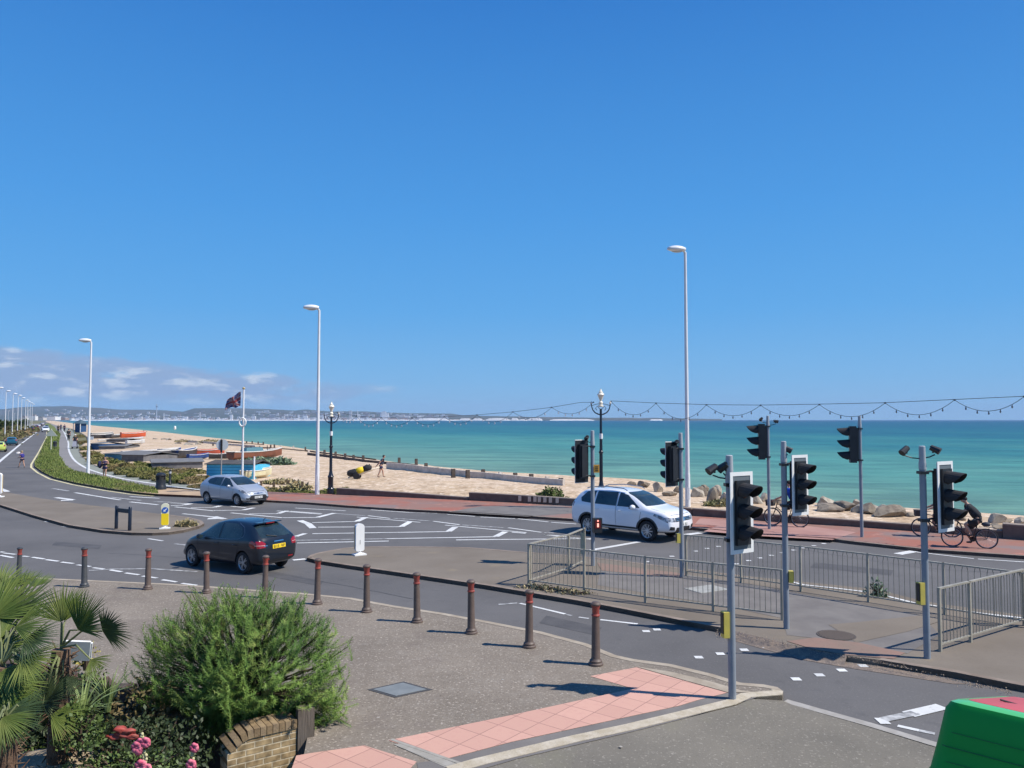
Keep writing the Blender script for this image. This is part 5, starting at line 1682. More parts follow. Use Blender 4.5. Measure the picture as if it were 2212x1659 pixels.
# ============ silver hatchback, front right view
def silver_hatch(root_label, P, full=True, name='hatchback_car'):
    r = empty(name, label=root_label, cat='car')
    st = [(-1.96, 0.45, 0.64, 0.74, 0.58, 0.62, 0.50), (-1.92, 0.33, 0.85, 0.97, 0.74, 0.76, 0.60), (-1.84, 0.26, 0.97, 1.10, 0.80, 0.83, 0.64), (-1.68, 0.22, 1.02, 1.28, 0.835, 0.85, 0.58),
          (-1.48, 0.20, 1.03, 1.40, 0.845, 0.855, 0.56), (-1.2, 0.19, 1.01, 1.45, 0.85, 0.86, 0.57), (-0.7, 0.18, 0.97, 1.48, 0.85, 0.86, 0.58), (-0.2, 0.18, 0.93, 1.48, 0.85, 0.86, 0.59), (0.25, 0.18, 0.91, 1.43, 0.85, 0.86, 0.585),
          (0.70, 0.18, 0.90, 1.26, 0.85, 0.86, 0.58), (1.05, 0.18, 0.89, 1.07, 0.85, 0.855, 0.60), (1.25, 0.19, 0.87, 0.985, 0.85, 0.845, 0.62), (1.52, 0.20, 0.80, 0.90, 0.83, 0.81, 0.56), (1.76, 0.22, 0.68, 0.79, 0.79, 0.74, 0.50), (1.91, 0.25, 0.56, 0.66, 0.72, 0.65, 0.44), (1.965, 0.34, 0.48, 0.55, 0.58, 0.52, 0.38)]
    wx = [(-1.24, 0.94, 0.345), (-1.24, -0.94, 0.345), (1.25, 0.94, 0.345), (1.25, -0.94, 0.345)]
    body, bvh = body_shell(st, [P, M_MATTBLK], r, wheels=wx if full else (), wr=0.305, sub=2 if full else 1)
    for x, y in ((-1.24, 0.745), (-1.24, -0.745), (1.25, 0.745), (1.25, -0.745)):
        if full: wheel(r, x, y, 0.305, 0.19, 'seven', sd=1 if y > 0 else -1)
        else:
            a = MB(); a.lathe((0, 0, 0), [(0.30, -0.11), (0.30, 0.13)], 16, M=Matrix.Translation((x, y * 1.02, 0.305)) @ Matrix.Rotation(PI / 2, 4, 'X')); a.build('wheel', M_TYRE, r)
    for ax, sg in (('L', 1), ('R', -1)):
        patch(bvh, [(0.92, 0.965), (0.34, 1.33), (0.0, 1.385), (-0.04, 0.965)], ax, M_GLASS, 'side_window', r)
        patch(bvh, [(-0.10, 0.975), (-0.08, 1.39), (-0.80, 1.375), (-1.15, 1.28), (-1.25, 1.16), (-1.05, 1.05)], ax, M_GLASS, 'side_window', r)
        if full:
            for pl in ([(1.0, 0.88), (0.92, 0.5), (0.82, 0.30), (-0.06, 0.30), (-0.07, 0.6), (-0.06, 1.39)], [(-0.07, 0.30), (-0.85, 0.30), (-1.0, 0.60), (-1.08, 0.95)]): seam(bvh, pl, ax, r)
            for hx in (0.08, -0.86):
                a = MB(); q = bvh.ray_cast(Vector((hx, sg * 3, 0.80)), Vector((0, -sg, 0)))[0]; a.tube([q + Vector((0.09, sg * 0.01, 0)), q + Vector((0, sg * 0.03, 0.003)), q + Vector((-0.09, sg * 0.01, 0))], 0.012, 6); a.build('door_handle', P, r)
            mirror_(r, 0.76, sg * 0.88, 0.99, P)
        patch(bvh, [(sg * 0.80, 0.80), (sg * 0.82, 1.12), (sg * 0.66, 1.12), (sg * 0.62, 0.82)], 'B', M_TAIL, 'tail_light', r)
        if full:
            patch(bvh, [(1.36, 0.80), (1.62, 0.66), (1.82, 0.58), (1.86, 0.66), (1.60, 0.80), (1.38, 0.86)], ax, M_HEADL, 'headlight', r, cell=0.04)
        patch(bvh, [(sg * 0.46, 0.60), (sg * 0.76, 0.64), (sg * 0.80, 0.76), (sg * 0.58, 0.72)], 'F', M_HEADL, 'headlight', r)
        if full: patch(bvh, [(sg * 0.58, 0.34), (sg * 0.72, 0.36), (sg * 0.72, 0.42), (sg * 0.60, 0.42)], 'F', M_TRIM, 'fog_light', r)
    patch(bvh, [(-0.62, 1.035), (0.62, 1.035), (0.60, 1.14), (0.53, 1.35), (0.46, 1.385), (-0.46, 1.385), (-0.53, 1.35), (-0.60, 1.14)], 'F', M_GLASS, 'windscreen', r)
    patch(bvh, [(-0.56, 1.08), (0.56, 1.08), (0.48, 1.36), (-0.48, 1.36)], 'B', M_GLASS, 'rear_window', r)
    patch(bvh, [(-0.50, 0.30), (0.50, 0.30), (0.60, 0.40), (0.44, 0.54), (-0.44, 0.54), (-0.60, 0.40)], 'F', M_TRIM, 'grille', r)
    if full:
        patch(bvh, [(-0.28, 0.615), (0.28, 0.615), (0.30, 0.64), (-0.30, 0.64)], 'F', M_CHROME, 'grille_bar', r, off=0.012)
        patch(bvh, [(-0.07, 0.60), (0.07, 0.60), (0.07, 0.655), (-0.07, 0.655)], 'F', mat('badge_blue', (0.05, 0.08, 0.2), rough=0.2), 'badge', r, off=0.02)
        seam(bvh, [(-0.60, 0.98), (-0.52, 0.72), (0.52, 0.72), (0.60, 0.98)], 'F', r, 'bonnet_seam')
        a = MB(); q = bvh.ray_cast(Vector((5, 0, 0.43)), Vector((-1, 0, 0)))[0]; a.box((q.x + 0.015, 0, 0.43), (0.012, 0.50, 0.11)); pl_ = a.build('number_plate', M_PLATEW, r)
        tm, mt_ = text_marks(bvh, r, r, 'F', 0, 0.43, 0.46, 0.075, 'GX60 BLN', M_MATTBLK)
        tm.v = [(x_ + q.x + 0.024, y_, z_) for x_, y_, z_ in tm.v]; tm.build('registration', mt_, pl_)
        a = MB(); a.box((1.80, 0, 0.245), (0.16, 1.2, 0.05)); a.build('front_lip', M_TRIM, r)
        for sg in (1, -1):
            a = MB(); q0 = bvh.ray_cast(Vector((5, sg * 0.5, 1.05)), Vector((-1, 0, 0)))[0]; q1 = bvh.ray_cast(Vector((5, sg * 0.5 - 0.35 * sg, 1.10)), Vector((-1, 0, 0)))[0]
            a.tube([q0 + Vector((0.02, 0, 0.01)), q1 + Vector((0.02, 0, 0.01))], 0.009, 5); a.build('wiper', M_TRIM, r)
    return r


P_SIL = mat('silver_paint', (0.43, 0.46, 0.50), rough=0.30, metal=0.35, coat=0.8)
r = silver_hatch('silver hatchback with white front number plate driving right past the litter bin', P_SIL)
put_vehicle(r, -32.5, 0.95, ZP(716, 1411), (1.25, -0.80), 1.04)


# ============ white SUV
def white_suv():
    r = empty('sport_utility_car', label='white sport utility car with roof rails waiting on the main road', cat='car')
    P = mat('white_paint', (0.80, 0.81, 0.83), rough=0.25, coat=1.0)
    CL = mat('grey_cladding', (0.045, 0.05, 0.055), rough=0.6)
    st = [(-2.17, 0.52, 0.72, 0.84, 0.62, 0.66, 0.56), (-2.13, 0.40, 0.95, 1.06, 0.78, 0.80, 0.66), (-2.03, 0.34, 1.06, 1.24, 0.86, 0.87, 0.68), (-1.88, 0.30, 1.10, 1.44, 0.885, 0.89, 0.66),
          (-1.68, 0.28, 1.10, 1.58, 0.895, 0.90, 0.65), (-1.35, 0.27, 1.09, 1.645, 0.90, 0.905, 0.655), (-0.8, 0.26, 1.07, 1.68, 0.90, 0.905, 0.665), (-0.2, 0.26, 1.05, 1.68, 0.90, 0.905, 0.67), (0.25, 0.26, 1.035, 1.63, 0.90, 0.905, 0.665),
          (0.70, 0.26, 1.03, 1.50, 0.90, 0.905, 0.665), (1.08, 0.26, 1.03, 1.28, 0.90, 0.905, 0.69), (1.28, 0.27, 1.02, 1.15, 0.90, 0.90, 0.73), (1.62, 0.28, 0.98, 1.095, 0.895, 0.885, 0.72), (1.95, 0.30, 0.92, 1.04, 0.885, 0.865, 0.70), (2.15, 0.32, 0.80, 0.94, 0.85, 0.83, 0.68), (2.27, 0.38, 0.66, 0.78, 0.76, 0.74, 0.62)]
    wx = [(-1.30, 0.98, 0.405), (-1.30, -0.98, 0.405), (1.30, 0.98, 0.405), (1.30, -0.98, 0.405)]
    body, bvh = body_shell(st, [P, M_MATTBLK], r, wheels=wx, wr=0.35)
    for x, y in ((-1.30, 0.79), (-1.30, -0.79), (1.30, 0.79), (1.30, -0.79)):
        wheel(r, x, y, 0.35, 0.22, 'multi', sd=1 if y > 0 else -1, rim=mat('bright_alloy', (0.55, 0.56, 0.57), rough=0.35, metal=0.5))
    for ax, sg in (('L', 1), ('R', -1)):
        patch(bvh, [(0.98, 1.10), (0.40, 1.50), (0.06, 1.575), (0.02, 1.11)], ax, M_GLASS, 'side_window', r)
        patch(bvh, [(-0.04, 1.11), (-0.02, 1.58), (-0.92, 1.575), (-0.98, 1.13)], ax, M_GLASS, 'side_window', r)
        patch(bvh, [(-1.04, 1.13), (-1.0, 1.57), (-1.42, 1.53), (-1.66, 1.30), (-1.60, 1.17)], ax, M_GLASS, 'side_window', r)
        for pl in ([(1.05, 0.98), (0.95, 0.5), (0.85, 0.42), (-0.02, 0.42), (-0.03, 0.8), (-0.01, 1.60)], [(-0.03, 0.42), (-0.85, 0.42), (-1.0, 0.78), (-1.03, 1.1)]): seam(bvh, pl, ax, r)
        seam(bvh, [(0.85, 0.365), (-0.85, 0.365)], ax, r, 'sill_cladding', 0.15, CL)
        for wxx in (-1.30, 1.30):
            pts = []
            for k in range(15):
                t = R(-8) + k / 14 * R(196); pts.append((wxx + 0.435 * math.cos(t), 0.35 + 0.435 * math.sin(t)))
            seam(bvh, pts, ax, r, 'arch_cladding', 0.06, CL)
        for hx in (0.12, -0.88):
            a = MB(); q = bvh.ray_cast(Vector((hx, sg * 3, 0.96)), Vector((0, -sg, 0)))[0]; a.tube([q + Vector((0.10, sg * 0.01, 0)), q + Vector((0, sg * 0.035, 0.003)), q + Vector((-0.10, sg * 0.01, 0))], 0.014, 6); a.build('door_handle', P, r)
        mirror_(r, 0.80, sg * 0.94, 1.13, P, 1.2)
        a = MB(); a.tube([(0.30, sg * 0.60, 1.645), (0.15, sg * 0.60, 1.71), (-0.6, sg * 0.60, 1.745), (-1.3, sg * 0.60, 1.70), (-1.5, sg * 0.60, 1.64)], 0.018, 8); a.build('roof_rail', mat('roof_rail_metal', (0.30, 0.31, 0.33), rough=0.35, metal=0.6), r)
        patch(bvh, [(1.55, 0.88), (2.02, 0.72), (2.12, 0.68), (2.15, 0.78), (1.9, 0.88), (1.60, 0.95)], ax, M_HEADL, 'headlight', r, cell=0.04)
        patch(bvh, [(sg * 0.50, 0.70), (sg * 0.80, 0.72), (sg * 0.86, 0.86), (sg * 0.52, 0.83)], 'F', M_HEADL, 'headlight', r, cell=0.04)
        patch(bvh, [(sg * 0.56, 0.42), (sg * 0.82, 0.44), (sg * 0.80, 0.56), (sg * 0.58, 0.53)], 'F', M_TRIM, 'fog_light', r)
        patch(bvh, [(-1.98, 0.98), (-2.12, 0.98), (-2.10, 1.16), (-1.92, 1.14)], ax, M_TAIL, 'tail_light', r)
    patch(bvh, [(-0.70, 1.17), (0.70, 1.17), (0.69, 1.26), (0.60, 1.54), (0.52, 1.59), (-0.52, 1.59), (-0.60, 1.54), (-0.69, 1.26)], 'F', M_GLASS, 'windscreen', r)
    g_ = patch(bvh, [(-0.50, 0.70), (0.50, 0.70), (0.52, 0.83), (-0.52, 0.83)], 'F', M_TRIM, 'grille', r)
    for z_ in (0.74, 0.79): patch(bvh, [(-0.48, z_ - 0.008), (0.48, z_ - 0.008), (0.48, z_ + 0.008), (-0.48, z_ + 0.008)], 'F', M_CHROME, 'grille_bar', r, off=0.014)
    patch(bvh, [(0.075 * math.cos(k * PI / 8), 0.765 + 0.07 * math.sin(k * PI / 8)) for k in range(16)], 'F', M_CHROME, 'badge', r, off=0.026)
    patch(bvh, [(-0.52, 0.36), (0.52, 0.36), (0.46, 0.50), (-0.46, 0.50)], 'F', M_TRIM, 'lower_grille', r)
    patch(bvh, [(-0.86, 0.335), (0.86, 0.335), (0.80, 0.365), (-0.80, 0.365)], 'F', CL, 'front_lip', r, off=0.012)
    a = MB(); q = bvh.ray_cast(Vector((5, 0, 0.59)), Vector((-1, 0, 0)))[0]; a.box((q.x + 0.02, 0, 0.59), (0.012, 0.52, 0.115)); pl_ = a.build('number_plate', M_PLATEW, r)
    tm, mt_ = text_marks(bvh, r, r, 'F', 0, 0.59, 0.48, 0.08, 'GN16 XLE', M_MATTBLK)
    tm.v = [(x_ + q.x + 0.029, y_, z_) for x_, y_, z_ in tm.v]; tm.build('registration', mt_, pl_)
    seam(bvh, [(-0.70, 1.10), (-0.62, 0.92), (0.62, 0.92), (0.70, 1.10)], 'F', r, 'bonnet_seam')
    return r


r = white_suv()
s_ = place_vehicle(r, Z3(335, 1287), Z3(816, 1345), 2.60, -1.30, 0.90, 'R'); print('suv', s_, r.rotation_euler)
r.scale = (s_, s_, s_ * 1.05)

# ============ green high-roofed van at the bottom right corner
r = empty('green_van', label='bright green van with a red-topped high roof, cut off by the bottom right corner', cat='van')
m_gr = mat('bright_green_paint', (0.012, 0.30, 0.045), rough=0.5, coat=0.0, spec=0.2)
m_gr2 = mat('lit_green_edge', (0.10, 0.50, 0.16), rough=0.35, coat=0.5)  # bright light along the roof rim put into a paler green
m_rd = mat('faded_red_roof', (0.55, 0.10, 0.10), (0.46, 0.075, 0.08), scale=2, rough=0.5)
c0 = AT(*Z6(760, 1090), 5.45)
Bd = Vector((0.72, -0.69, 0)); Ad = Vector((0.69, 0.72, 0))


def V(a_, b_, z): return Vector((c0.x, c0.y, 0)) + Ad * a_ + Bd * b_ + Vector((0, 0, z))


ztop = c0.z
L_, W_ = 4.3, 1.65
slope = 0.24


def ringv(inset, z, tilt=1.0):
    o_ = []
    # corners: rear-near, along B, far, along A ; rounded corners
    cr = 0.10 + max(0, -inset) * 0.3
    X0, X1, Y0, Y1 = inset, W_ - inset, inset, L_ - inset
    for cx_, cy_, a0 in ((X0 + cr, Y0 + cr, 180), (X1 - cr, Y0 + cr, 270), (X1 - cr, Y1 - cr, 0), (X0 + cr, Y1 - cr, 90)):
        for k in range(6):
            t = R(a0 + 90 * k / 5)
            x_, y_ = cx_ + cr * math.cos(t), cy_ + cr * math.sin(t)
            o_.append(V(x_, y_, z - slope * max(0, x_) * tilt))
    return o_


lev = [(-0.20, 0.35, 0), (-0.205, 1.2, 0), (-0.17, ztop - 0.66, 0), (-0.155, ztop - 0.56, 0.2), (-0.12, ztop - 0.50, 0.5), (-0.07, ztop - 0.28, 0.8), (-0.03, ztop - 0.07, 1), (0.0, ztop - 0.02, 1), (0.035, ztop, 1), (0.09, ztop + 0.008, 1)]


def loft(lv, name, m_, parent, cap=False):
    a = MB(); rs = [[a.vert(p) for p in ringv(*l)] for l in lv]
    for q, w in zip(rs, rs[1:]):
        for j in range(len(q)): a.face((q[j], q[(j + 1) % len(q)], w[(j + 1) % len(q)], w[j]))
    if cap: a.face(rs[-1])
    return a.build(name, m_, parent, smooth=True, autosmooth=50)


loft(lev[:4], 'body', m_gr, r)
loft(lev[3:8], 'roof_side', m_gr, r)
loft(lev[7:], 'roof_edge', m_gr2, r)
loft([(0.09, ztop + 0.009, 1), (0.12, ztop + 0.016, 1), (0.4, ztop + 0.03, 1)], 'roof_panel', m_rd, r, cap=True)
a = MB(); ring = [p for p in ringv(-0.163, ztop - 0.60, 0.1)]; a.tube(ring + [ring[0]], 0.018, 6, caps=False); a.build('gutter', mat('gutter_green', (0.02, 0.20, 0.07), rough=0.4), r, smooth=True)
for k in range(4):
    a = MB()
    zz = ztop - 0.20 - 0.095 * k
    ins = -0.082 - 0.030 * k * 0.7
    rr_ = ringv(ins, zz, 0.8 - 0.1 * k)
    a.tube([rr_[1], rr_[0]] + rr_[:0:-1][:6], 0.004, 5) if k in (1, 3) else a.tube([rr_[0], rr_[-1]], 0.003, 5)
    a.build('panel_line', mat('dark_green_line', (0.008, 0.13, 0.03), rough=0.5), r)
a = MB()
rr_ = ringv(-0.196, 1.2, 0)
a.tube([V(-0.172, 0.28, ztop - 0.68), V(-0.21, 0.28, 1.2), V(-0.21, 0.28, 0.5)], 0.005, 5); a.build('door_seam', mat('dark_green_line', (0, 0, 0)), r)
# roof light and aerial on the red panel
q = V(0.85, 0.72, ztop + 0.035 - slope * 0.85)
a = MB(); a.lathe(q, [(0.17, -0.02), (0.17, 0.02), (0.13, 0.07), (0.09, 0.16), (0.07, 0.19), (0, 0.20)], 16); a.build('roof_vent', mat('grey_perspex', (0.30, 0.28, 0.32), rough=0.15), r, smooth=True, autosmooth=40)
a = MB(); a.tube([q + Vector((-0.17, 0, 0.02)), q + Vector((-0.42, 0.05, 0.035)), q + Vector((-0.62, 0.07, 0.09))], 0.007, 6); a.build('aerial', M_TRIM, r)
for yy in (0.75, 3.45):
    for s_ in (-0.08, W_ + 0.08):
        a = MB(); a.lathe((0, 0, 0), [(0.33, -0.1), (0.33, 0.1)], 24, M=Matrix.Translation(V(s_, yy, 0.33)) @ Matrix.Rotation(math.atan2(Ad.y, Ad.x), 4, 'Z') @ Matrix.Rotation(PI / 2, 4, 'Y')); a.build('wheel', M_TYRE, r)

# ============ traffic in the distance on the main road
far_cars = [
    ((24, 962.5), 24, 'teal blue hatchback driving away in the left lane', (0.010, 0.09, 0.15), True),
    ((-4, 977), 30, 'pale yellow-green car cut by the left edge of the photo', (0.55, 0.62, 0.12), True),
    ((98.5, 933.5), 19.5, 'white car coming towards the camera on the main road', (0.72, 0.73, 0.74), False),
    ((67.5, 931.8), 15.5, 'dark maroon car parked nearest in the far roadside row', (0.06, 0.015, 0.02), True),
    ((74.5, 928.0), 12, 'silver grey car parked second in the far roadside row', (0.35, 0.35, 0.37), True),
    ((79.5, 925), 10.5, 'dark red car parked third in the far roadside row', (0.10, 0.012, 0.015), True),
    ((84, 922), 9, 'white car parked fourth in the far roadside row', (0.65, 0.65, 0.66), True),
    ((88, 920), 8.5, 'black car parked fifth in the far roadside row', (0.02, 0.02, 0.025), True),
    ((92, 918), 8, 'pale car parked last in the far roadside row', (0.5, 0.5, 0.5), True),
    ((101, 924), 9, 'dark car behind the approaching white car', (0.03, 0.035, 0.045), False),
]
road_yaw = math.atan2(0.86, -0.51)
for i, ((u, v), wpx, lab, colr, away) in enumerate(far_cars):
    c = silver_hatch(lab, mat('far_car_paint_%s' % ORD[i], colr, rough=0.3, coat=0.8), full=False, name='distant_car')
    p = G(u, v)
    c.location = p + Vector((-0.51, 0.86, 0)) * 1.9
    c.rotation_euler = (0, 0, road_yaw if away else road_yaw + PI)
    s = wpx * pxm(p.y) / 2.35
    s = min(max(s, 0.95), 1.35)
    c.scale = (s, s, s)
    if i >= 3: c['group'] = 'cars queueing and parked down the main road'
# ------------------------------------------------------------------ people and bicycles
M_SKIN = mat('skin', (0.50, 0.29, 0.20), (0.42, 0.23, 0.16), scale=20, rough=0.6)
M_HAIRD = mat('dark_hair', (0.025, 0.018, 0.014), rough=0.8)
M_HAIRF = mat('fair_hair', (0.40, 0.28, 0.14), rough=0.8)


def skin_mesh(name, pts, edges, m_, parent, root_i=0, sub=1):
    """pts: list of (co, radius or (rx, ry))"""
    me = bpy.data.meshes.new(name)
    me.from_pydata([tuple(p[0]) for p in pts], edges, [])
    o = bpy.data.objects.new(name, me); COL.objects.link(o); o.parent = parent
    ms = o.modifiers.new('k', 'SKIN')
    for i, p in enumerate(pts):
        r_ = p[1] if isinstance(p[1], tuple) else (p[1], p[1])
        sv = me.skin_vertices[0].data[i]
        sv.radius = r_; sv.use_root = (i == root_i)
    s2 = o.modifiers.new('s', 'SUBSURF'); s2.levels = sub; s2.render_levels = sub
    bpy.context.view_layer.update()
    bake(o)
    o.data.materials.clear(); o.data.materials.append(m_)
    o.data.polygons.foreach_set('use_smooth', [True] * len(o.data.polygons))
    return o


def chain(pts, edges, seq, start=None):
    """append a chain of (co, r); returns the index of the last"""
    last = start
    for p in seq:
        pts.append(p)
        if last is not None: edges.append((last, len(pts) - 1))
        last = len(pts) - 1
    return last


def fat(pts, k):
    return [(c, tuple(x * k for x in r_) if isinstance(r_, tuple) else r_ * k) for c, r_ in pts]


def person(label, loc, yaw, J, shirt, bottom, hair=M_HAIRD, cap=None, s=1.0, long_hair=False, sleeve=0.45, leg_cover=0.5, shoes=None, extra=None, name='person', group=None, fem=False):
    """J: joints in the person's frame (x forward, y left, z up)"""
    r = empty(name, loc, yaw, label, 'person', group, s)
    v = {k: Vector(c) for k, c in J.items()}
    pts, ed = [], []
    W = 0.85 if fem else 1.0
    pel = chain(pts, ed, [(v['pelvis'], (0.135, 0.10))])
    sp = chain(pts, ed, [((v['pelvis'] * 0.5 + v['chest'] * 0.5), (0.115 * W, 0.09)), (v['chest'], (0.145 * W, 0.10)), (v['neck'], 0.055), (v['head'] * 0.35 + v['neck'] * 0.65, 0.048)], pel)
    hd = chain(pts, ed, [(v['head'] + Vector((0, 0, -0.03)), (0.075, 0.085)), (v['head'] + Vector((-0.005, 0, 0.05)), (0.078, 0.09)), (v['head'] + Vector((-0.01, 0, 0.10)), (0.05, 0.06))], sp)
    nose = chain(pts, ed, [(v['head'] + Vector((0.10, 0, -0.01)), 0.012)], len(pts) - 3)
    chest_i = 2
    for sd in 'LR':
        sh = v['chest'] + (v['sh' + sd] - v['chest'])
        el, wr_ = v['el' + sd], v['wr' + sd]
        w_i = chain(pts, ed, [(sh, 0.055), (sh.lerp(el, 0.5), 0.046), (el, 0.038), (el.lerp(wr_, 0.45), 0.036), (wr_, 0.025)], chest_i)
        d = (wr_ - el).normalized()
        side = Vector((0, 0, 1)).cross(d)
        side = side.normalized() if side.length > 0.1 else Vector((0, 1, 0))
        palm = chain(pts, ed, [(wr_ + d * 0.055, (0.036, 0.020))], w_i)
        dn = d.cross(side)
        for k in range(4):
            o_ = side * (0.030 - 0.020 * k)
            ln = (0.072, 0.082, 0.076, 0.058)[k]
            curl = Vector((0, 0, -1)) * 0.03
            chain(pts, ed, [(wr_ + d * 0.095 + o_, 0.0095), (wr_ + d * (0.095 + ln * 0.55) + o_ + curl * 0.5, 0.0088), (wr_ + d * (0.095 + ln * 0.85) + o_ + curl * 1.4, 0.0075)], palm)
        chain(pts, ed, [(wr_ + d * 0.045 + side * (0.048), 0.011), (wr_ + d * 0.085 + side * 0.062 + Vector((0, 0, -0.012)), 0.009)], palm)
        hp, kn, an, toe = v['hip' + sd], v['kn' + sd], v['an' + sd], v['toe' + sd]
        chain(pts, ed, [(hp, 0.092), (hp.lerp(kn, 0.5), 0.078), (kn, 0.054), (kn.lerp(an, 0.35), 0.055), (an, 0.034), (an.lerp(toe, 0.45) + Vector((0, 0, -0.03)), 0.035), (toe, 0.026)], pel)
    body = skin_mesh('body', fat(pts, 1.18), ed, M_SKIN, r, 0)
    # shirt
    pts, ed = [], []
    c = chain(pts, ed, [(v['pelvis'] + (v['chest'] - v['pelvis']) * 0.05, (0.16 * W, 0.135)), (v['pelvis'].lerp(v['chest'], 0.5), (0.15 * W, 0.13)), (v['chest'], (0.175 * W, 0.145)), (v['chest'].lerp(v['neck'], 0.75), 0.085)])
    for sd in 'LR':
        sh, el = v['sh' + sd], v['el' + sd]
        if sleeve > 0:
            chain(pts, ed, [(sh, 0.070), (sh.lerp(el, sleeve), 0.060), (sh.lerp(el, sleeve * 1.15), 0.055)], 2)
        else:
            chain(pts, ed, [(v['chest'].lerp(sh, 0.85), 0.055)], 2)
    skin_mesh('shirt', fat(pts, 1.42), ed, shirt, r, 0)
    # shorts, skirt or trousers
    pts, ed = [], []
    chain(pts, ed, [(v['pelvis'] + (v['chest'] - v['pelvis']) * 0.12, (0.145, 0.115)), (v['pelvis'], (0.155, 0.125))])
    for sd in 'LR':
        hp, kn, an = v['hip' + sd], v['kn' + sd], v['an' + sd]
        sq = [(hp, 0.108), (hp.lerp(kn, 0.5), 0.096)]
        if leg_cover <= 1: sq = [(hp, 0.108), (hp.lerp(kn, leg_cover * 0.7), 0.100), (hp.lerp(kn, leg_cover), 0.090)]
        else: sq += [(kn, 0.070), (kn.lerp(an, 0.5), 0.062), (kn.lerp(an, 0.92), 0.050)]
        chain(pts, ed, sq, 1)
    skin_mesh('shorts' if leg_cover <= 1 else 'trousers', fat(pts, 1.32), ed, bottom, r, 0)
    for sd in 'LR':
        an, toe = v['an' + sd], v['toe' + sd]
        d = (toe - an).normalized()
        skin_mesh('shoe', [(an + Vector((0, 0, -0.01)) - d * 0.03, 0.044), (an.lerp(toe, 0.35) + Vector((0, 0, -0.035)), (0.045, 0.040)), (toe + d * 0.02, (0.040, 0.030))], [(0, 1), (1, 2)], shoes or M_MATTBLK, r, 0)
    hm = MB(); hm.blob(v['head'] + Vector((-0.028, 0, 0.055)), (0.108, 0.094, 0.095), 2, 0.05, 2)
    if long_hair: hm.blob(v['head'] + Vector((-0.075, 0, -0.05)), (0.06, 0.085, 0.15), 3, 0.1, 2)
    if not cap: hm.build('hair', hair, r, smooth=True)
    if cap:
        a = MB(); a.blob(v['head'] + Vector((-0.012, 0, 0.065)), (0.112, 0.097, 0.085), 2, 0.0, 2); a.build('cap', cap, r, smooth=True)
        a = MB(); a.blob(v['head'] + Vector((0.125, 0, 0.055)), (0.065, 0.07, 0.012), 2, 0.0, 2); a.build('cap_peak', cap, r, smooth=True)
    # face: eyes, mouth
    a = MB()
    for sy in (-1, 1): a.blob(v['head'] + Vector((0.083, sy * 0.031, 0.015)), (0.010, 0.013, 0.007), 1, 0, 1)
    a.cur = 0; a.build('eyes', mat('eye_dark', (0.03, 0.02, 0.02)), r)
    a = MB(); a.blob(v['head'] + Vector((0.082, 0, -0.055)), (0.008, 0.024, 0.006), 1, 0, 1); a.build('mouth', mat('lip', (0.35, 0.12, 0.10)), r)
    for sy in (-1, 1):
        a = MB(); a.blob(v['head'] + Vector((-0.005, sy * 0.088, 0.0)), (0.022, 0.010, 0.032), 1, 0, 1); a.build('ear', M_SKIN, r, smooth=True)
    return r


def stand(step=0.0, lean=0.0, arm=0.0):
    J = dict(pelvis=(0, 0, 0.95), chest=(0.02 + lean, 0, 1.33), neck=(0.02 + lean, 0, 1.49), head=(0.04 + lean * 1.2, 0, 1.62), shL=(0.01 + lean, 0.18, 1.40), shR=(0.01 + lean, -0.18, 1.40),
             elL=(-0.04 + arm + lean, 0.24, 1.13), wrL=(0.06 + arm * 2 + lean, 0.24, 0.90), elR=(-0.04 - arm + lean, -0.24, 1.13), wrR=(0.06 - arm * 1.2 + lean, -0.24, 0.90),
             hipL=(0, 0.09, 0.90), hipR=(0, -0.09, 0.90), knL=(0.04 + step * 0.6, 0.09, 0.50), anL=(step, 0.09, 0.09), toeL=(step + 0.16, 0.10, 0.035),
             knR=(0.04 - step * 0.35, -0.09, 0.50), anR=(-step, -0.09, 0.11), toeR=(-step + 0.15, -0.10, 0.035))
    return J


M_BLUE = mat('blue_top', (0.03, 0.03, 0.20), rough=0.9)
M_NAVY = mat('navy_cloth', (0.012, 0.014, 0.06), rough=0.9)
M_BLKC = mat('black_cloth', (0.018, 0.02, 0.024), (0.028, 0.03, 0.034), scale=8, rough=0.95)
M_WHC = mat('white_cloth', (0.65, 0.62, 0.60), rough=0.9)
M_GRYC = mat('slate_cloth', (0.055, 0.075, 0.12), rough=0.9)

# someone jogging across the main road with a white bag
p = G(48, 1010)
J = stand(0.28, 0.06, 0.05)
J.update(knL=(0.22, 0.09, 0.55), anL=(0.30, 0.09, 0.12), toeL=(0.46, 0.10, 0.06), anR=(-0.20, -0.09, 0.10), wrL=(0.32, 0.18, 1.05), wrR=(0.30, -0.18, 1.05), elL=(0.08, 0.26, 1.10), elR=(0.06, -0.26, 1.10))
pr_ = person('person in a blue top running across the main road carrying white towels', p, PI * 0.95, J, M_BLUE, M_NAVY, M_HAIRF, s=36 * pxm(p.y) / 1.75 * 1.0, leg_cover=0.35)
a = MB(); a.blob((0, 0, 0), (0.17, 0.24, 0.13), 4, 0.3, 2)
b_ = a.build('towel_bundle', M_WHC, smooth=True, loc=p + Vector((-0.40, 0.02, 1.30)))
tag(b_, 'white bundle of towels held by the person crossing the main road', 'towels')

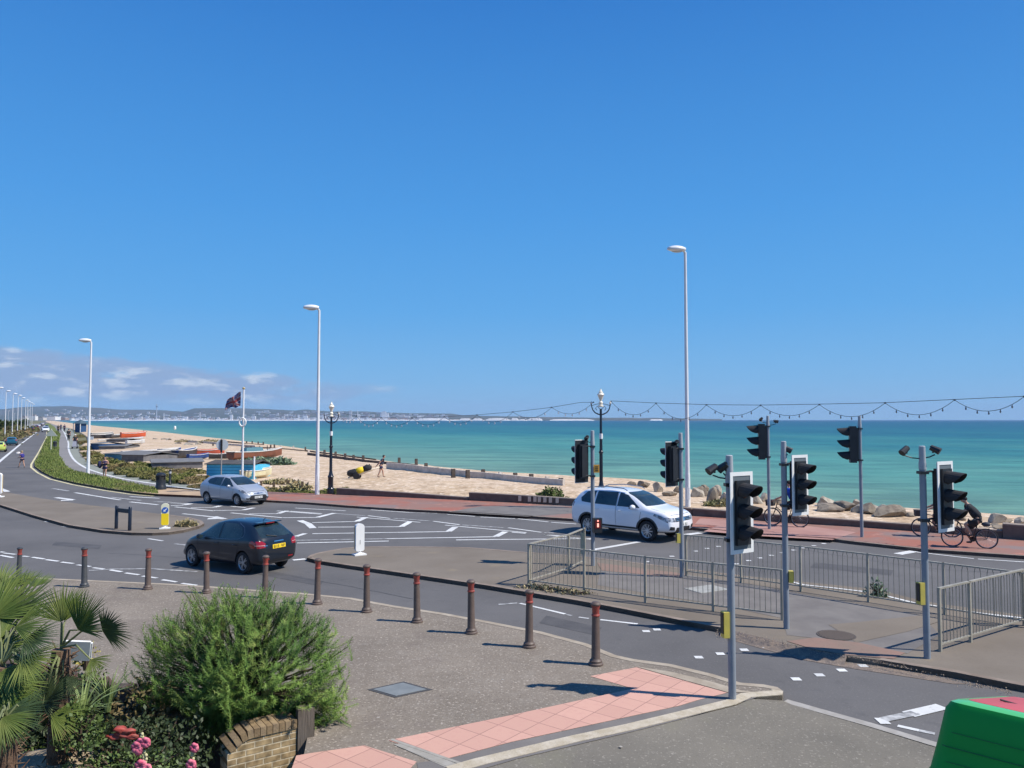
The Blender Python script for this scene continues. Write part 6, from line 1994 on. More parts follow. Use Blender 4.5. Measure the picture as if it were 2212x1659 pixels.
# woman on the footpath
p = G(226, 1031, 0.1)
J = stand(0.12, 0.0, 0.0)
J.update(elL=(-0.02, 0.30, 1.15), wrL=(0.20, 0.16, 1.22), elR=(-0.02, -0.30, 1.15), wrR=(0.20, -0.14, 1.20))
person('person in a navy dress walking along the path with both hands at the chest', p, R(-70), J, M_NAVY, M_NAVY, M_HAIRD, s=44 * pxm(p.y) / 1.75, long_hair=True, sleeve=0, leg_cover=0.55, fem=True)
a = MB(); a.blob((0, 0, 0), (0.12, 0.22, 0.26), 5, 0.2, 2)
tag(a.build('shoulder_bag', M_NAVY, smooth=True, loc=p + Vector((-0.33, -0.05, 0.95))), 'dark blue bag hanging at the side of the person on the path', 'bag')

# man towing a kayak trolley up the beach
p = hit(822, 1031)
s_k = 48 * pxm(p.y) / 1.75
J = stand(0.22, 0.16, 0.0)
J.update(elL=(-0.12, 0.26, 1.12), wrL=(-0.30, 0.20, 0.92), elR=(-0.10, -0.26, 1.14), wrR=(-0.28, -0.18, 0.94), head=(0.26, 0, 1.60), neck=(0.20, 0, 1.48))
person('person in a slate top leaning forward and towing a loaded board trolley over the shingle', p, R(12), J, M_GRYC, M_NAVY, M_HAIRD, s=s_k, leg_cover=0.6)
q0, q1 = hit(Z9(360, 700)[0], Z9(360, 705)[1]), p
r = empty('beach_trolley', hit(*Z9(405, 700)), label='two-wheeled trolley with a pale board and black and yellow bags on the shingle', cat='trolley')
m_ = pxm(r.location.y)
K2 = 1 / 2.765 / K * m_


def T9(x, z): return Vector(((x - 405) * K2, 0, (700 - z) * K2))


a = MB(); a.tube([T9(330, 690), T9(400, 668), T9(500, 632), T9(585, 605)], [0.04, 0.10, 0.09, 0.03], 8); a.build('board', mat('cream_board', (0.72, 0.62, 0.48), rough=0.5), r, smooth=True)
a = MB(); a.tube([T9(325, 655), T9(345, 655), T9(390, 645), T9(410, 640)], [0.14, 0.24, 0.25, 0.2], 10); a.build('black_bag', M_BLKC, r, smooth=True)
a = MB(); a.tube([T9(395, 640), T9(430, 630), T9(458, 622)], [0.20, 0.23, 0.2], 10); a.build('yellow_bag', mat('yellow_fabric', (0.75, 0.55, 0.02), rough=0.8), r, smooth=True)
a = MB(); a.tube([T9(455, 622), T9(485, 610), T9(520, 608)], [0.19, 0.24, 0.14], 10); a.tube([T9(500, 605), T9(502, 580)], 0.04, 6); a.build('black_bag', M_BLKC, r, smooth=True)
for sy in (-0.3, 0.3):
    a = MB(); a.lathe((0, 0, 0), [(0.22, -0.05), (0.22, 0.05)], 18, M=Matrix.Translation((0, sy, 0.20)) @ Matrix.Rotation(PI / 2, 4, 'X')); a.build('wheel', M_TYRE, r)
a = MB(); a.tube([(0, -0.3, 0.2), (0, 0.3, 0.2)], 0.02, 6); a.tube([(0, 0, 0.2), T9(400, 664)], 0.02, 6); a.build('axle', M_TRIM, r)

# mobility scooter rider on the footpath
p = G(161.5, 969, 0.1)
s_m = 1.25
r = empty('mobility_scooter', p, R(-65), label='grey mobility scooter driven towards the camera on the footpath', cat='scooter', sc=s_m)
a = MB(); a.box((-0.1, 0, 0.22), (1.1, 0.55, 0.14), taper=0.9); a.build('deck', mat('scooter_grey', (0.12, 0.13, 0.16), rough=0.4), r)
a = MB(); a.box((0.50, 0, 0.55), (0.20, 0.46, 0.62), taper=0.75); a.build('front_shroud', mat('scooter_silver', (0.35, 0.36, 0.42), rough=0.35), r)
a = MB(); a.box((-0.35, 0, 0.50), (0.45, 0.45, 0.42)); a.box((-0.35, 0, 0.75), (0.45, 0.48, 0.10)); a.box((-0.58, 0, 1.05), (0.10, 0.46, 0.60)); a.build('seat', M_TRIM, r)
for x_, y_ in ((0.5, 0.25), (0.5, -0.25), (-0.5, 0.28), (-0.5, -0.28)):
    a = MB(); a.lathe((0, 0, 0), [(0.14, -0.05), (0.14, 0.05)], 14, M=Matrix.Translation((x_, y_, 0.14)) @ Matrix.Rotation(PI / 2, 4, 'X')); a.build('wheel', M_TYRE, r)
a = MB(); a.tube([(0.45, 0, 0.80), (0.32, 0, 1.0)], 0.025, 6); a.tube([(0.32, -0.25, 1.0), (0.32, 0.25, 1.0)], 0.02, 6); a.build('tiller', M_TRIM, r)
J = dict(pelvis=(-0.36, 0, 0.88), chest=(-0.38, 0, 1.24), neck=(-0.37, 0, 1.40), head=(-0.34, 0, 1.53), shL=(-0.38, 0.18, 1.31), shR=(-0.38, -0.18, 1.31), elL=(-0.22, 0.24, 1.06), wrL=(0.20, 0.20, 1.03), elR=(-0.22, -0.24, 1.06), wrR=(0.20, -0.20, 1.03),
         hipL=(-0.34, 0.10, 0.86), hipR=(-0.34, -0.10, 0.86), knL=(0.08, 0.12, 0.78), knR=(0.08, -0.12, 0.78), anL=(0.20, 0.12, 0.38), anR=(0.20, -0.12, 0.38), toeL=(0.36, 0.12, 0.33), toeR=(0.36, -0.12, 0.33))
person('person in dark clothes and pale hat sitting on the mobility scooter', p, R(-65), J, M_BLKC, M_NAVY, cap=M_WHC, s=s_m, leg_cover=2)

# distant walkers on the path
for i, (u, v, h_, cl, lab) in enumerate([(148, 952, 27, M_BLKC, 'person in black walking away on the path ahead of the scooter'), (139, 932, 16, M_NAVY, 'distant walker in dark clothes, second of the far group on the path'), (131.5, 930, 15, M_GRYC, 'distant walker in grey, leftmost of the far group on the path'),
                                         (125.5, 934, 17, M_BLKC, 'distant walker in black beside the grass verge')]):
    p = G(u, v, 0.1)
    person(lab, p, R(120), stand(0.15, 0, 0.05), cl, cl, s=h_ * pxm(p.y) / 1.75 * 0.95, leg_cover=2)


# ---------------------------------------------------------------- bicycles
def bicycle(label, loc, yaw, frame, s=1.0, basket=False, wheels_m=None, rack_bag=False, group='bicycles on the promenade'):
    r = empty('bicycle', loc, yaw, label, 'bicycle', group, s)
    rr = 0.345
    rear, front = Vector((-0.53, 0, rr)), Vector((0.55, 0, rr))
    for c in (rear, front):
        w = empty('wheel', c); w.parent = r
        pts = [(rr * math.cos(2 * PI * k / 36), 0, rr * math.sin(2 * PI * k / 36)) for k in range(37)]
        a = MB(); a.tube(pts, 0.019, 8, caps=False); a.build('tyre', M_TYRE, w, smooth=True)
        pts = [((rr - 0.026) * math.cos(2 * PI * k / 36), 0, (rr - 0.026) * math.sin(2 * PI * k / 36)) for k in range(37)]
        a = MB(); a.tube(pts, 0.011, 6, caps=False)
        for k in range(16): t = 2 * PI * k / 16; a.tube([(0, 0.02 * (1 if k % 2 else -1), 0), ((rr - 0.03) * math.cos(t), 0, (rr - 0.03) * math.sin(t))], 0.0022, 4)
        a.tube([(0, -0.04, 0), (0, 0.04, 0)], 0.022, 8)
        a.build('rim', wheels_m or mat('wheel_silver', (0.30, 0.31, 0.33), rough=0.35, metal=0.6), w)
    bb, st_, hd0, hd1 = Vector((-0.10, 0, 0.30)), Vector((-0.24, 0, 0.80)), Vector((0.36, 0, 0.86)), Vector((0.39, 0, 0.74))
    a = MB()
    a.tube([bb, st_], 0.017, 8); a.tube([st_ + Vector((0.02, 0, -0.05)), hd0], 0.015, 8); a.tube([bb, hd1], 0.019, 8); a.tube([hd0, hd1], 0.020, 8)
    for sy in (-1, 1):
        a.tube([bb + Vector((0, sy * 0.03, 0)), rear + Vector((0, sy * 0.06, 0))], 0.010, 6); a.tube([st_ + Vector((0.02, sy * 0.015, -0.05)), rear + Vector((0, sy * 0.06, 0))], 0.009, 6)
        a.tube([hd1 + Vector((0, sy * 0.04, 0)), Vector((0.46, sy * 0.05, 0.55)), front + Vector((0, sy * 0.06, 0))], 0.011, 6)
    a.build('frame', frame, r, smooth=True)
    a = MB(); a.tube([st_, st_ + Vector((-0.04, 0, 0.14))], 0.013, 8); a.build('seat_post', M_TRIM, r)
    a = MB(); a.tube([st_ + Vector((-0.17, 0, 0.165)), st_ + Vector((-0.05, 0, 0.165)), st_ + Vector((0.10, 0, 0.155))], [0.07, 0.055, 0.022], 8); a.build('saddle', M_TRIM, r, smooth=True)
    a = MB(); a.tube([hd0, hd0 + Vector((-0.02, 0, 0.10))], 0.015, 8); top = hd0 + Vector((0.02, 0, 0.12))
    a.tube([top + Vector((-0.14, 0.29, 0.03)), top + Vector((-0.02, 0.22, 0.02)), top, top + Vector((-0.02, -0.22, 0.02)), top + Vector((-0.14, -0.29, 0.03))], 0.013, 8); a.build('handlebar', M_TRIM, r, smooth=True)
    a = MB(); a.lathe((0, 0, 0), [(0.095, -0.006), (0.095, 0.006)], 20, M=Matrix.Translation(bb + Vector((0, -0.05, 0))) @ Matrix.Rotation(PI / 2, 4, 'X'))
    for sy, an in ((-1, R(-60)), (1, R(120))):
        e = bb + Vector((0.17 * math.cos(an), sy * 0.07, 0.17 * math.sin(an))); a.tube([bb + Vector((0, sy * 0.07, 0)), e], 0.011, 6); a.box(e + Vector((0, sy * 0.05, 0)), (0.09, 0.08, 0.02))
    a.build('crankset', M_TRIM, r)
    a = MB(); a.tube([bb + Vector((0, -0.05, 0.09)), rear + Vector((0, -0.05, 0.04))], 0.006, 4); a.tube([bb + Vector((0, -0.05, -0.09)), rear + Vector((0, -0.05, -0.04))], 0.006, 4); a.build('chain', M_TRIM, r)
    if basket:
        a = MB(); a.box((0.62, 0, 0.90), (0.28, 0.34, 0.24), taper=1.12); a.build('basket', mat('dark_basket', (0.03, 0.028, 0.03), (0.08, 0.07, 0.06), scale=60, rough=0.8), r)
    if rack_bag:
        a = MB(); a.tube([(-0.30, 0, 0.76), (-0.70, 0, 0.76)], 0.012, 6); a.tube([(-0.62, 0, 0.76), (-0.55, 0.05, 0.35)], 0.008, 6); a.tube([(-0.62, 0, 0.76), (-0.55, -0.05, 0.35)], 0.008, 6); a.build('rack', M_TRIM, r)
        a = MB(); a.blob((-0.52, 0, 0.86), (0.15, 0.09, 0.09), 3, 0.12, 2); a.build('rack_bag', mat('rack_bag_cloth', (0.05, 0.055, 0.07), rough=0.8), r, smooth=True)
    return r


def ride(loc, yaw, s, label, shirt, bottom, cap=None, hair=M_HAIRD, upright=False, leg_cover=0.8):
    J = dict(pelvis=(-0.33, 0, 1.04), chest=(-0.06, 0, 1.42), neck=(0.06, 0, 1.57), head=(0.15, 0, 1.69), shL=(0.0, 0.20, 1.48), shR=(0.0, -0.20, 1.48), elL=(0.16, 0.26, 1.24), wrL=(0.33, 0.26, 1.08), elR=(0.16, -0.26, 1.24), wrR=(0.33, -0.26, 1.08),
             hipL=(-0.26, 0.09, 0.97), hipR=(-0.26, -0.09, 0.97), knL=(0.14, 0.12, 0.84), anL=(-0.06, 0.12, 0.50), toeL=(0.08, 0.13, 0.44), knR=(0.10, -0.11, 0.60), anR=(-0.06, -0.12, 0.22), toeR=(0.09, -0.13, 0.17))
    if upright: J.update(chest=(-0.16, 0, 1.40), neck=(-0.14, 0, 1.56), head=(-0.10, 0, 1.69), shL=(-0.16, 0.18, 1.47), shR=(-0.16, -0.18, 1.47), elL=(0.06, 0.25, 1.20), elR=(0.06, -0.25, 1.20))
    return person(label, loc, yaw, J, shirt, bottom, hair, cap, s=s, leg_cover=leg_cover)


def bike_at(uv_rear, uv_front, zf):
    pr, pf = G(*zf(*uv_rear), 0.1), G(*zf(*uv_front), 0.1)
    d = pf - pr
    s = d.length / 1.08
    f = d.normalized()
    loc = pr + f * 0.53 * s
    return loc, math.atan2(d.y, d.x), s


loc, yaw, s = bike_at((1298, 1350), (962, 1327), ZR)
print('bike scale', s)
bicycle('brown-framed bicycle ridden by the cyclist in black', loc, yaw, mat('dark_red_frame', (0.06, 0.015, 0.015), rough=0.3), s, rack_bag=True)
ride(loc, yaw, s, 'cyclist in black cap, black t-shirt and black shorts riding left on the promenade', M_BLKC, M_BLKC, cap=M_BLKC)
loc, yaw, s = bike_at((960, 1240), (660, 1228), ZR)
bicycle('bicycle with a dark front basket, half hidden behind the right-hand signal head', loc, yaw, mat('dark_grey_frame', (0.04, 0.04, 0.045), rough=0.3), s, basket=True)
ride(loc, yaw, s, 'cyclist almost hidden behind the right-hand traffic light head', M_BLKC, M_NAVY, upright=True)
loc, yaw, s = bike_at((650, 762), (472, 748), ZT)
bicycle('black bicycle with thick tyres behind the second signal pole', loc, yaw, mat('black_frame', (0.02, 0.02, 0.02), rough=0.3), s, basket=True)
ride(loc, yaw, s, 'cyclist in a bright blue top hidden behind the second signal head', mat('bright_blue_cloth', (0.01, 0.07, 0.45), rough=0.9), M_BLKC, upright=True)
# ------------------------------------------------------------------ sea wall along the promenade
M_WALL = mat('weathered_wall', (0.115, 0.085, 0.07), (0.17, 0.13, 0.105), scale=2.5, rough=0.9, bump=0.3, bscale=20, world_co=True, layers=((10, (0.07, 0.055, 0.05), 0.55, 0.7, 0.6),))
M_COPING = mat('wall_coping', (0.27, 0.215, 0.17), (0.20, 0.16, 0.13), scale=4, rough=0.9, world_co=True)


def wall_run(pts, heights, th, label, cop=True, name='sea_wall'):
    """pts: feet of the front face (world), heights per point"""
    r = empty(name, pts[0], label=label, cat='wall', group='low walls along the promenade')
    a, c = MB(), MB()
    P = [Vector((p.x, p.y)) for p in pts]
    off = []
    for i, p in enumerate(P):
        d = (P[min(i + 1, len(P) - 1)] - P[max(i - 1, 0)]).normalized()
        off.append(Vector((-d.y, d.x)))
    o = Vector((pts[0].x, pts[0].y))
    for mb_, w0, w1, z0f, z1f in ((a, 0, th, lambda h: -0.35, lambda h: h - 0.05), (c, -0.02, th + 0.02, lambda h: h - 0.05, lambda h: h)):
        rings = []
        for p, n, h in zip(P, off, heights):
            q0, q1 = p + n * w0 - o, p + n * w1 - o
            rings.append([mb_.vert((q0.x, q0.y, z0f(h))), mb_.vert((q0.x, q0.y, z1f(h))), mb_.vert((q1.x, q1.y, z1f(h))), mb_.vert((q1.x, q1.y, z0f(h)))])
        for q, w in zip(rings, rings[1:]):
            for k in range(4): mb_.face((q[k], w[k], w[(k + 1) % 4], q[(k + 1) % 4]))
        mb_.face(rings[0][::-1]); mb_.face(rings[-1])
    a.build('wall_face', M_WALL, r); c.build('coping', M_COPING, r)
    return r


def gpts(l, z=0.1): return [G(u, v, z) for u, v in l]


def hgt(p, u, v): return (AT(u, v, p.y) - p).z


w1 = gpts([(727, 1068.5), (860, 1074), (1012, 1080.6)])
wall_run(w1, [hgt(w1[0], 727, 1054), hgt(w1[1], 860, 1063), hgt(w1[2], 1012, 1074.5)], 0.3, 'long low dark wall between the red paving and the shingle, left section sinking into the beach')
w2 = gpts([(1013, 1080.8), (1130, 1086.5), (1254, 1094), (1380, 1104), (1494, 1113.8)])
wall_run(w2, [hgt(w2[0], 1013, 1063.5), hgt(w2[1], 1130, 1070), hgt(w2[2], 1254, 1078), hgt(w2[3], 1380, 1088), hgt(w2[4], 1494, 1098)], 0.3, 'low dark wall in front of the round bush, with blocked slots, running behind the white car')
w3 = gpts([(1496, 1114), (1600, 1121), (1711, 1130), (1843, 1137.5), (1917, 1143), (2100, 1157), (2165, 1162)])
wall_run(w3, [hgt(w3[0], 1496, 1098), hgt(w3[1], 1600, 1105.5), hgt(w3[2], 1711, 1114.5), hgt(w3[3], 1843, 1123.5), hgt(w3[4], 1917, 1129), hgt(w3[5], 2100, 1141), hgt(w3[6], 2165, 1146)], 0.3, 'low dark wall in front of the boulders, right of the white street lamp')
w4 = gpts([(2166, 1163), (2212, 1166.5), (2400, 1181)]) + [Vector((40.5, 10.5, 0.1))]
wall_run(w4, [hgt(w4[0], 2166, 1131), hgt(w4[1], 2212, 1134.5), hgt(w4[2], 2400, 1148), 0.55], 0.45, 'higher block of sea wall at the right edge behind the cyclists')
# blocked slots of the wall
for k, x in enumerate((1722, 1800, 1845, 1880, 1925, 1970, 2025)):
    u, v = Z9(x, 878 + (x - 1722) * 0.055)
    p = G(u, 1081 + (u - 1013) * 0.054, 0.1)
    a = MB(); a.box((0, -0.02, 0), (0.16, 0.03, 0.26), 0.0)
    m_ = a.build('wall_slot', mat('slot_grey', (0.30, 0.27, 0.26), rough=0.8), loc=(p.x, p.y - 0.01, 0.34))
    tag(m_, '%s pale filled slot from the left in the low wall below the round bush' % ORD[k], 'wall slot', 'filled slots in the sea wall')

# ------------------------------------------------------------------ timber breastworks and posts
M_TIMB = mat('wet_timber', (0.055, 0.042, 0.035), (0.11, 0.085, 0.07), scale=3, rough=0.9)
M_PALE = mat('sunlit_timber', (0.62, 0.56, 0.50), (0.46, 0.40, 0.34), scale=2.5, rough=0.9, layers=((9, (0.34, 0.28, 0.24), 0.6, 0.75, 0.5),))  # sunlit faces of planks and posts, the brightness put into the colour


def breastwork(tops, posts, label, pale_from=None, th=0.18, hpx=9):
    pts = [hit(u, v + hpx * 0.6) for u, v in tops]
    r = empty('breastwork', pts[0], label=label, cat='groyne', group='timber breastworks on the beach')
    o = pts[0]
    for kind in (0, 1):
        mb_ = MB(); n = 0
        for i in range(len(pts) - 1):
            pale = pale_from is not None and tops[i][0] >= pale_from
            if pale != bool(kind): continue
            p, q = pts[i] - o, pts[i + 1] - o
            d = (q - p); L_ = d.length; a_ = math.atan2(d.y, d.x)
            h = (hpx if pale else hpx * 0.55) * pxm(pts[i].y)
            i4 = []
            for (w, zz) in ((0, -0.5), (0, h), (th, h), (th, -0.5)):
                nx, ny = -math.sin(a_) * w, math.cos(a_) * w
                i4.append((mb_.vert((p.x + nx, p.y + ny, p.z + zz)), mb_.vert((q.x + nx, q.y + ny, q.z + zz))))
            for k in range(4):
                a0, b0 = i4[k]; a1, b1 = i4[(k + 1) % 4]; mb_.face((a0, b0, b1, a1))
            mb_.face([x[0] for x in i4][::-1]); mb_.face([x[1] for x in i4]); n += 1
        if n: mb_.build('pale_planks' if kind else 'planks', M_PALE if kind else M_TIMB, r)
    for u, vt, vb_ in posts:
        p = hit(u, vb_)
        h = (vb_ - vt) * pxm(p.y)
        a = MB(); a.box((p.x - o.x, p.y - o.y, p.z - o.z + h / 2 - 0.15), (0.26, 0.26, h + 0.3), 0.4, taper=0.9)
        a.build('post', M_TIMB if (int(u) % 3) else M_PALE, r)
    return r


z9p = lambda x, t, b_: (Z9(x, t)[0], Z9(x, t)[1], Z9(x, b_)[1])
breastwork([Z9(*q) for q in [(0, 486), (150, 503), (300, 522), (450, 542), (640, 560), (800, 572), (880, 584)]],
           [z9p(*q) for q in [(12, 468, 495), (140, 465, 512), (230, 478, 518), (305, 492, 528), (375, 505, 535), (453, 508, 548), (745, 527, 572), (883, 536, 585)]],
           'dark low timber breastwork along the waterline left of the trolley')
breastwork([Z9(*q) for q in [(640, 588), (790, 600), (930, 618), (1060, 632), (1190, 645), (1310, 660), (1440, 668), (1560, 680), (1700, 695), (1820, 706), (1950, 716), (2070, 726)]],
           [z9p(*q) for q in [(655, 575, 600), (800, 585, 610), (962, 572, 630), (1050, 606, 640), (1183, 618, 690), (1300, 628, 695), (1425, 622, 668), (1565, 645, 690), (1685, 650, 695), (1815, 660, 710), (1945, 680, 718), (2055, 692, 728)]],
           'pale sunlit breastwork with dark posts on the shingle behind the towing person', pale_from=0, hpx=13)
zpp = lambda x, t, b_: (ZP(x, t)[0], ZP(x, t)[1], ZP(x, b_)[1])
breastwork([ZP(*q) for q in [(380, 690), (640, 712), (780, 725), (1010, 742)]], [zpp(*q) for q in [(820, 708, 735), (880, 708, 738), (945, 714, 742), (1000, 718, 748)]],
           'far timber breastwork at the water beyond the flagpole', hpx=4)
breastwork([ZP(*q) for q in [(800, 765), (1080, 775), (1200, 782), (1460, 805), (1660, 832), (1890, 860), (2212, 900)]],
           [zpp(*q) for q in [(1080, 748, 782), (1120, 745, 782), (1187, 755, 795), (1325, 760, 800), (1455, 772, 812), (1658, 805, 850), (1780, 825, 860), (1885, 842, 892), (1975, 868, 898), (2080, 868, 908)]],
           'dark posts and low planks along the beach behind the tall white lamp', hpx=5)
breastwork([ZK(*q) for q in [(60, 10), (700, 55), (900, 75), (1500, 120)]], [(Z9(0, 0)[0] * 0 + ZK(x, 0)[0], ZK(x, t)[1], ZK(x, b_)[1]) for x, t, b_ in [(650, 60, 110), (440, 30, 60), (1040, 75, 105)]],
           'pale plank line on the shingle behind the boats', pale_from=0, hpx=4)


# ------------------------------------------------------------------ boulders
M_ROCK = mat('boulder_rock', (0.26, 0.215, 0.16), (0.12, 0.092, 0.07), scale=2.2, rough=0.9, bump=1.0, bscale=8, lohi=(0.42, 0.6), layers=((5, (0.10, 0.075, 0.06), 0.58, 0.70, 0.6),))
M_ROCK2 = mat('pale_boulder', (0.40, 0.355, 0.285), (0.19, 0.155, 0.12), scale=2.0, rough=0.9, bump=1.0, bscale=8, lohi=(0.42, 0.62))
NUM = ORD + ['twenty-ninth', 'thirtieth', 'thirty-first', 'thirty-second', 'thirty-third']
rocks = []
for zf, l in ((Z3, [(700, 890, 60, 26), (795, 905, 95, 48), (915, 945, 90, 62), (1010, 975, 95, 40), (1065, 950, 60, 50), (1230, 985, 105, 70), (1290, 945, 80, 45), (1350, 985, 80, 65), (1400, 960, 60, 60)]),
              (ZT, [(20, 560, 70, 50), (90, 600, 90, 90), (170, 580, 60, 45), (365, 610, 90, 60), (420, 600, 70, 45), (505, 610, 60, 40), (818, 628, 110, 62), (870, 660, 200, 45), (950, 655, 150, 62), (1030, 640, 50, 48), (1100, 670, 90, 55), (1190, 690, 90, 55)]),
              (ZR, [(40, 1000, 110, 60), (165, 1015, 150, 85), (375, 1045, 290, 92), (560, 1040, 90, 38), (1060, 1080, 90, 50), (1410, 1105, 150, 70), (1500, 1100, 120, 40), (1400, 1150, 90, 42), (1440, 1165, 110, 40), (1640, 1112, 90, 52)])):
    k_ = {id(Z3): 2.765, id(ZT): 2.2127, id(ZR): 3.318}[id(zf)]
    for x, y, w, h in l:
        rocks.append((zf(x, y), w / k_ / K, h / k_ / K))
for i, ((u, v), w, h) in enumerate(rocks):
    p = hit(u, v)
    if p.z < -0.5: p = G(u, v, -0.1)
    m_ = pxm(p.y)
    W_, Hh_ = w * m_ / 2, h * m_
    a = MB()
    bm = bmesh.new(); bmesh.ops.create_icosphere(bm, subdivisions=3, radius=1)
    rr = random.Random(i * 7 + 1)
    planes = [(Vector((rr.gauss(0, 1), rr.gauss(0, 1), rr.gauss(0.2, 0.7))).normalized(), rr.uniform(0.42, 0.78)) for _ in range(13)]
    idx = {}
    for vv in bm.verts:
        c = vv.co.copy()
        for n_, d_ in planes:
            e_ = c.dot(n_) - d_
            if e_ > 0: c -= n_ * e_
        c *= 1 + 0.08 * noise.noise(vv.co * 4 + Vector((i, 0, 0)))
        idx[vv] = a.vert((c.x * W_ * 1.45, c.y * W_ * 0.95 + W_ * 0.4, c.z * Hh_ * 0.95 + Hh_ * 0.40))
    for f in bm.faces: a.face([idx[vv] for vv in f.verts])
    bm.free()
    o = a.build('boulder', M_ROCK2 if rr.random() < 0.4 else M_ROCK, smooth=True, autosmooth=14, loc=p)
    side = 'behind the white car' if u < 1500 else 'right of the tall lamp' if u < 1640 else 'near the second pole' if u < 1740 else 'by the slim signal pole' if u < 1960 else 'near the cyclists'
    tag(o, '%s boulder from the left on the beach, %s' % (NUM[i], side), 'boulder', 'rock armour boulders on the beach')

# ------------------------------------------------------------------ leaves, bushes
M_LEAF = mat('dark_green_leaves', (0.055, 0.085, 0.018), (0.09, 0.125, 0.03), scale=2, rough=0.7, island=0.5)
M_SCRUB = mat('dry_scrub', (0.24, 0.225, 0.10), (0.36, 0.30, 0.17), scale=0.8, rough=0.9, island=0.5, world_co=True, layers=((0.5, (0.07, 0.10, 0.025), 0.5, 0.65, 0.8),))
M_KALE = mat('grey_green_leaves', (0.15, 0.21, 0.14), (0.10, 0.16, 0.09), scale=4, rough=0.8, island=0.4)


M_GRS = mat('olive_grass', (0.16, 0.165, 0.055), (0.25, 0.21, 0.10), scale=0.5, rough=0.95, spec=0.1, island=0.5, world_co=True, lohi=(0.4, 0.6), layers=((0.25, (0.10, 0.13, 0.035), 0.5, 0.62, 0.8),))
M_GRS2 = mat('brown_grass', (0.21, 0.165, 0.08), (0.14, 0.145, 0.05), scale=0.6, rough=0.95, spec=0.1, island=0.5, world_co=True, lohi=(0.4, 0.6))


def leaf_cloud(mb_, c, rad, n, size, rg, up=0.3, flat=True, shell=0.55):
    for k in range(n):
        while True:
            p = Vector((rg.uniform(-1, 1), rg.uniform(-1, 1), rg.uniform(-0.4, 1) if flat else rg.uniform(-1, 1)))
            if shell < p.length < 1: break
            if p.length <= shell and rg.random() < 0.15: break
        nz_ = 1 + 0.35 * noise.noise(p * 2.1 + Vector(c) * 0.37)
        q = Vector((p.x * rad[0], p.y * rad[1], max(p.z, 0) * rad[2])) * nz_ + Vector(c)
        d = Vector((rg.gauss(0, 1), rg.gauss(0, 1), rg.gauss(up, 0.8))).normalized()
        e = d.orthogonal().normalized()
        e.rotate(Matrix.Rotation(rg.random() * 6.3, 3, d))
        s_ = size * rg.uniform(0.6, 1.3)
        i0 = mb_.vert(q); i1 = mb_.vert(q + d * s_ * 0.5 + e * s_ * 0.28); i2 = mb_.vert(q + d * s_); i3 = mb_.vert(q + d * s_ * 0.5 - e * s_ * 0.28)
        mb_.face((i0, i1, i2, i3))


def bush(label, p, rx, ry, rz, n, size, m_, name='bush', group=None, seed=1, up=0.3):
    r = empty(name, p, label=label, cat='bush', group=group)
    a = MB(); leaf_cloud(a, (0, 0, 0), (rx, ry, rz), n, size, random.Random(seed), up); a.build('foliage', m_, r)
    a = MB()
    for k in range(5):
        t = k * 1.3; a.tube([(0, 0, -0.1), (rx * 0.3 * math.cos(t), ry * 0.3 * math.sin(t), rz * 0.4), (rx * 0.6 * math.cos(t), ry * 0.6 * math.sin(t), rz * 0.7)], [0.03, 0.02, 0.008], 5)
    a.build('stems', mat('woody_stem', (0.09, 0.06, 0.04), rough=0.9), r)
    return r


p = hit(1189, 1078)
m_ = pxm(p.y)
bush('round dark green bush on the shingle behind the low wall', p + Vector((0, 0, -0.25)), 36 * m_, 30 * m_, 34 * m_, 2600, 0.16, M_LEAF, seed=4)
p = hit(607, 1004); m_ = pxm(p.y)
bush('grey-green sea kale clump on the shingle beside the brown boat', p, 26 * m_, 16 * m_, 13 * m_, 1200, 0.32, M_KALE, seed=5)
p = hit(1560, 1093); m_ = pxm(p.y)
bush('low green plants growing among the boulders right of the tall lamp', p, 38 * m_, 16 * m_, 13 * m_, 1500, 0.14, M_SCRUB, seed=6)
p = G(*Z5(1090, 905), 0.1); m_ = pxm(p.y)
bush('green weed growing at the foot of the rear guard rail', p, 0.28, 0.16, 0.42, 260, 0.09, M_KALE, seed=7)
p = G(403, 1137, 0.1); m_ = pxm(p.y)
bush('tuft of grass and weeds on the tip of the left island', p, 22 * m_, 8 * m_, 9 * m_, 700, 0.16, M_SCRUB, seed=8, up=1.4)
for i, (x, w) in enumerate(((175, 60), (280, 60), (400, 70), (530, 70))):
    p = G(*ZG(x, 455 + (x - 130) * 0.143 + 14), 0.1)
    bush(['dry weeds under the left end of the front guard rail', 'second tuft of dry weeds under the front guard rail', 'third tuft of dry weeds under the front guard rail', 'tuft of weeds by the second post of the front guard rail'][i],
         p, 0.45, 0.12, 0.10, 160, 0.07, M_SCRUB, seed=20 + i, group='weeds along the guard rail')
# scrub between the footpath and the sheds
def blade_clump(label, p, rx, ry, rz, n, m_, name, group, seed):
    a = MB(); rg = random.Random(seed)
    for k in range(n):
        t, q = rg.random() * 6.3, rg.random() ** 0.5
        x, y = rx * q * math.cos(t), ry * q * math.sin(t)
        w = Vector((p.x + x, p.y + y, 0))
        h = rz * (1 - q * q * 0.6) * rg.uniform(0.5, 1.15) * (0.75 + 0.7 * noise.noise(w * (9 / max(4, rx))))
        b_ = rg.uniform(0.35, 0.8) * 0.0012 * p.y; ln = h * 0.55; an = rg.random() * 6.3
        z0 = -0.08
        a.face((a.vert((x - b_ * math.cos(an), y - b_ * math.sin(an), z0)), a.vert((x + b_ * math.cos(an), y + b_ * math.sin(an), z0)),
                a.vert((x + b_ * 0.8 * math.cos(an) + rg.gauss(0, ln) * 0.4, y + rg.gauss(0, ln) * 0.4, h * 0.7)), a.vert((x + rg.gauss(0, ln) * 0.8, y + rg.gauss(0, ln) * 0.8, h))))
    return tag(a.build(name, m_, loc=p), label, 'bush', group)


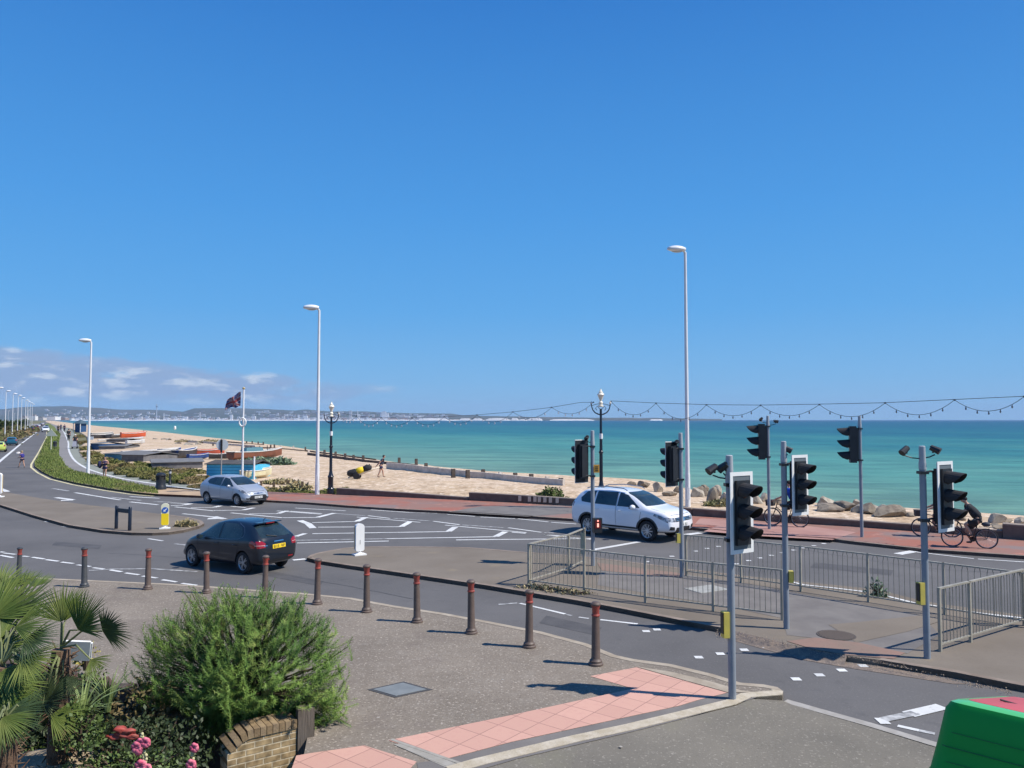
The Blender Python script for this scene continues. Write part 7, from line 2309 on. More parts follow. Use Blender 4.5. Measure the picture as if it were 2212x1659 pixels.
SC = [(178, 958, 11, 10), (190, 972, 13, 14), (199, 985, 15, 16), (212, 995, 19, 18), (216, 1000, 20, 20), (240, 1004, 22, 16), (258, 1014, 26, 20), (285, 1021, 30, 22), (312, 1026, 30, 22), (340, 1030, 30, 20), (368, 1034, 32, 18), (398, 1038, 32, 20), (425, 1041, 30, 18),
      (300, 1008, 26, 14), (345, 1014, 26, 12), (395, 1020, 30, 12), (425, 1024, 22, 14), (171, 944, 9, 7), (440, 1050, 30, 8), (480, 1056, 30, 8), (236, 992, 18, 12)]
for i, (u, v, w, h) in enumerate(SC):
    p = hit(u, v); m_ = pxm(p.y)
    blade_clump('%s clump along the strip of dry scrub between footpath and sheds' % ORD[i], p, w * m_ * 1.1, w * m_ * 1.3, h * m_ * 0.75, 3200, M_GRS if i % 3 else M_GRS2, 'scrub', 'scrub beside the footpath', 30 + i)
# dry grass along the start of the sea wall
SG = [(600, 1062), (640, 1064), (668, 1066), (700, 1066), (560, 1060), (735, 1062)]
for i, (u, v) in enumerate(SG):
    p = hit(u, v); m_ = pxm(p.y)
    blade_clump('%s tuft from the left of dry grass at the back of the red paving' % ORD[i], p, 24 * m_, 0.9, 10 * m_, 1300, M_GRS, 'grass_tuft', 'grass tufts at the back of the promenade', 60 + i)
for i, (u, v, w, h) in enumerate([(452, 957, 26, 7), (560, 998, 40, 10), (398, 955, 20, 5), (640, 1058, 34, 10), (608, 1045, 40, 7)]):
    p = hit(u, v); m_ = pxm(p.y)
    bush(['sparse dark plants on the shingle beyond the white rocks', 'grey-green plants beside the blue shed', 'small dark plants left of the white rocks', 'low green mat behind the short wooden posts', 'dark driftwood and weed on the shingle above the short posts'][i],
         p, w * m_, w * m_ * 0.5, h * m_, 700, 0.25, [M_SCRUB, M_KALE, M_SCRUB, M_SCRUB, M_SCRUB][i], name='beach_plant', seed=70 + i)

m_gb = mat('grass_blades', (0.085, 0.135, 0.025), (0.15, 0.185, 0.05), scale=0.6, rough=0.9, island=0.4, world_co=True, layers=((0.35, (0.21, 0.19, 0.08), 0.57, 0.68, 0.7),))
mb = MB(); rg = random.Random(5)
vin = GP(VERGE_IN, 0.1)


def inside(x, y, poly):
    c = False; n = len(poly); j = n - 1
    for i in range(n):
        if (poly[i][1] > y) != (poly[j][1] > y) and x < (poly[j][0] - poly[i][0]) * (y - poly[i][1]) / (poly[j][1] - poly[i][1]) + poly[i][0]: c = not c
        j = i
    return c


vpoly = [tuple(p) for p in vk] + vin[::-1]
cnt = 0
while cnt < 16000:
    u, v = rg.uniform(72, 350), rg.uniform(935, 1073)
    p = G(u, v, 0.1)
    if not inside(p.x, p.y, vpoly): continue
    cnt += 1
    s_ = 0.0022 * p.y * rg.uniform(0.5, 1.3); a_ = rg.random() * 6.3
    dx, dy = math.cos(a_) * s_ * 0.35, math.sin(a_) * s_ * 0.35
    mb.face((mb.vert((p.x - dx, p.y - dy, 0.09)), mb.vert((p.x + dx, p.y + dy, 0.09)), mb.vert((p.x + rg.gauss(0, s_ * 0.4), p.y + rg.gauss(0, s_ * 0.4), 0.09 + s_ * 1.3))))
tag(mb.build('grass', m_gb), 'uneven green and yellowed grass growing on the verge', 'grass', kind='stuff')


# ------------------------------------------------------------------ sheds and boats
def shed(uv0, uv1, hpx, depth, wallm, roofm, label, roof_drop=0.25, overhang=0.12, boards=True):
    """front lower corners at two picture points (left, right)"""
    p0, p1 = hit(*uv0), hit(*uv1)
    z0 = min(p0.z, p1.z)
    d = Vector((p1.x - p0.x, p1.y - p0.y, 0)); W_ = d.length; a_ = math.atan2(d.y, d.x)
    h = hpx * pxm((p0.y + p1.y) / 2)
    r = empty('beach_hut', (p0.x, p0.y, z0), a_, label, 'shed', 'sheds on the beach')
    a = MB()
    lo = [a.vert((x, y, -0.2)) for x, y in ((0, 0), (W_, 0), (W_, depth), (0, depth))]
    hi = [a.vert((x, y, z)) for x, y, z in ((0, 0, h - roof_drop * 0.5), (W_, 0, h - roof_drop * 0.5), (W_, depth, h - roof_drop), (0, depth, h - roof_drop))]
    for k in range(4): a.face((lo[k], lo[(k + 1) % 4], hi[(k + 1) % 4], hi[k]))
    a.face(hi); w = a.build('wall', wallm, r)
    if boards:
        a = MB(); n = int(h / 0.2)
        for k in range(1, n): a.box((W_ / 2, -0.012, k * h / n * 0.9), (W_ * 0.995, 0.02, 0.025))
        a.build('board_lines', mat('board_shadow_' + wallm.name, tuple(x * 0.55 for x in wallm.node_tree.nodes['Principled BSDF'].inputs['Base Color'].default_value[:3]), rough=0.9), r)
    a = MB(); e = overhang
    q = [(-e, -e, h - roof_drop * 0.5), (W_ + e, -e, h - roof_drop * 0.5), (W_ + e, depth / 2, h + 0.06), (-e, depth / 2, h + 0.06), (W_ + e, depth + e, h - roof_drop), (-e, depth + e, h - roof_drop)]
    t_ = [a.vert((x, y, z + 0.05)) for x, y, z in q]; b_ = [a.vert((x, y, z)) for x, y, z in q]
    a.face((t_[0], t_[1], t_[2], t_[3])); a.face((t_[3], t_[2], t_[4], t_[5]))
    a.face((b_[3], b_[2], b_[1], b_[0])); a.face((b_[5], b_[4], b_[2], b_[3]))
    for i, j in ((0, 1), (1, 2), (2, 4), (4, 5), (5, 3), (3, 0)): a.face((t_[i], b_[i], b_[j], t_[j]))
    a.build('roof', roofm, r)
    return r, W_, h


M_BLUEW = mat('bright_blue_boards', (0.06, 0.42, 0.66), (0.09, 0.48, 0.70), scale=3, rough=0.7)
M_BLUED = mat('dull_blue_boards', (0.08, 0.24, 0.34), (0.13, 0.30, 0.38), scale=3, rough=0.8)
M_NAVYW = mat('navy_boards', (0.012, 0.06, 0.16), rough=0.7)
M_GREYW = mat('grey_boards', (0.16, 0.155, 0.16), (0.10, 0.10, 0.105), scale=2, rough=0.9)
M_FELT = mat('grey_roof_felt', (0.13, 0.13, 0.135), (0.17, 0.17, 0.17), scale=2, rough=0.95)
M_FELTD = mat('dark_roof_felt', (0.045, 0.042, 0.045), (0.09, 0.085, 0.08), scale=2, rough=0.95)
shed(ZK(515, 800), ZK(1460, 790), 37, 3.2, M_BLUEW, M_FELTD, 'long bright blue boarded shed with dark roof above the silver car')
shed(ZK(1480, 690), ZK(1690, 680), 21, 2.6, M_BLUEW, M_FELTD, 'short bright blue shed with dark roof right of the flagpole')
shed(ZH(1590, 935), ZK(440, 560), 18, 4.5, M_GREYW, M_FELT, 'long low grey shed with felt roof behind the litter bin', boards=False)
shed(ZH(560, 760), ZH(920, 760), 20, 7.0, M_BLUED, M_FELT, 'dull blue fronted shed with grey roof behind the woman on the path')
shed(ZH(925, 765), ZH(1400, 755), 18, 5.0, M_GREYW, M_FELT, 'grey plank shed with white-edged roof beside the dull blue shed')
shed(ZH(258, 500), ZH(440, 500), 15, 4.0, M_NAVYW, M_FELT, 'small navy shed with a pale notice behind the verge street lamp', boards=False)
shed(ZH(445, 500), ZH(1000, 480), 9, 9.0, M_GREYW, M_FELT, 'wide grey roofed shed right of the small navy shed', boards=False)
shed(ZH(600, 330), ZH(1040, 330), 6, 3.0, M_GREYW, M_FELTD, 'low dark roofed store behind the grey sheds', boards=False)
p = hit(*ZH(285, 480)); a = MB(); a.box((0, 0, 0), (0.8, 0.04, 0.45)); tag(a.build('notice', M_WPLAS, loc=(p.x - 0.1, p.y - 0.15, p.z + 1.5)), 'pale notice on the front of the small navy shed', 'notice')


def boat(uv0, uv1, hpx, hull, label, inside_m=None, beam=0.28, cover=None, flip=False, depth_tilt=0.0, cabin=False, name='boat'):
    """bow and stern at two picture points"""
    p0, p1 = hit(*uv0), hit(*uv1)
    d = Vector((p1.x - p0.x, p1.y - p0.y, 0)); L_ = d.length; a_ = math.atan2(d.y, d.x)
    ym = (p0.y + p1.y) / 2
    h = hpx * pxm(ym)
    B_ = min(L_ * beam, 2.4)
    r = empty(name, ((p0.x + p1.x) / 2, ym, min(p0.z, p1.z)), a_, label, 'boat', 'boats laid up on the beach')
    n = 14
    mb_, ins, rim_ = MB(), MB(), MB()
    R0, R1 = [], []
    for k in range(n + 1):
        t = k / n
        x = (t - 0.5) * L_
        w = B_ / 2 * max(0.03, (1 - (2 * abs(t - 0.45) / 1.05) ** 2.6)) if t > 0.1 else B_ / 2 * (0.72 + t * 1.5)
        if t > 0.97: w = 0.03
        sheer = h * (0.80 + 0.55 * (t - 0.35) ** 2)
        keel = h * (0.05 + 0.5 * max(0, t - 0.8) * 2.2)
        ring = [(x, -w, sheer), (x, -w * 0.86, keel + (sheer - keel) * 0.35), (x, -w * 0.3, keel + 0.02), (x, w * 0.3, keel + 0.02), (x, w * 0.86, keel + (sheer - keel) * 0.35), (x, w, sheer)]
        R0.append([mb_.vert(q) for q in ring])
        R1.append([ins.vert((x, -w * 0.9, sheer - 0.01)), ins.vert((x, -w * 0.6, sheer - (h * 0.35 if not cover else -h * 0.12))), ins.vert((x, w * 0.6, sheer - (h * 0.35 if not cover else -h * 0.12))), ins.vert((x, w * 0.9, sheer - 0.01))])
    for q, w_ in zip(R0, R0[1:]):
        for k in range(5): mb_.face((q[k], w_[k], w_[k + 1], q[k + 1]))
    mb_.face(R0[0]); mb_.face(R0[-1][::-1])
    mb_.build('hull', hull, r, smooth=True, autosmooth=40)
    for q, w_ in zip(R1, R1[1:]):
        for k in range(3): ins.face((q[k], w_[k], w_[k + 1], q[k + 1]))
    ins.face(R1[0]); ins.build('cover' if cover else 'interior', cover or inside_m or mat('boat_inside', (0.35, 0.38, 0.38), (0.22, 0.25, 0.26), scale=2, rough=0.8), r)
    for sd in (0, 5):
        rim_ = MB(); rim_.tube([mb_.v[q[sd]] for q in R0], max(0.025, h * 0.05), 6); rim_.build('gunwale', mat('gunwale_white', (0.66, 0.64, 0.60), (0.5, 0.48, 0.45), scale=3, rough=0.6), r)
    if cabin:
        a = MB(); a.box((-L_ * 0.10, 0, h * 0.95), (L_ * 0.35, B_ * 0.55, h * 0.5), taper=0.85); a.build('thwart_frame', mat('cabin_teal', (0.10, 0.22, 0.26), rough=0.5), r)
        for k in (-0.3, -0.12, 0.05, 0.2):
            a = MB(); a.tube([(L_ * k, 0, h * 0.6), (L_ * k, 0, h * 1.35)], 0.04, 6); a.build('post', M_TRIM, r)
    return r


H_BROWN = mat('brown_red_hull', (0.24, 0.085, 0.045), (0.14, 0.055, 0.035), scale=1.5, rough=0.6)
H_ORANGE = mat('orange_hull', (0.62, 0.10, 0.03), (0.50, 0.09, 0.035), scale=1.5, rough=0.5)
H_DARK = mat('black_hull', (0.03, 0.032, 0.04), (0.06, 0.06, 0.07), scale=2, rough=0.5)
H_WHITE = mat('white_hull', (0.66, 0.66, 0.64), (0.50, 0.49, 0.47), scale=2, rough=0.5)
H_BLUE = mat('blue_cover', (0.02, 0.05, 0.20), (0.03, 0.08, 0.26), scale=2, rough=0.8)
H_CREAM = mat('cream_hull', (0.70, 0.66, 0.42), (0.62, 0.55, 0.36), scale=2, rough=0.5)
H_REDC = mat('red_cover', (0.52, 0.09, 0.045), (0.42, 0.10, 0.06), scale=2, rough=0.8)
BO = [
    (ZK(1000, 400), ZK(2040, 345), 21, H_BROWN, 'large brown-red open boat, rightmost on the beach behind the flagpole', dict(cabin=True, beam=0.2)),
    (ZK(560, 385), ZK(1060, 375), 14, H_DARK, 'dark boat left of the brown-red boat', dict(beam=0.2)),
    (ZK(310, 330), ZK(880, 320), 17, H_REDC, 'boat under a red-orange cover behind the round road sign', dict(cover=H_REDC, beam=0.22)),
    (ZK(140, 390), ZK(560, 372), 12, H_BLUE, 'small boat under a blue cover in front of the red-covered boat', dict(cover=H_BLUE, beam=0.3)),
    (ZK(-120, 385), ZK(320, 335), 22, H_DARK, 'black-hulled boat with white stripes left of the blue cover', dict(inside_m=H_BLUE, beam=0.25)),
    (ZH(1260, 690), ZH(1830, 680), 9, H_DARK, 'narrow dark boat with white gunwale above the long grey shed', dict(beam=0.14)),
    (ZH(1350, 745), ZH(1960, 715), 5, H_WHITE, 'flat pale pinkish canoe lying on the long grey shed side', dict(beam=0.12, cover=H_WHITE)),
    (ZH(930, 580), ZH(1850, 540), 6, H_WHITE, 'long thin white canoe on top of the grey plank shed', dict(beam=0.08, cover=H_WHITE)),
    (ZH(910, 250), ZH(1450, 240), 13, H_ORANGE, 'bright orange boat among the far boats', dict(cover=H_ORANGE, beam=0.22)),
    (ZH(240, 265), ZH(760, 240), 11, H_DARK, 'dark boat with pale gunwale, far left of the orange boat', dict(beam=0.16)),
    (ZH(250, 215), ZH(740, 190), 9, mat('grey_hull', (0.25, 0.26, 0.26), rough=0.6), 'grey boat behind the far dark boat', dict(beam=0.16)),
    (ZH(1030, 385), ZH(1430, 370), 9, H_WHITE, 'white upturned dinghy on the roof side of the middle sheds', dict(cover=H_WHITE, beam=0.25)),
    (ZH(1000, 300), ZH(1400, 280), 6, H_WHITE, 'small white boat just below the orange boat', dict(cover=H_WHITE, beam=0.2)),
    (ZK(590, 740), ZK(1800, 660), 13, H_WHITE, 'long white canoe leaning along the front of the bright blue shed', dict(beam=0.1, cover=H_WHITE)),
    (ZK(1250, 800), ZK(1830, 740), 22, H_CREAM, 'cream boat at the right end of the bright blue shed', dict(beam=0.3, inside_m=H_CREAM)),
    (ZH(1500, 590), ZH(2150, 560), 9, H_DARK, 'black boat with a pale gunwale between the white canoe and the round sign', dict(beam=0.2)),
    (ZH(1750, 560), ZH(2210, 530), 9, H_BLUE, 'dark blue boat with white ribs left of the red-covered boat', dict(beam=0.22, inside_m=H_WHITE)),
    (ZH(640, 250), ZH(1000, 225), 8, H_DARK, 'small dark boat just left of the orange boat', dict(beam=0.2)),
    (ZH(420, 320), ZH(660, 312), 5, H_WHITE, 'thin pale boat between the far dark boat and the grey roofs', dict(beam=0.15, cover=H_WHITE)),
    (ZK(-900, 290), ZK(-100, 270), 8, H_DARK, 'slim black boat beyond the long white canoe', dict(beam=0.12)),
]
for uv0, uv1, hp, hm_, lab, kw in BO:
    boat(uv0, uv1, hp, hm_, lab, **kw)

# short wooden posts at the back of the red paving
for i, (x, t, b_) in enumerate(((975, 1140, 1190), (1113, 1150, 1222), (1270, 1135, 1232), (1422, 1145, 1255))):
    u, v = ZP(x, b_)
    p = hit(u, v); h = (v - ZP(x, t)[1]) * pxm(p.y)
    a = MB(); a.box((0, 0, h / 2 - 0.1), (0.16, 0.16, h + 0.2), 0.3, taper=0.9)
    o = a.build('wooden_post', mat('old_post', (0.15, 0.10, 0.06), (0.09, 0.06, 0.04), scale=6, rough=0.9), loc=p)
    tag(o, '%s short wooden post from the left, on the shingle right of the silver car' % ORD[i], 'post', 'short wooden posts behind the promenade')
p = hit(*ZK(1480, 800)); h = 50 * pxm(p.y)
a = MB(); a.tube([(0, 0, 0), (0, 0, h)], 0.06, 8); tag(a.build('white_post', M_LAMPW, loc=p), 'short white post between the flagpole and the cream boat', 'post')
p = hit(*ZK(1365, 780)); h = 19 * pxm(p.y)
a = MB(); a.tube([(0, 0, 0), (0, 0, h), (0.3, 0, h + 0.1), (0.4, 0, h)], 0.09, 8); tag(a.build('mooring_hoop', M_TIMB, loc=p), 'dark bent hoop post by the cream boat', 'post')

# pale rocks on the far shingle
for i, (x, y, w, h) in enumerate([(1850, 275, 110, 45), (1960, 290, 100, 70), (1660, 270, 80, 45), (1430, 110, 80, 50), (2190, 320, 60, 60)]):
    u, v = ZH(x, y)
    p = hit(u, v); m_ = pxm(p.y)
    a = MB(); a.blob((0, 0, 0), (w / 10 * m_ / 1.6, w / 10 * m_ / 1.8, h / 10 * m_ / 1.6), i + 3, 0.35, 2)
    tag(a.build('pale_rock', M_ROCK2, smooth=True, autosmooth=30, loc=p), '%s pale rock from the left on the far shingle near the orange boat' % ORD[[1, 2, 0, 3, 4][i]] if i != 3 else 'white rock or sack at the bow of the orange boat', 'rock', 'pale rocks on the far shingle')
for i, (x, y, w, h) in enumerate([(150, 90, 180, 70), (350, 85, 120, 80), (-60, 70, 120, 60)]):
    u, v = ZK(x, y)
    p = hit(u, v); m_ = pxm(p.y)
    a = MB(); a.blob((0, 0, 0), (w / 9.4 * m_ / 1.8, w / 9.4 * m_ / 2, h / 9.4 * m_ / 1.6), i + 13, 0.35, 2)
    tag(a.build('pale_rock', M_ROCK2, smooth=True, autosmooth=30, loc=p), ['large pale rock beyond the black striped boat', 'pale rock left of the round road sign disc', 'pale rock left of the large pale rock'][i], 'rock', 'pale rocks on the far shingle')

# promenade shelter far down the path
p = G(174, 934, 0.1); m_ = pxm(p.y)
r = empty('kiosk', p, R(-20), 'dark blue kiosk with pitched roof far down the footpath', 'kiosk')
W_, Hh_ = 19 * m_, 19 * m_
a = MB(); a.box((0, 0, Hh_ / 2), (W_ * 0.8, W_ * 0.8, Hh_)); a.build('wall', M_NAVYW, r)
for sx in (-1, 1):
    a = MB(); a.tube([(sx * W_ * 0.52, -W_ * 0.5, 0), (sx * W_ * 0.52, -W_ * 0.5, Hh_)], 0.12, 6); a.build('post', M_WPLAS, r)
a = MB()
b0 = [a.vert((x * W_ * 0.62, y * W_ * 0.62, Hh_)) for x, y in ((-1, -1), (1, -1), (1, 1), (-1, 1))]; tp = a.vert((0, 0, Hh_ + 9 * m_))
for k in range(4): a.face((b0[k], b0[(k + 1) % 4], tp))
a.face(b0[::-1]); a.build('roof', mat('slate_blue_roof', (0.05, 0.09, 0.12), rough=0.7), r)
# surfer or swimmer mark at the waterline and someone sitting on the beach
p = hit(378, 928.5); a = MB(); a.blob((0, 0, 0.8), (0.5, 0.5, 0.9), 2, 0.1, 2); tag(a.build('white_marker', M_WPLAS, loc=p), 'small white marker at the waterline beyond the orange boat', 'marker')

# trees and hedge on the landward side of the far road
M_TREE = mat('tree_foliage', (0.035, 0.06, 0.016), (0.06, 0.085, 0.025), scale=0.5, rough=0.9, island=0.5)


def tree(label, p, hgt_, rad, seed, n=1500):
    r = empty('tree', p, label=label, cat='tree', group='trees left of the main road')
    a = MB(); rg = random.Random(seed)
    a.tube([(0, 0, -0.2), (0.1, 0, hgt_ * 0.35), (0.2, 0.1, hgt_ * 0.7)], [0.28, 0.2, 0.08], 8)
    for k in range(5):
        t = k * 1.26; a.tube([(0.1, 0, hgt_ * 0.35), (rad * 0.5 * math.cos(t), rad * 0.5 * math.sin(t), hgt_ * 0.65)], [0.12, 0.04], 6)
    a.build('trunk', mat('bark', (0.10, 0.075, 0.055), rough=0.95), r)
    a = MB()
    for k in range(7):
        c = (rg.uniform(-0.5, 0.5) * rad, rg.uniform(-0.5, 0.5) * rad, hgt_ * rg.uniform(0.35, 0.7))
        leaf_cloud(a, c, (rad * 0.55, rad * 0.55, hgt_ * 0.32), n // 7, 0.011 * p.y * 0.4, rg, flat=False)
    a.build('crown', M_TREE, r)


TR = [(-22, 950, 40, 18), (4, 946, 33, 13), (14, 945, 26, 10), (25, 940, 30, 11), (36, 938, 28, 9), (47, 932, 20, 8), (-5, 940, 30, 12), (55, 929, 15, 6), (62, 924, 11, 5), (72, 919, 8, 4)]
for i, (u, v, h, w) in enumerate(TR):
    p = G(u, v, 0.0)
    p.x -= 6
    m_ = pxm(p.y)
    tree('%s tree in the dark row left of the main road' % ['leftmost, frame-cut', 'third', 'fourth', 'fifth', 'sixth', 'seventh', 'second', 'eighth', 'ninth', 'last and farthest'][i], p, h * m_, w * m_, 100 + i)
mb = MB()
for i in range(9):
    u = -40 + i * 13; v = 962 - i * 4
    p = G(u, v, 0.0); p.x -= 5
    leaf_cloud(mb, (p.x, p.y, 0), (9, 9, 1.7), 700, 0.004 * p.y, random.Random(i))
tag(mb.build('hedge_bank', mat('hedge_mix', (0.06, 0.09, 0.02), (0.20, 0.14, 0.07), scale=0.15, rough=0.95, island=0.3, world_co=True)), 'scrubby bank and hedge left of the far pavement', 'hedge', kind='stuff')
# ------------------------------------------------------------------ the far coast: downs, town, cliffs
M_DOWN = mat('downs', (0.055, 0.065, 0.04), (0.095, 0.085, 0.055), scale=0.0016, rough=1, spec=0.0, world_co=True, lohi=(0.4, 0.6), layers=((0.006, (0.06, 0.075, 0.05), 0.5, 0.6, 0.8), (0.02, (0.16, 0.14, 0.12), 0.60, 0.68, 0.7)))
PR_ = [(-320, 884), (-150, 885), (0, 884), (40, 880), (70, 878.5), (140, 877), (210, 881), (261, 885), (326, 885), (396, 889), (420, 882), (485, 881.5), (537, 882.5), (583, 884), (630, 887), (663, 884.5), (700, 888), (793, 889), (830, 891), (886, 892.5), (933, 893), (978, 893.5), (1000, 897), (1117, 900), (1263, 902), (1420, 903), (1560, 905.5)]
D0, D1 = 7600.0, 9600.0


def ridge_v(u, prof):
    for (u0, v0), (u1, v1) in zip(prof, prof[1:]):
        if u0 <= u <= u1: return v0 + (v1 - v0) * (u - u0) / (u1 - u0)
    return prof[-1][1]


mb = MB(); rows = []
US = [-320 + 4 * k for k in range(471)]
for u in US:
    v = ridge_v(u, PR_) + 0.8 * noise.noise(Vector((u * 0.03, 0, 0)))
    row = []
    for j in range(9):
        t = j / 8
        y = D0 + (D1 - D0) * t
        topz = AT(u, v, D1).z
        z = SEA_Z + 3 + (topz - SEA_Z - 3) * (t ** 0.8) * (1 + 0.18 * noise.noise(Vector((u * 0.012, t * 3, 5))) * (1 - t) * 4 * t)
        p = AT(u, 907, y)
        row.append(mb.vert((p.x, y, z if j else SEA_Z - 2)))
    p = AT(u, 907, D1 + 1500); row.append(mb.vert((p.x, D1 + 1500, 0)))
    rows.append(row)
for a_, b_ in zip(rows, rows[1:]):
    for k in range(9): mb.face((a_[k], b_[k], b_[k + 1], a_[k + 1]))
tag(mb.build('hills', M_DOWN, smooth=True), kind='structure')
# low land joining the beach to the downs behind the road
mb = MB(); mb.poly([(-2560, 4250, 0.0), (-2560, 4310, 0), (-5200, 7700, 2), (-9000, 7700, 2), (-9000, 4250, 0)])
tag(mb.build('coastal_plain', M_LAND), kind='structure')

# white cliffs towards the right
M_CLIFF = mat('chalk_cliff', (0.78, 0.76, 0.72), (0.62, 0.60, 0.57), scale=0.01, rough=1, spec=0.0)
CL = [(Z9(905, 0)[0], Z9(1150, 0)[0], 4.6), (Z9(1230, 0)[0], Z9(1332, 0)[0], 4.8), (Z9(1340, 0)[0], Z9(1425, 0)[0], 4.6), (Z9(1445, 0)[0], Z9(1640, 0)[0], 5.2), (Z9(1650, 0)[0], Z9(1712, 0)[0], 5.6), (Z9(1715, 0)[0], Z9(1770, 0)[0], 2.2), (Z9(1785, 0)[0], Z9(1905, 0)[0], 5.2),
      (Z9(1965, 0)[0], Z9(2212, 0)[0], 2.6), (Z3(30, 0)[0], Z3(390, 0)[0], 2.6), (Z3(840, 0)[0], Z3(945, 0)[0], 2.4)]
mb = MB()
Yc = D0 - 160
for u0, u1, hp in CL:
    n = max(4, int((u1 - u0) / 3))
    prev = None
    for k in range(n + 1):
        t = k / n
        u = u0 + (u1 - u0) * t
        env = min(1, math.sin(PI * min(max(t, 0.02), 0.98)) * 2.2) * (0.82 + 0.25 * noise.noise(Vector((u * 0.25, 1, 0))))
        z = SEA_Z + hp * pxm(Yc) * env + 2
        pf, pb = AT(u, 907, Yc), AT(u, 907, Yc + 150)
        cur = (mb.vert((pf.x, Yc, SEA_Z - 2)), mb.vert((pf.x, Yc + 12, z)), mb.vert((pb.x, Yc + 150, z + 2)))
        if prev:
            mb.face((prev[0], cur[0], cur[1], prev[1])); mb.face((prev[1], cur[1], cur[2], prev[2]))
        prev = cur
tag(mb.build('cliffs', M_CLIFF), kind='structure')
# beach line under the town
mb = MB(); prev = None
for k in range(60):
    u = 150 + k * 17
    p = AT(u, 907, D0 - 60)
    cur = (mb.vert((p.x, D0 - 60, SEA_Z - 1)), mb.vert((p.x, D0 - 20, SEA_Z + 7 + 2 * noise.noise(Vector((u * 0.1, 0, 0))))), mb.vert((p.x, D0 + 60, SEA_Z + 8)))
    if prev: mb.face((prev[0], cur[0], cur[1], prev[1])); mb.face((prev[1], cur[1], cur[2], prev[2]))
    prev = cur
tag(mb.build('far_beach', M_CLIFF), kind='structure')

# the town: countable taller blocks, and the rest as one mass
TC = [mat('far_render_%d' % i, c, rough=0.9) for i, c in enumerate([(0.66, 0.66, 0.66), (0.48, 0.46, 0.44), (0.28, 0.27, 0.28), (0.34, 0.24, 0.20)])]
rg = random.Random(11)
mbs = [MB() for _ in TC]
for k in range(750):
    u = rg.uniform(95, 965)
    dens = 1.0 if u > 560 else 0.6
    if rg.random() > dens: continue
    t = rg.random() ** 3
    y = D0 + 30 + t * 1300
    v = ridge_v(u, PR_)
    topz = AT(u, v, D1).z
    tt = (y - D0) / (D1 - D0)
    z = SEA_Z + 3 + (topz - SEA_Z - 3) * tt ** 0.8
    w = rg.uniform(12, 45) * (1.3 if u > 560 else 1); h = rg.uniform(6, 17) * (1.3 if u > 650 else 1)
    x = (u - CX) / FPX * y
    mbs[rg.choice([0, 0, 0, 1, 2, 3])].box((x, y, z + h / 2), (w, 16, h))
for m_, mt_ in zip(mbs, TC):
    pass
al = MB()
for i, m_ in enumerate(mbs):
    base_i = len(al.v)
    al.v += m_.v; al.f += [tuple(q + base_i for q in f) for f in m_.f]; al.m += [i] * len(m_.f)
tag(al.build('distant_town', TC), 'pale town spread along the far shore under the downs', 'town', kind='stuff')


def block(u, vt, wpx, label, mt_, y=None, name='distant_building', grp='tall blocks in the distant town', tower=False):
    y = y or D0 + 60
    p = AT(u, 907, y)
    z0, z1 = SEA_Z + 6, AT(u, vt, y).z
    r = empty(name, (p.x, y, z0), label=label, cat='building', group=grp)
    w = wpx * pxm(y)
    a = MB(); a.box((0, 0, (z1 - z0) / 2), (w, w * 0.7, z1 - z0)); a.build('wall', mt_, r)
    a = MB(); a.box((w * 0.1, 0, z1 - z0 + 1.5), (w * 0.5, w * 0.4, 3)); a.build('roof', TC[2], r)


for i, (u, vt, w) in enumerate([(757, 887.5, 6), (829, 889, 9), (836, 893, 7), (868, 896, 12), (823, 893, 4), (775, 895, 5), (730, 895, 8), (700, 897, 7), (660, 898, 9), (612, 899, 6), (645, 896, 3.5), (548, 899, 8), (432, 891, 3), (500, 896, 5), (402, 900, 7), (303, 900, 9), (880, 899, 10), (905, 898, 8)]):
    block(u, vt, w, '%s tall block of the distant town' % ('white tower-like' if i == 0 else 'pair of grey-topped, rightmost' if i == 1 else ORD[i] + '-built pale'), TC[0] if i % 3 else TC[1])
# slender observation tower and two thin chimneys
p = AT(338, 907, D0 + 20)
r = empty('observation_tower', (p.x, D0 + 20, SEA_Z), label='slender pale observation tower rising above the distant town', cat='tower')
H_ = AT(338, 872.5, D0).z - SEA_Z
a = MB(); a.tube([(0, 0, 0), (0, 0, H_)], [5.0, 3.6], 10); a.build('shaft', mat('tower_steel', (0.42, 0.45, 0.48), rough=0.6), r)
a = MB(); a.lathe((0, 0, H_ * 0.84), [(2, -8), (10, -3), (10, 3), (2, 8)], 14); a.build('pod', mat('tower_dark', (0.10, 0.12, 0.16), rough=0.5), r)
a = MB(); a.box((0, 0, H_ * 0.06), (16, 12, H_ * 0.12)); a.build('base', TC[0], r)
for i, u in enumerate((772.5, 354)):
    p = AT(u, 907, D0 + 20)
    H_ = AT(u, 886 if i == 0 else 892, D0).z - SEA_Z
    a = MB(); a.tube([(0, 0, 0), (0, 0, H_)], [4.5, 2.6], 8)
    tag(a.build('chimney', TC[0], loc=(p.x, D0 + 20, SEA_Z)), 'thin pale chimney right of the white tower block on the far shore' if i == 0 else 'short pale mast just right of the observation tower', 'chimney')

# nearer buildings beyond the end of the road
for i, (u, vt, w, y, c) in enumerate([(72, 899, 14, 1500, 0), (88, 903, 18, 2000, 1), (110, 900.5, 30, 2600, 0), (135, 903, 20, 2900, 3), (52, 902, 14, 1300, 1), (150, 904, 16, 3300, 0)]):
    block(u, vt, w, ['white gabled building beyond the left lamp row', 'tan low building beyond the parked cars', 'long white building beyond the end of the road', 'reddish low building near the far shore end', 'cream building among the trees at the left', 'small white building where the far beach meets the sea'][i], TC[c], y, grp='buildings beyond the end of the road')

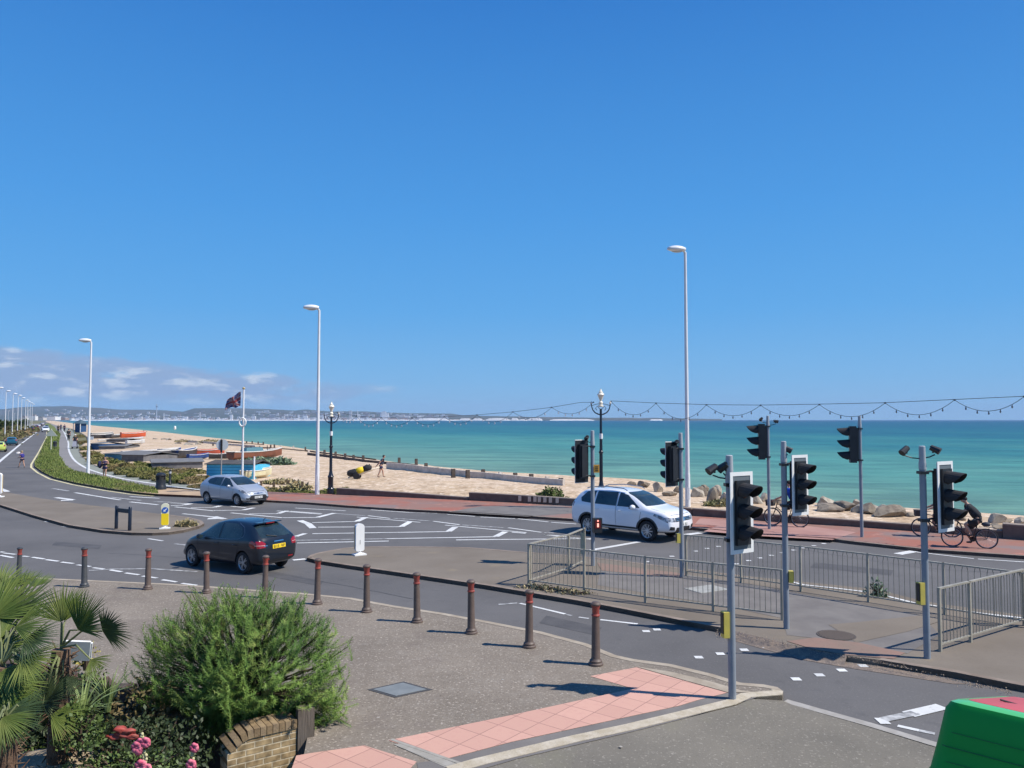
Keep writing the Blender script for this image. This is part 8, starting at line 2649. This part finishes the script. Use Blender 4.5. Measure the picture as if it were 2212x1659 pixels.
# ------------------------------------------------------------------ air
mh = bpy.data.materials.new('haze_air'); mh.use_nodes = True
nt = mh.node_tree; nt.nodes.clear()
o_ = nt.nodes.new('ShaderNodeOutputMaterial'); v_ = nt.nodes.new('ShaderNodeVolumePrincipled')
v_.inputs['Color'].default_value = (0.50, 0.70, 1.0, 1)
v_.inputs['Density'].default_value = 0.000055
v_.inputs['Anisotropy'].default_value = 0.0
nt.links.new(v_.outputs[0], o_.inputs['Volume'])
mb = MB(); mb.box((0, 6000, 120), (32000, 14000 + 200, 260))
hz = tag(mb.build('haze', mh), 'thin blue air over the sea and the far shore', 'haze', kind='stuff')
# ------------------------------------------------------------------ foreground garden
M_SOIL = mat('garden_soil', (0.045, 0.035, 0.025), (0.08, 0.065, 0.04), scale=3, rough=1, world_co=True)
mb = MB(); NXg, NYg = 110, 110
gv = []
for i in range(NXg + 1):
    row = []
    for j in range(NYg + 1):
        x = -17 + 16.2 * i / NXg; y = 2.5 + 14.5 * j / NYg
        z = -0.75 + 0.6 * max(0, 1 - ((x + 5.4) / 1.6) ** 2 - ((y - 9.2) / 1.1) ** 2) + 0.08 * noise.noise(Vector((x, y, 0)))
        row.append(mb.vert((x, y, z)))
    gv.append(row)
gpoly = GARDEN + [(-17, 2), (-0.9, 2)]
for i in range(NXg):
    for j in range(NYg):
        c = mb.v[gv[i][j]]
        if inside(c[0] + 0.07, c[1] + 0.07, [(q[0] + 0.2, q[1] + 0.2) for q in gpoly]): mb.face((gv[i][j], gv[i + 1][j], gv[i + 1][j + 1], gv[i][j + 1]))
tag(mb.build('garden_ground', M_SOIL, smooth=True), kind='structure')
# pale dry mound at the bottom left
mb = MB(); mb.blob((-5.35, 9.3, -0.22), (1.2, 0.6, 0.55), 4, 0.22, 4)
mm = mat('dry_rockery', (0.42, 0.33, 0.22), (0.26, 0.20, 0.13), scale=3, rough=1, bump=1.2, bscale=9, layers=((7, (0.12, 0.09, 0.06), 0.56, 0.68, 0.7),))
tag(mb.build('rockery_mound', mm, smooth=True), 'pale dry sunlit mound of earth and stone in the bottom left corner of the garden', 'mound')


# low garden wall and brick end wall
def brick_mat(name, c1, c2, mortar):
    m = bpy.data.materials.new(name); m.use_nodes = True
    nt = m.node_tree; b = nt.nodes['Principled BSDF']; b.inputs['Roughness'].default_value = 0.92; b.inputs['Specular IOR Level'].default_value = 0.15
    uv = nt.nodes.new('ShaderNodeTexCoord'); mp = nt.nodes.new('ShaderNodeMapping')
    mp.inputs['Rotation'].default_value = (R(90), 0, 0)
    nt.links.new(uv.outputs['Object'], mp.inputs[0])
    br = nt.nodes.new('ShaderNodeTexBrick'); br.inputs['Scale'].default_value = 1
    br.inputs['Brick Width'].default_value = 0.225; br.inputs['Row Height'].default_value = 0.078; br.inputs['Mortar Size'].default_value = 0.010; br.inputs['Mortar Smooth'].default_value = 0.3
    br.inputs['Color1'].default_value = c1 + (1,); br.inputs['Color2'].default_value = c2 + (1,); br.inputs['Mortar'].default_value = mortar + (1,)
    nt.links.new(mp.outputs[0], br.inputs['Vector'])
    n = nt.nodes.new('ShaderNodeTexNoise'); n.inputs['Scale'].default_value = 9; n.inputs['Detail'].default_value = 8; nt.links.new(uv.outputs['Object'], n.inputs['Vector'])
    mr = nt.nodes.new('ShaderNodeMapRange'); mr.inputs[1].default_value = 0.35; mr.inputs[2].default_value = 0.7; mr.inputs[3].default_value = 0.6; mr.inputs[4].default_value = 1.5; nt.links.new(n.outputs[0], mr.inputs[0])
    x = nt.nodes.new('ShaderNodeMix'); x.data_type = 'RGBA'; x.blend_type = 'MULTIPLY'; x.inputs[0].default_value = 1
    cc = nt.nodes.new('ShaderNodeCombineColor')
    for k in range(3): nt.links.new(mr.outputs[0], cc.inputs[k])
    nt.links.new(br.outputs['Color'], x.inputs[6]); nt.links.new(cc.outputs[0], x.inputs[7]); nt.links.new(x.outputs[2], b.inputs['Base Color'])
    bp = nt.nodes.new('ShaderNodeBump'); bp.inputs['Distance'].default_value = 0.012; bp.inputs['Strength'].default_value = 0.9; bp.invert = True
    nt.links.new(br.outputs['Fac'], bp.inputs['Height']); nt.links.new(bp.outputs[0], b.inputs['Normal'])
    return m


M_BRK = brick_mat('yellow_stock_brick', (0.38, 0.275, 0.145), (0.27, 0.19, 0.10), (0.55, 0.46, 0.31))
pA, pB = AT(*ZD(738, 1480), 9.85), AT(*ZD(1300, 1262), 10.35)
d = Vector((pB.x - pA.x, pB.y - pA.y, 0)); Lw = d.length; aw = math.atan2(d.y, d.x)
r = empty('brick_wall', (pA.x, pA.y, -0.9), aw, 'curved-top yellow brick wall end under the feathery shrub', 'brick wall')
topf = lambda t: 0.9 + (pB.z if t > 0.35 else pA.z + (pB.z - pA.z) * math.sin(min(1, t / 0.35) * PI / 2))
a = MB(); prev = None
N_ = 22
for k in range(N_ + 1):
    t = k / N_; x = t * Lw; h = topf(t) - 0.11
    cur = [a.vert((x, 0, 0)), a.vert((x, 0, h)), a.vert((x, 0.34, h)), a.vert((x, 0.34, 0))]
    if prev:
        for j in range(3): a.face((prev[j], cur[j], cur[j + 1], prev[j + 1]))
    else: a.face(cur)
    prev = cur
a.face(prev[::-1]); a.build('brickwork', M_BRK, r)
a = MB(); rgb = random.Random(3)
nb = 11
mcs = [mat('coping_brick_a', (0.27, 0.19, 0.10), (0.19, 0.13, 0.07), scale=14, rough=0.95, bump=0.5, bscale=40), mat('coping_brick_b', (0.22, 0.16, 0.10), (0.33, 0.24, 0.13), scale=14, rough=0.95, bump=0.5, bscale=40)]
for k in range(nb):
    t = (k + 0.5) / nb
    h0, h1 = topf(t - 0.04), topf(t + 0.04)
    ang = math.atan2(h1 - h0, 0.08 * Lw)
    M = Matrix.Translation((t * Lw, 0.17, topf(t) - 0.055)) @ Matrix.Rotation(-ang, 4, 'Y')
    a.cur = k % 2
    a.box((0, 0, 0), (Lw / nb * 0.90, 0.37, 0.11), M=M)
a.build('coping_bricks', mcs, r)
# wooden post against the plaza side
p = AT(*ZD(1375, 1165), 10.45)
a = MB(); a.box((0, 0, 0), (0.20, 0.16, p.z + 0.9)); a.box((0.105, 0, 0), (0.02, 0.15, p.z + 0.88))
o = a.build('timber_post', mat('weathered_timber_post', (0.20, 0.165, 0.13), (0.10, 0.08, 0.06), scale=3, rough=0.95, stretch=(9, 9, 0.6), bump=0.6, bscale=12), loc=(p.x - 0.02, p.y, (p.z - 0.9) / 2))
o.rotation_euler = (0, 0, 0.45)
tag(o, 'grey weathered timber post beside the yellow brick wall', 'post')
# dark retaining wall along the back of the garden
M_OLDW = mat('old_dark_wall', (0.055, 0.035, 0.028), (0.10, 0.065, 0.05), scale=5, rough=0.95, bump=1.0, bscale=10)
wpts = [Vector(q) for q in ((-3.0, 10.75, 0), (-5.2, 11.75, 0), (-7.1, 12.65, 0), (-12, 14.9, 0))]
a = MB(); prev = None
for k in range(60):
    t = k / 59 * 2.999; i = int(t); q = wpts[i].lerp(wpts[i + 1], t - i)
    h = 0.16 + 0.05 * noise.noise(Vector((k * 0.5, 0, 0))) + (0.05 if noise.noise(Vector((k * 0.21, 4, 0))) > 0 else 0)
    cur = [a.vert((q.x, q.y - 0.16, -0.9)), a.vert((q.x, q.y - 0.14, h)), a.vert((q.x + 0.06, q.y + 0.10, h)), a.vert((q.x + 0.06, q.y + 0.12, -0.1))]
    if prev:
        for j in range(3): a.face((cur[j], prev[j], prev[j + 1], cur[j + 1]))
    prev = cur
tag(a.build('garden_wall', M_OLDW), 'low dark broken-topped wall between the garden and the near pavement', 'wall')

# --- the feathery green shrub
M_FEA = mat('feathery_foliage', (0.135, 0.235, 0.05), (0.068, 0.145, 0.034), scale=1.1, rough=0.75, spec=0.2, island=0.35, lohi=(0.42, 0.6), layers=((2.6, (0.26, 0.32, 0.095), 0.53, 0.68, 0.75), (0.9, (0.12, 0.135, 0.045), 0.66, 0.74, 0.4)))
sc_ = AT(527, 1480, 10.85); sc_.z = 0
r = empty('feathery_shrub', (sc_.x, 10.85, -0.75), label='big feathery green shrub growing over the brick wall, in front of the bollards', cat='shrub')
OUT = [(300, 1430), (312, 1395), (328, 1375), (345, 1340), (380, 1318), (410, 1283), (440, 1300), (470, 1292), (500, 1272), (530, 1300), (571, 1262), (590, 1310), (640, 1290), (655, 1340), (697, 1338), (705, 1385), (735, 1390), (722, 1440), (745, 1500), (752, 1545), (700, 1590), (640, 1560), (560, 1590), (480, 1600), (430, 1570), (415, 1530), (350, 1520), (310, 1480)]
Cc = Vector((sc_.x, 10.2, 0.55))
rs = random.Random(21)
fea, twg = MB(), MB()


def rad_at(ang):
    """radius in the picture plane for a direction"""
    best = None
    cx_, cy_ = 527, 1462
    pl = OUT; n = len(pl)
    dx, dy = math.cos(ang), -math.sin(ang)
    rmax = 0
    for i in range(n):
        x0, y0 = pl[i][0] - cx_, pl[i][1] - cy_; x1, y1 = pl[(i + 1) % n][0] - cx_, pl[(i + 1) % n][1] - cy_
        ex, ey = x1 - x0, y1 - y0
        den = dx * ey - dy * ex
        if abs(den) < 1e-9: continue
        t = (x0 * ey - y0 * ex) / den; s_ = (x0 * dy - y0 * dx) / den
        if t > 0 and 0 <= s_ <= 1: rmax = max(rmax, t)
    return rmax


Cc = AT(527, 1462, 10.85)
mm_ = pxm(10.85)
for k in range(2200):
    th = rs.uniform(0, 2 * PI); ph = math.acos(rs.uniform(-1, 1))
    d = Vector((math.sin(ph) * math.cos(th), math.cos(ph) * 0.95, math.sin(ph) * math.sin(th)))
    if d.y > 0.75: continue
    ia = math.atan2(d.z, d.x)
    pr_ = math.hypot(d.x, d.z)
    Rr = rad_at(ia) * mm_
    Rr = Rr * (0.55 + 0.45 * pr_) if pr_ < 0.7 else Rr * (0.86 + 0.14 * pr_)
    dep = 0.95 if d.z > -0.1 else 0.55
    Rr *= 1.07
    e = Vector((d.x * Rr, d.y * dep, d.z * Rr))
    f1 = rs.uniform(0.84, 1.04) if rs.random() < 0.8 else rs.uniform(0.5, 0.8)
    tip = e * f1
    L_ = rs.uniform(0.28, 0.48)
    ax = (d + Vector((0, -0.05, 0.5 if d.z > -0.25 else 0.15))).normalized()
    ax = (ax + Vector((rs.gauss(0, 0.32), rs.gauss(0, 0.32), rs.gauss(0, 0.2)))).normalized()
    b0 = tip - ax * L_
    bend = Vector((rs.gauss(0, 0.05), rs.gauss(0, 0.05), -0.03))
    n_ = 60
    s1 = ax.orthogonal().normalized()
    for j in range(n_):
        t = (j + 0.3) / n_
        q = b0 + ax * L_ * t + bend * 4 * t * (1 - t)
        rot = j * 2.4
        s2 = s1.copy(); s2.rotate(Matrix.Rotation(rot, 3, ax))
        nl = 0.082 * (1 - 0.45 * t) * rs.uniform(0.7, 1.25)
        nd = (ax * rs.uniform(0.45, 0.8) + s2 * 0.95).normalized()
        w_ = 0.0048
        pe = nd.cross(ax).normalized() * w_ if nd.cross(ax).length > 1e-3 else s1 * w_
        i0 = fea.vert(Cc + q + pe); i1 = fea.vert(Cc + q - pe); i2 = fea.vert(Cc + q + nd * nl)
        fea.face((i0, i1, i2))
    if k % 5 == 0: twg.tube([Cc + b0 * 0.2 + Vector((0, 0, -0.2)), Cc + b0 * 0.7, Cc + b0 + ax * L_ * 0.7], [0.014, 0.009, 0.003], 4, caps=False)
o0 = Vector(r.location)
for m_ in (fea, twg): m_.v = [tuple(Vector(q) - o0) for q in m_.v]
fea.build('foliage', M_FEA, r)
twg.tube([(0, 0, -0.2), (0.05, 0, 0.5), (-0.1, 0, 1.1)], [0.09, 0.07, 0.04], 8)
twg.tube([(0, 0, 0.1), (0.5, -0.1, 0.8), (0.8, -0.1, 1.2)], [0.06, 0.05, 0.02], 6)
twg.build('branches', mat('reddish_twig', (0.06, 0.05, 0.025), (0.09, 0.07, 0.035), scale=5, rough=0.9), r)

# --- fan palms
M_PALM = mat('palm_leaf', (0.060, 0.105, 0.020), (0.115, 0.15, 0.035), scale=2.5, rough=0.6, spec=0.25, island=0.35)
M_PALMD = mat('palm_leaf_shaded', (0.035, 0.065, 0.025), (0.06, 0.09, 0.035), scale=2.5, rough=0.6, spec=0.25, island=0.3)  # shade of turned-away and rear fronds put into the colour; some picked at random
M_PALMP = mat('palm_stalk', (0.20, 0.22, 0.09), (0.12, 0.14, 0.06), scale=3, rough=0.6)
M_FIB = mat('palm_fibre', (0.12, 0.065, 0.04), (0.20, 0.13, 0.08), scale=9, rough=1, bump=1.0, bscale=20)


def fan(mb_, hub, d, n, rad, spread, nseg, rg, droop=0.12, cup=0.25):
    d = d.normalized(); n = (n - d * n.dot(d)).normalized(); s = n.cross(d)
    for k in range(nseg):
        t = (k / (nseg - 1) - 0.5) * spread + rg.gauss(0, 0.015)
        L_ = rad * (0.80 + 0.25 * math.cos(t * 0.9)) * rg.uniform(0.88, 1.08)
        dd = d * math.cos(t) + s * math.sin(t)
        dd = (dd + n * cup * (abs(t) / spread * 1.6) ** 1.3 * 0.6).normalized()
        sd = n.cross(dd).normalized()
        wm = L_ * spread / nseg * 0.38
        dr = droop * rg.uniform(0.4, 1.8)
        prof_ = [(0.02, 0.10), (0.30, 0.75), (0.50, 0.80), (0.75, 0.50), (1.0, 0.03)]
        prev = None
        for f_, w_ in prof_:
            c = hub + dd * L_ * f_ - n * L_ * 0.10 * f_ * f_ * 0 + Vector((0, 0, -1)) * dr * L_ * max(0, f_ - 0.35) ** 2
            w2 = wm * w_
            cur = (mb_.vert(c + sd * w2 + n * w2 * 0.5), mb_.vert(c), mb_.vert(c - sd * w2 + n * w2 * 0.5))
            if prev:
                mb_.face((prev[0], cur[0], cur[1], prev[1])); mb_.face((prev[1], cur[1], cur[2], prev[2]))
            prev = cur


def palm_leaf_at(mb_, st_, hubp, tipp, y, dy, rpx, crown, rg, spread=2.9, nrm=None, scale=3.0157):
    hub = AT(*ZL(*hubp), y)
    tip = AT(*ZL(*tipp), y + dy)
    d = tip - hub
    n = nrm or Vector((rg.uniform(-0.2, 0.2), -0.65, 0.75))
    rad = rpx / scale / K * pxm(y)
    fan(mb_, hub, d, n, rad, spread, 34, rg)
    if crown is not None:
        c = Vector(crown)
        m_ = (hub + c) / 2 + Vector((0, 0, 0.10))
        st_.tube([c, m_, hub], [0.016, 0.012, 0.009], 6)


rg = random.Random(9)
C1 = AT(*ZL(540, 610), 9.3)
r1 = empty('fan_palm', (C1.x, C1.y, -0.75), label='fan palm with a short brown fibrous trunk, its leaves in front of the second bollard', cat='palm')
r2c = AT(*ZL(20, 760), 8.6)
r2 = empty('fan_palm', (r2c.x, r2c.y, -0.75), label='larger fan palm at the left edge with leaves rising over the first bollard', cat='palm')
r3c = AT(*ZL(60, 1230), 8.2)
r3 = empty('fan_palm', (r3c.x, r3c.y, -0.75), label='low fan palm in the bottom left corner with leaves over the pale mound', cat='palm')
L1 = [((545, 370), (500, 60), 9.3, 0.1, 340, 1.9), ((575, 360), (660, 80), 9.4, 0.2, 300, 2.0), ((690, 440), (860, 170), 9.2, 0.0, 360, 2.3), ((905, 450), (1180, 400), 9.2, -0.1, 270, 2.9), ((800, 700), (940, 850), 9.1, -0.2, 220, 1.6),
      ((380, 1090), (560, 900), 8.9, 0.0, 330, 2.6), ((450, 1190), (760, 1260), 8.9, 0.0, 320, 1.8), ((560, 850), (640, 1010), 9.2, 0.0, 200, 2.0)]
L2 = [((-60, 330), (150, -40), 8.8, 0.2, 460, 2.6), ((90, 330), (330, 30), 8.9, 0.2, 430, 2.2), ((-40, 120), (120, -190), 9.0, 0.3, 330, 2.2), ((150, 60), (330, -120), 9.1, 0.3, 230, 2.2), ((130, 420), (470, 320), 8.7, 0.0, 350, 1.7), ((220, 520), (520, 560), 8.6, -0.1, 320, 2.0),
      ((205, 690), (470, 830), 8.5, -0.2, 340, 2.1), ((30, 640), (60, 420), 8.7, 0.2, 320, 2.6), ((0, 520), (-150, 300), 8.7, 0.1, 380, 2.6), ((60, 900), (300, 1000), 8.6, 0.1, 300, 2.4), ((-20, 250), (330, 180), 9.4, 0.3, 330, 2.0), ((120, 760), (330, 700), 9.3, 0.2, 260, 2.4), ((20, 1010), (230, 1130), 9.0, 0.1, 260, 2.2), ((-40, 640), (150, 560), 9.4, 0.2, 300, 2.6), ((-30, 820), (120, 1010), 8.5, -0.1, 330, 2.4), ((300, 60), (420, -60), 9.4, 0.2, 190, 2.4)]
L3 = [((10, 1190), (400, 1320), 8.2, -0.1, 390, 2.0), ((230, 1160), (380, 1090), 8.3, 0.0, 190, 2.2), ((0, 1180), (160, 1010), 8.3, 0.1, 280, 2.4), ((20, 1210), (190, 1390), 8.1, -0.1, 280, 1.8), ((-20, 1250), (-200, 1400), 8.0, 0, 350, 2.4), ((90, 1120), (260, 960), 8.5, 0.1, 260, 2.2)]
for root, crown, LL in ((r1, C1, L1), (r2, r2c, L2), (r3, r3c, L3)):
    o0 = Vector(root.location)
    for i, (hb, tp, y, dy, rp, spd) in enumerate(LL):
        a, st = MB(), MB()
        dark = (root is r1 and i in (3, 5)) or (root is r2 and i in (10, 11, 12, 13)) or (root is r3 and i == 1) or rg.random() < 0.25
        nr = Vector((0.3, 0.8, 0.3)) if (root is r1 and i == 3) else None
        palm_leaf_at(a, st, hb, tp, y, dy, rp, crown + Vector((0, 0, 0.02)), rg, spd, nr)
        a.v = [tuple(Vector(q) - o0) for q in a.v]; st.v = [tuple(Vector(q) - o0) for q in st.v]
        lf = a.build('leaf', M_PALMD if dark else M_PALM, root)
        st.build('stalk', M_PALMP, lf)
    a = MB()
    c = crown - o0
    a.tube([(0, 0, -0.1), (c.x * 0.3, c.y * 0.3, c.z * 0.5), (c.x, c.y, c.z)], [0.14, 0.12, 0.10], 12)
    rf = random.Random(4)
    for k in range(150):
        t = rf.random(); q = Vector((c.x * t, c.y * t, c.z * t)); an = rf.random() * 6.3; rr_ = 0.12
        q += Vector((rr_ * math.cos(an), rr_ * math.sin(an), 0))
        a.tube([q, q + Vector((0.10 * math.cos(an), 0.10 * math.sin(an), rf.uniform(-0.16, 0.12)))], [0.012, 0.003], 4, caps=False)
    a.build('trunk', M_FIB, root)

# --- other garden plants
M_G1 = mat('garden_leaf_light', (0.08, 0.13, 0.028), (0.05, 0.09, 0.022), scale=5, rough=0.6, island=0.4)  # leaf colour toned down for the shade that the shrub throws on the bed
M_G2 = mat('garden_leaf_dark', (0.018, 0.034, 0.011), (0.032, 0.052, 0.016), scale=5, rough=0.6, island=0.4)  # deep shade between the plants put into the leaf colour
M_G3 = mat('garden_leaf_olive', (0.11, 0.105, 0.03), (0.16, 0.12, 0.05), scale=5, rough=0.7, island=0.4)
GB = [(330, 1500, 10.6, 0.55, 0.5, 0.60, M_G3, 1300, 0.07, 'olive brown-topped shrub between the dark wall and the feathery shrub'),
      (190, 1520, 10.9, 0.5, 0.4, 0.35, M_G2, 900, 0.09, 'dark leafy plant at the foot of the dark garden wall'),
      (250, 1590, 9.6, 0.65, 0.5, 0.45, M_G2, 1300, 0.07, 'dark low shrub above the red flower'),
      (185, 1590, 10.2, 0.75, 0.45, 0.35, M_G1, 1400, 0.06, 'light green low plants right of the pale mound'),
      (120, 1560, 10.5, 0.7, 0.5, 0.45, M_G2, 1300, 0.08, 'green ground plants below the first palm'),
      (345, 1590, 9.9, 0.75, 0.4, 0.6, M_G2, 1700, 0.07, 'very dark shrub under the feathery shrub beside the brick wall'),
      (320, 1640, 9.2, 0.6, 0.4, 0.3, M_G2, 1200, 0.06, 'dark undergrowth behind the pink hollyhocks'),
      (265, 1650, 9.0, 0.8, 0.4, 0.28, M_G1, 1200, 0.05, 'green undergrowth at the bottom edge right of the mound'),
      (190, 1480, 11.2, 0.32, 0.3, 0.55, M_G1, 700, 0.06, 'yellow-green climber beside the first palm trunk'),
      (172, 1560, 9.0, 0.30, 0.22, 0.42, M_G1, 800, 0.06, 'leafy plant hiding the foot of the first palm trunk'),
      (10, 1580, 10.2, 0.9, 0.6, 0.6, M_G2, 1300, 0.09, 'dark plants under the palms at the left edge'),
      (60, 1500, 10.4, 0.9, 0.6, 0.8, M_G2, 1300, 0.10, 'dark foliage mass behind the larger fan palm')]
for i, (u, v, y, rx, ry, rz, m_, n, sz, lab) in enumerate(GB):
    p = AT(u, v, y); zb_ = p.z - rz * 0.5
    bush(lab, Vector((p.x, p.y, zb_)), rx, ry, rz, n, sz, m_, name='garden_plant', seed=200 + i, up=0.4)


def blades(label, p, n, L_, m_, seed, w=0.022, sp=0.5):
    r = empty('strap_leaf_plant', p, label=label, cat='plant'); a = MB(); rg = random.Random(seed)
    for k in range(n):
        an = rg.random() * 6.3; out = Vector((math.cos(an), math.sin(an), 0)); ln = L_ * rg.uniform(0.6, 1.1); lean = rg.uniform(0.1, sp)
        sd = Vector((-out.y, out.x, 0)); prev = None
        for j in range(6):
            t = j / 5; c = out * (0.03 + ln * lean * t * t * 1.3) + Vector((0, 0, ln * (t - lean * 0.6 * t * t))); w_ = w * (1 - t * 0.9)
            cur = (a.vert(c + sd * w_), a.vert(c - sd * w_))
            if prev: a.face((prev[0], prev[1], cur[1], cur[0]))
            prev = cur
    a.build('leaves', m_, r)


M_BL = mat('pale_strap_leaf', (0.20, 0.27, 0.10), (0.13, 0.19, 0.06), scale=3, rough=0.5, island=0.3)
q = AT(*ZL(950, 1160), 10.2); blades('pale strap-leaved plant against the dark garden wall', q, 40, 0.62, M_BL, 1)
q = AT(*ZL(720, 1260), 9.6); blades('arching pale-leaved plant in the middle of the garden bed', q, 44, 0.6, M_BL, 2, sp=0.9)
q = AT(*ZL(420, 1260), 9.4); blades('clump of long green leaves under the palm fronds', q, 36, 0.55, M_G1, 3, sp=0.9)

# hollyhocks
M_PK = mat('hollyhock_pink', (0.66, 0.08, 0.16), (0.75, 0.22, 0.28), scale=12, rough=0.7)
M_BUD = mat('hollyhock_bud', (0.55, 0.50, 0.28), (0.35, 0.38, 0.15), scale=10, rough=0.7)


def hollyhock(label, zf, pts_f, pts_b, base_v, y):
    u0, v0 = zf(*pts_b[0])
    p0 = AT(u0, v0, y)
    r = empty('hollyhock', (p0.x, y, -0.7), label=label, cat='flower')
    o0 = Vector(r.location)
    a = MB(); a.tube([(0, 0, 0), (0.01, 0, p0.z - o0.z)], [0.012, 0.006], 6); a.build('stem', M_G1, r)
    for x, yy, rr_ in pts_f:
        c = AT(*zf(x, yy), y - 0.02) - o0
        a = MB(); rg = random.Random(int(x))
        for k in range(7):
            t = k / 7 * 2 * PI + rg.random() * 0.4
            a.blob(c + Vector((math.cos(t), -0.15, math.sin(t))) * rr_ * 0.55, (rr_ * 0.55, rr_ * 0.3, rr_ * 0.55), k, 0.35, 1)
        a.build('flower', M_PK, r, smooth=True)
    a = MB()
    for i, (x, yy) in enumerate(pts_b):
        c = AT(*zf(x, yy), y - 0.01) - o0
        a.blob(c, (0.018, 0.018, 0.022), i, 0.2, 1)
    a.build('buds', M_BUD, r, smooth=True)


hollyhock('tall hollyhock with two clusters of pink flowers at the bottom edge', ZL, [(1215, 1475, 0.066), (1290, 1430, 0.055), (1240, 1430, 0.045), (1225, 1500, 0.05), (1250, 1640, 0.07), (1300, 1660, 0.055)],
          [(1258, 1360), (1262, 1385), (1250, 1380), (1275, 1520), (1262, 1540), (1290, 1545), (1270, 1565), (1292, 1580), (1268, 1590), (1285, 1605), (1270, 1470)], 0, 8.3)
hollyhock('short hollyhock with two small pink flowers left of the brick wall', ZD, [(470, 1492, 0.052), (445, 1630, 0.06)], [(455, 1540), (462, 1520), (450, 1560), (460, 1585), (455, 1600), (468, 1480)], 0, 8.6)
p = AT(*ZL(1085, 1360), 9.1)
a = MB()
for i, (dx, dz) in enumerate(((0, 0), (-0.10, -0.03), (0.06, 0.03), (-0.03, 0.05), (0.10, -0.02))): a.blob((dx, 0, dz), (0.085, 0.05, 0.035), i, 0.5, 2)
tag(a.build('red_flower', mat('dusky_red_petal', (0.42, 0.06, 0.045), (0.30, 0.08, 0.06), scale=9, rough=0.6), smooth=True, loc=p), 'dusky red flower head among the dark undergrowth', 'flower')
p = AT(*ZL(665, 620), 9.9)
a = MB(); a.box((0, 0, 0), (0.34, 0.03, 0.27), 0.3); a.box((0.02, 0.05, -0.03), (0.30, 0.03, 0.24), 0.3)
o = a.build('plastic_sheet', M_WPLAS, loc=p); o.rotation_euler = (0.25, 0.2, 0)
tag(o, 'white plastic panel caught behind the first palm', 'panel')
p = AT(*ZL(760, 620), 10.2)
bush('small yellow-flowered plant right of the first palm', p - Vector((0, 0, 0.15)), 0.16, 0.12, 0.28, 160, 0.035, mat('yellow_flowers', (0.50, 0.40, 0.07), (0.20, 0.22, 0.05), scale=20, rough=0.7), name='yellow_plant', seed=301)
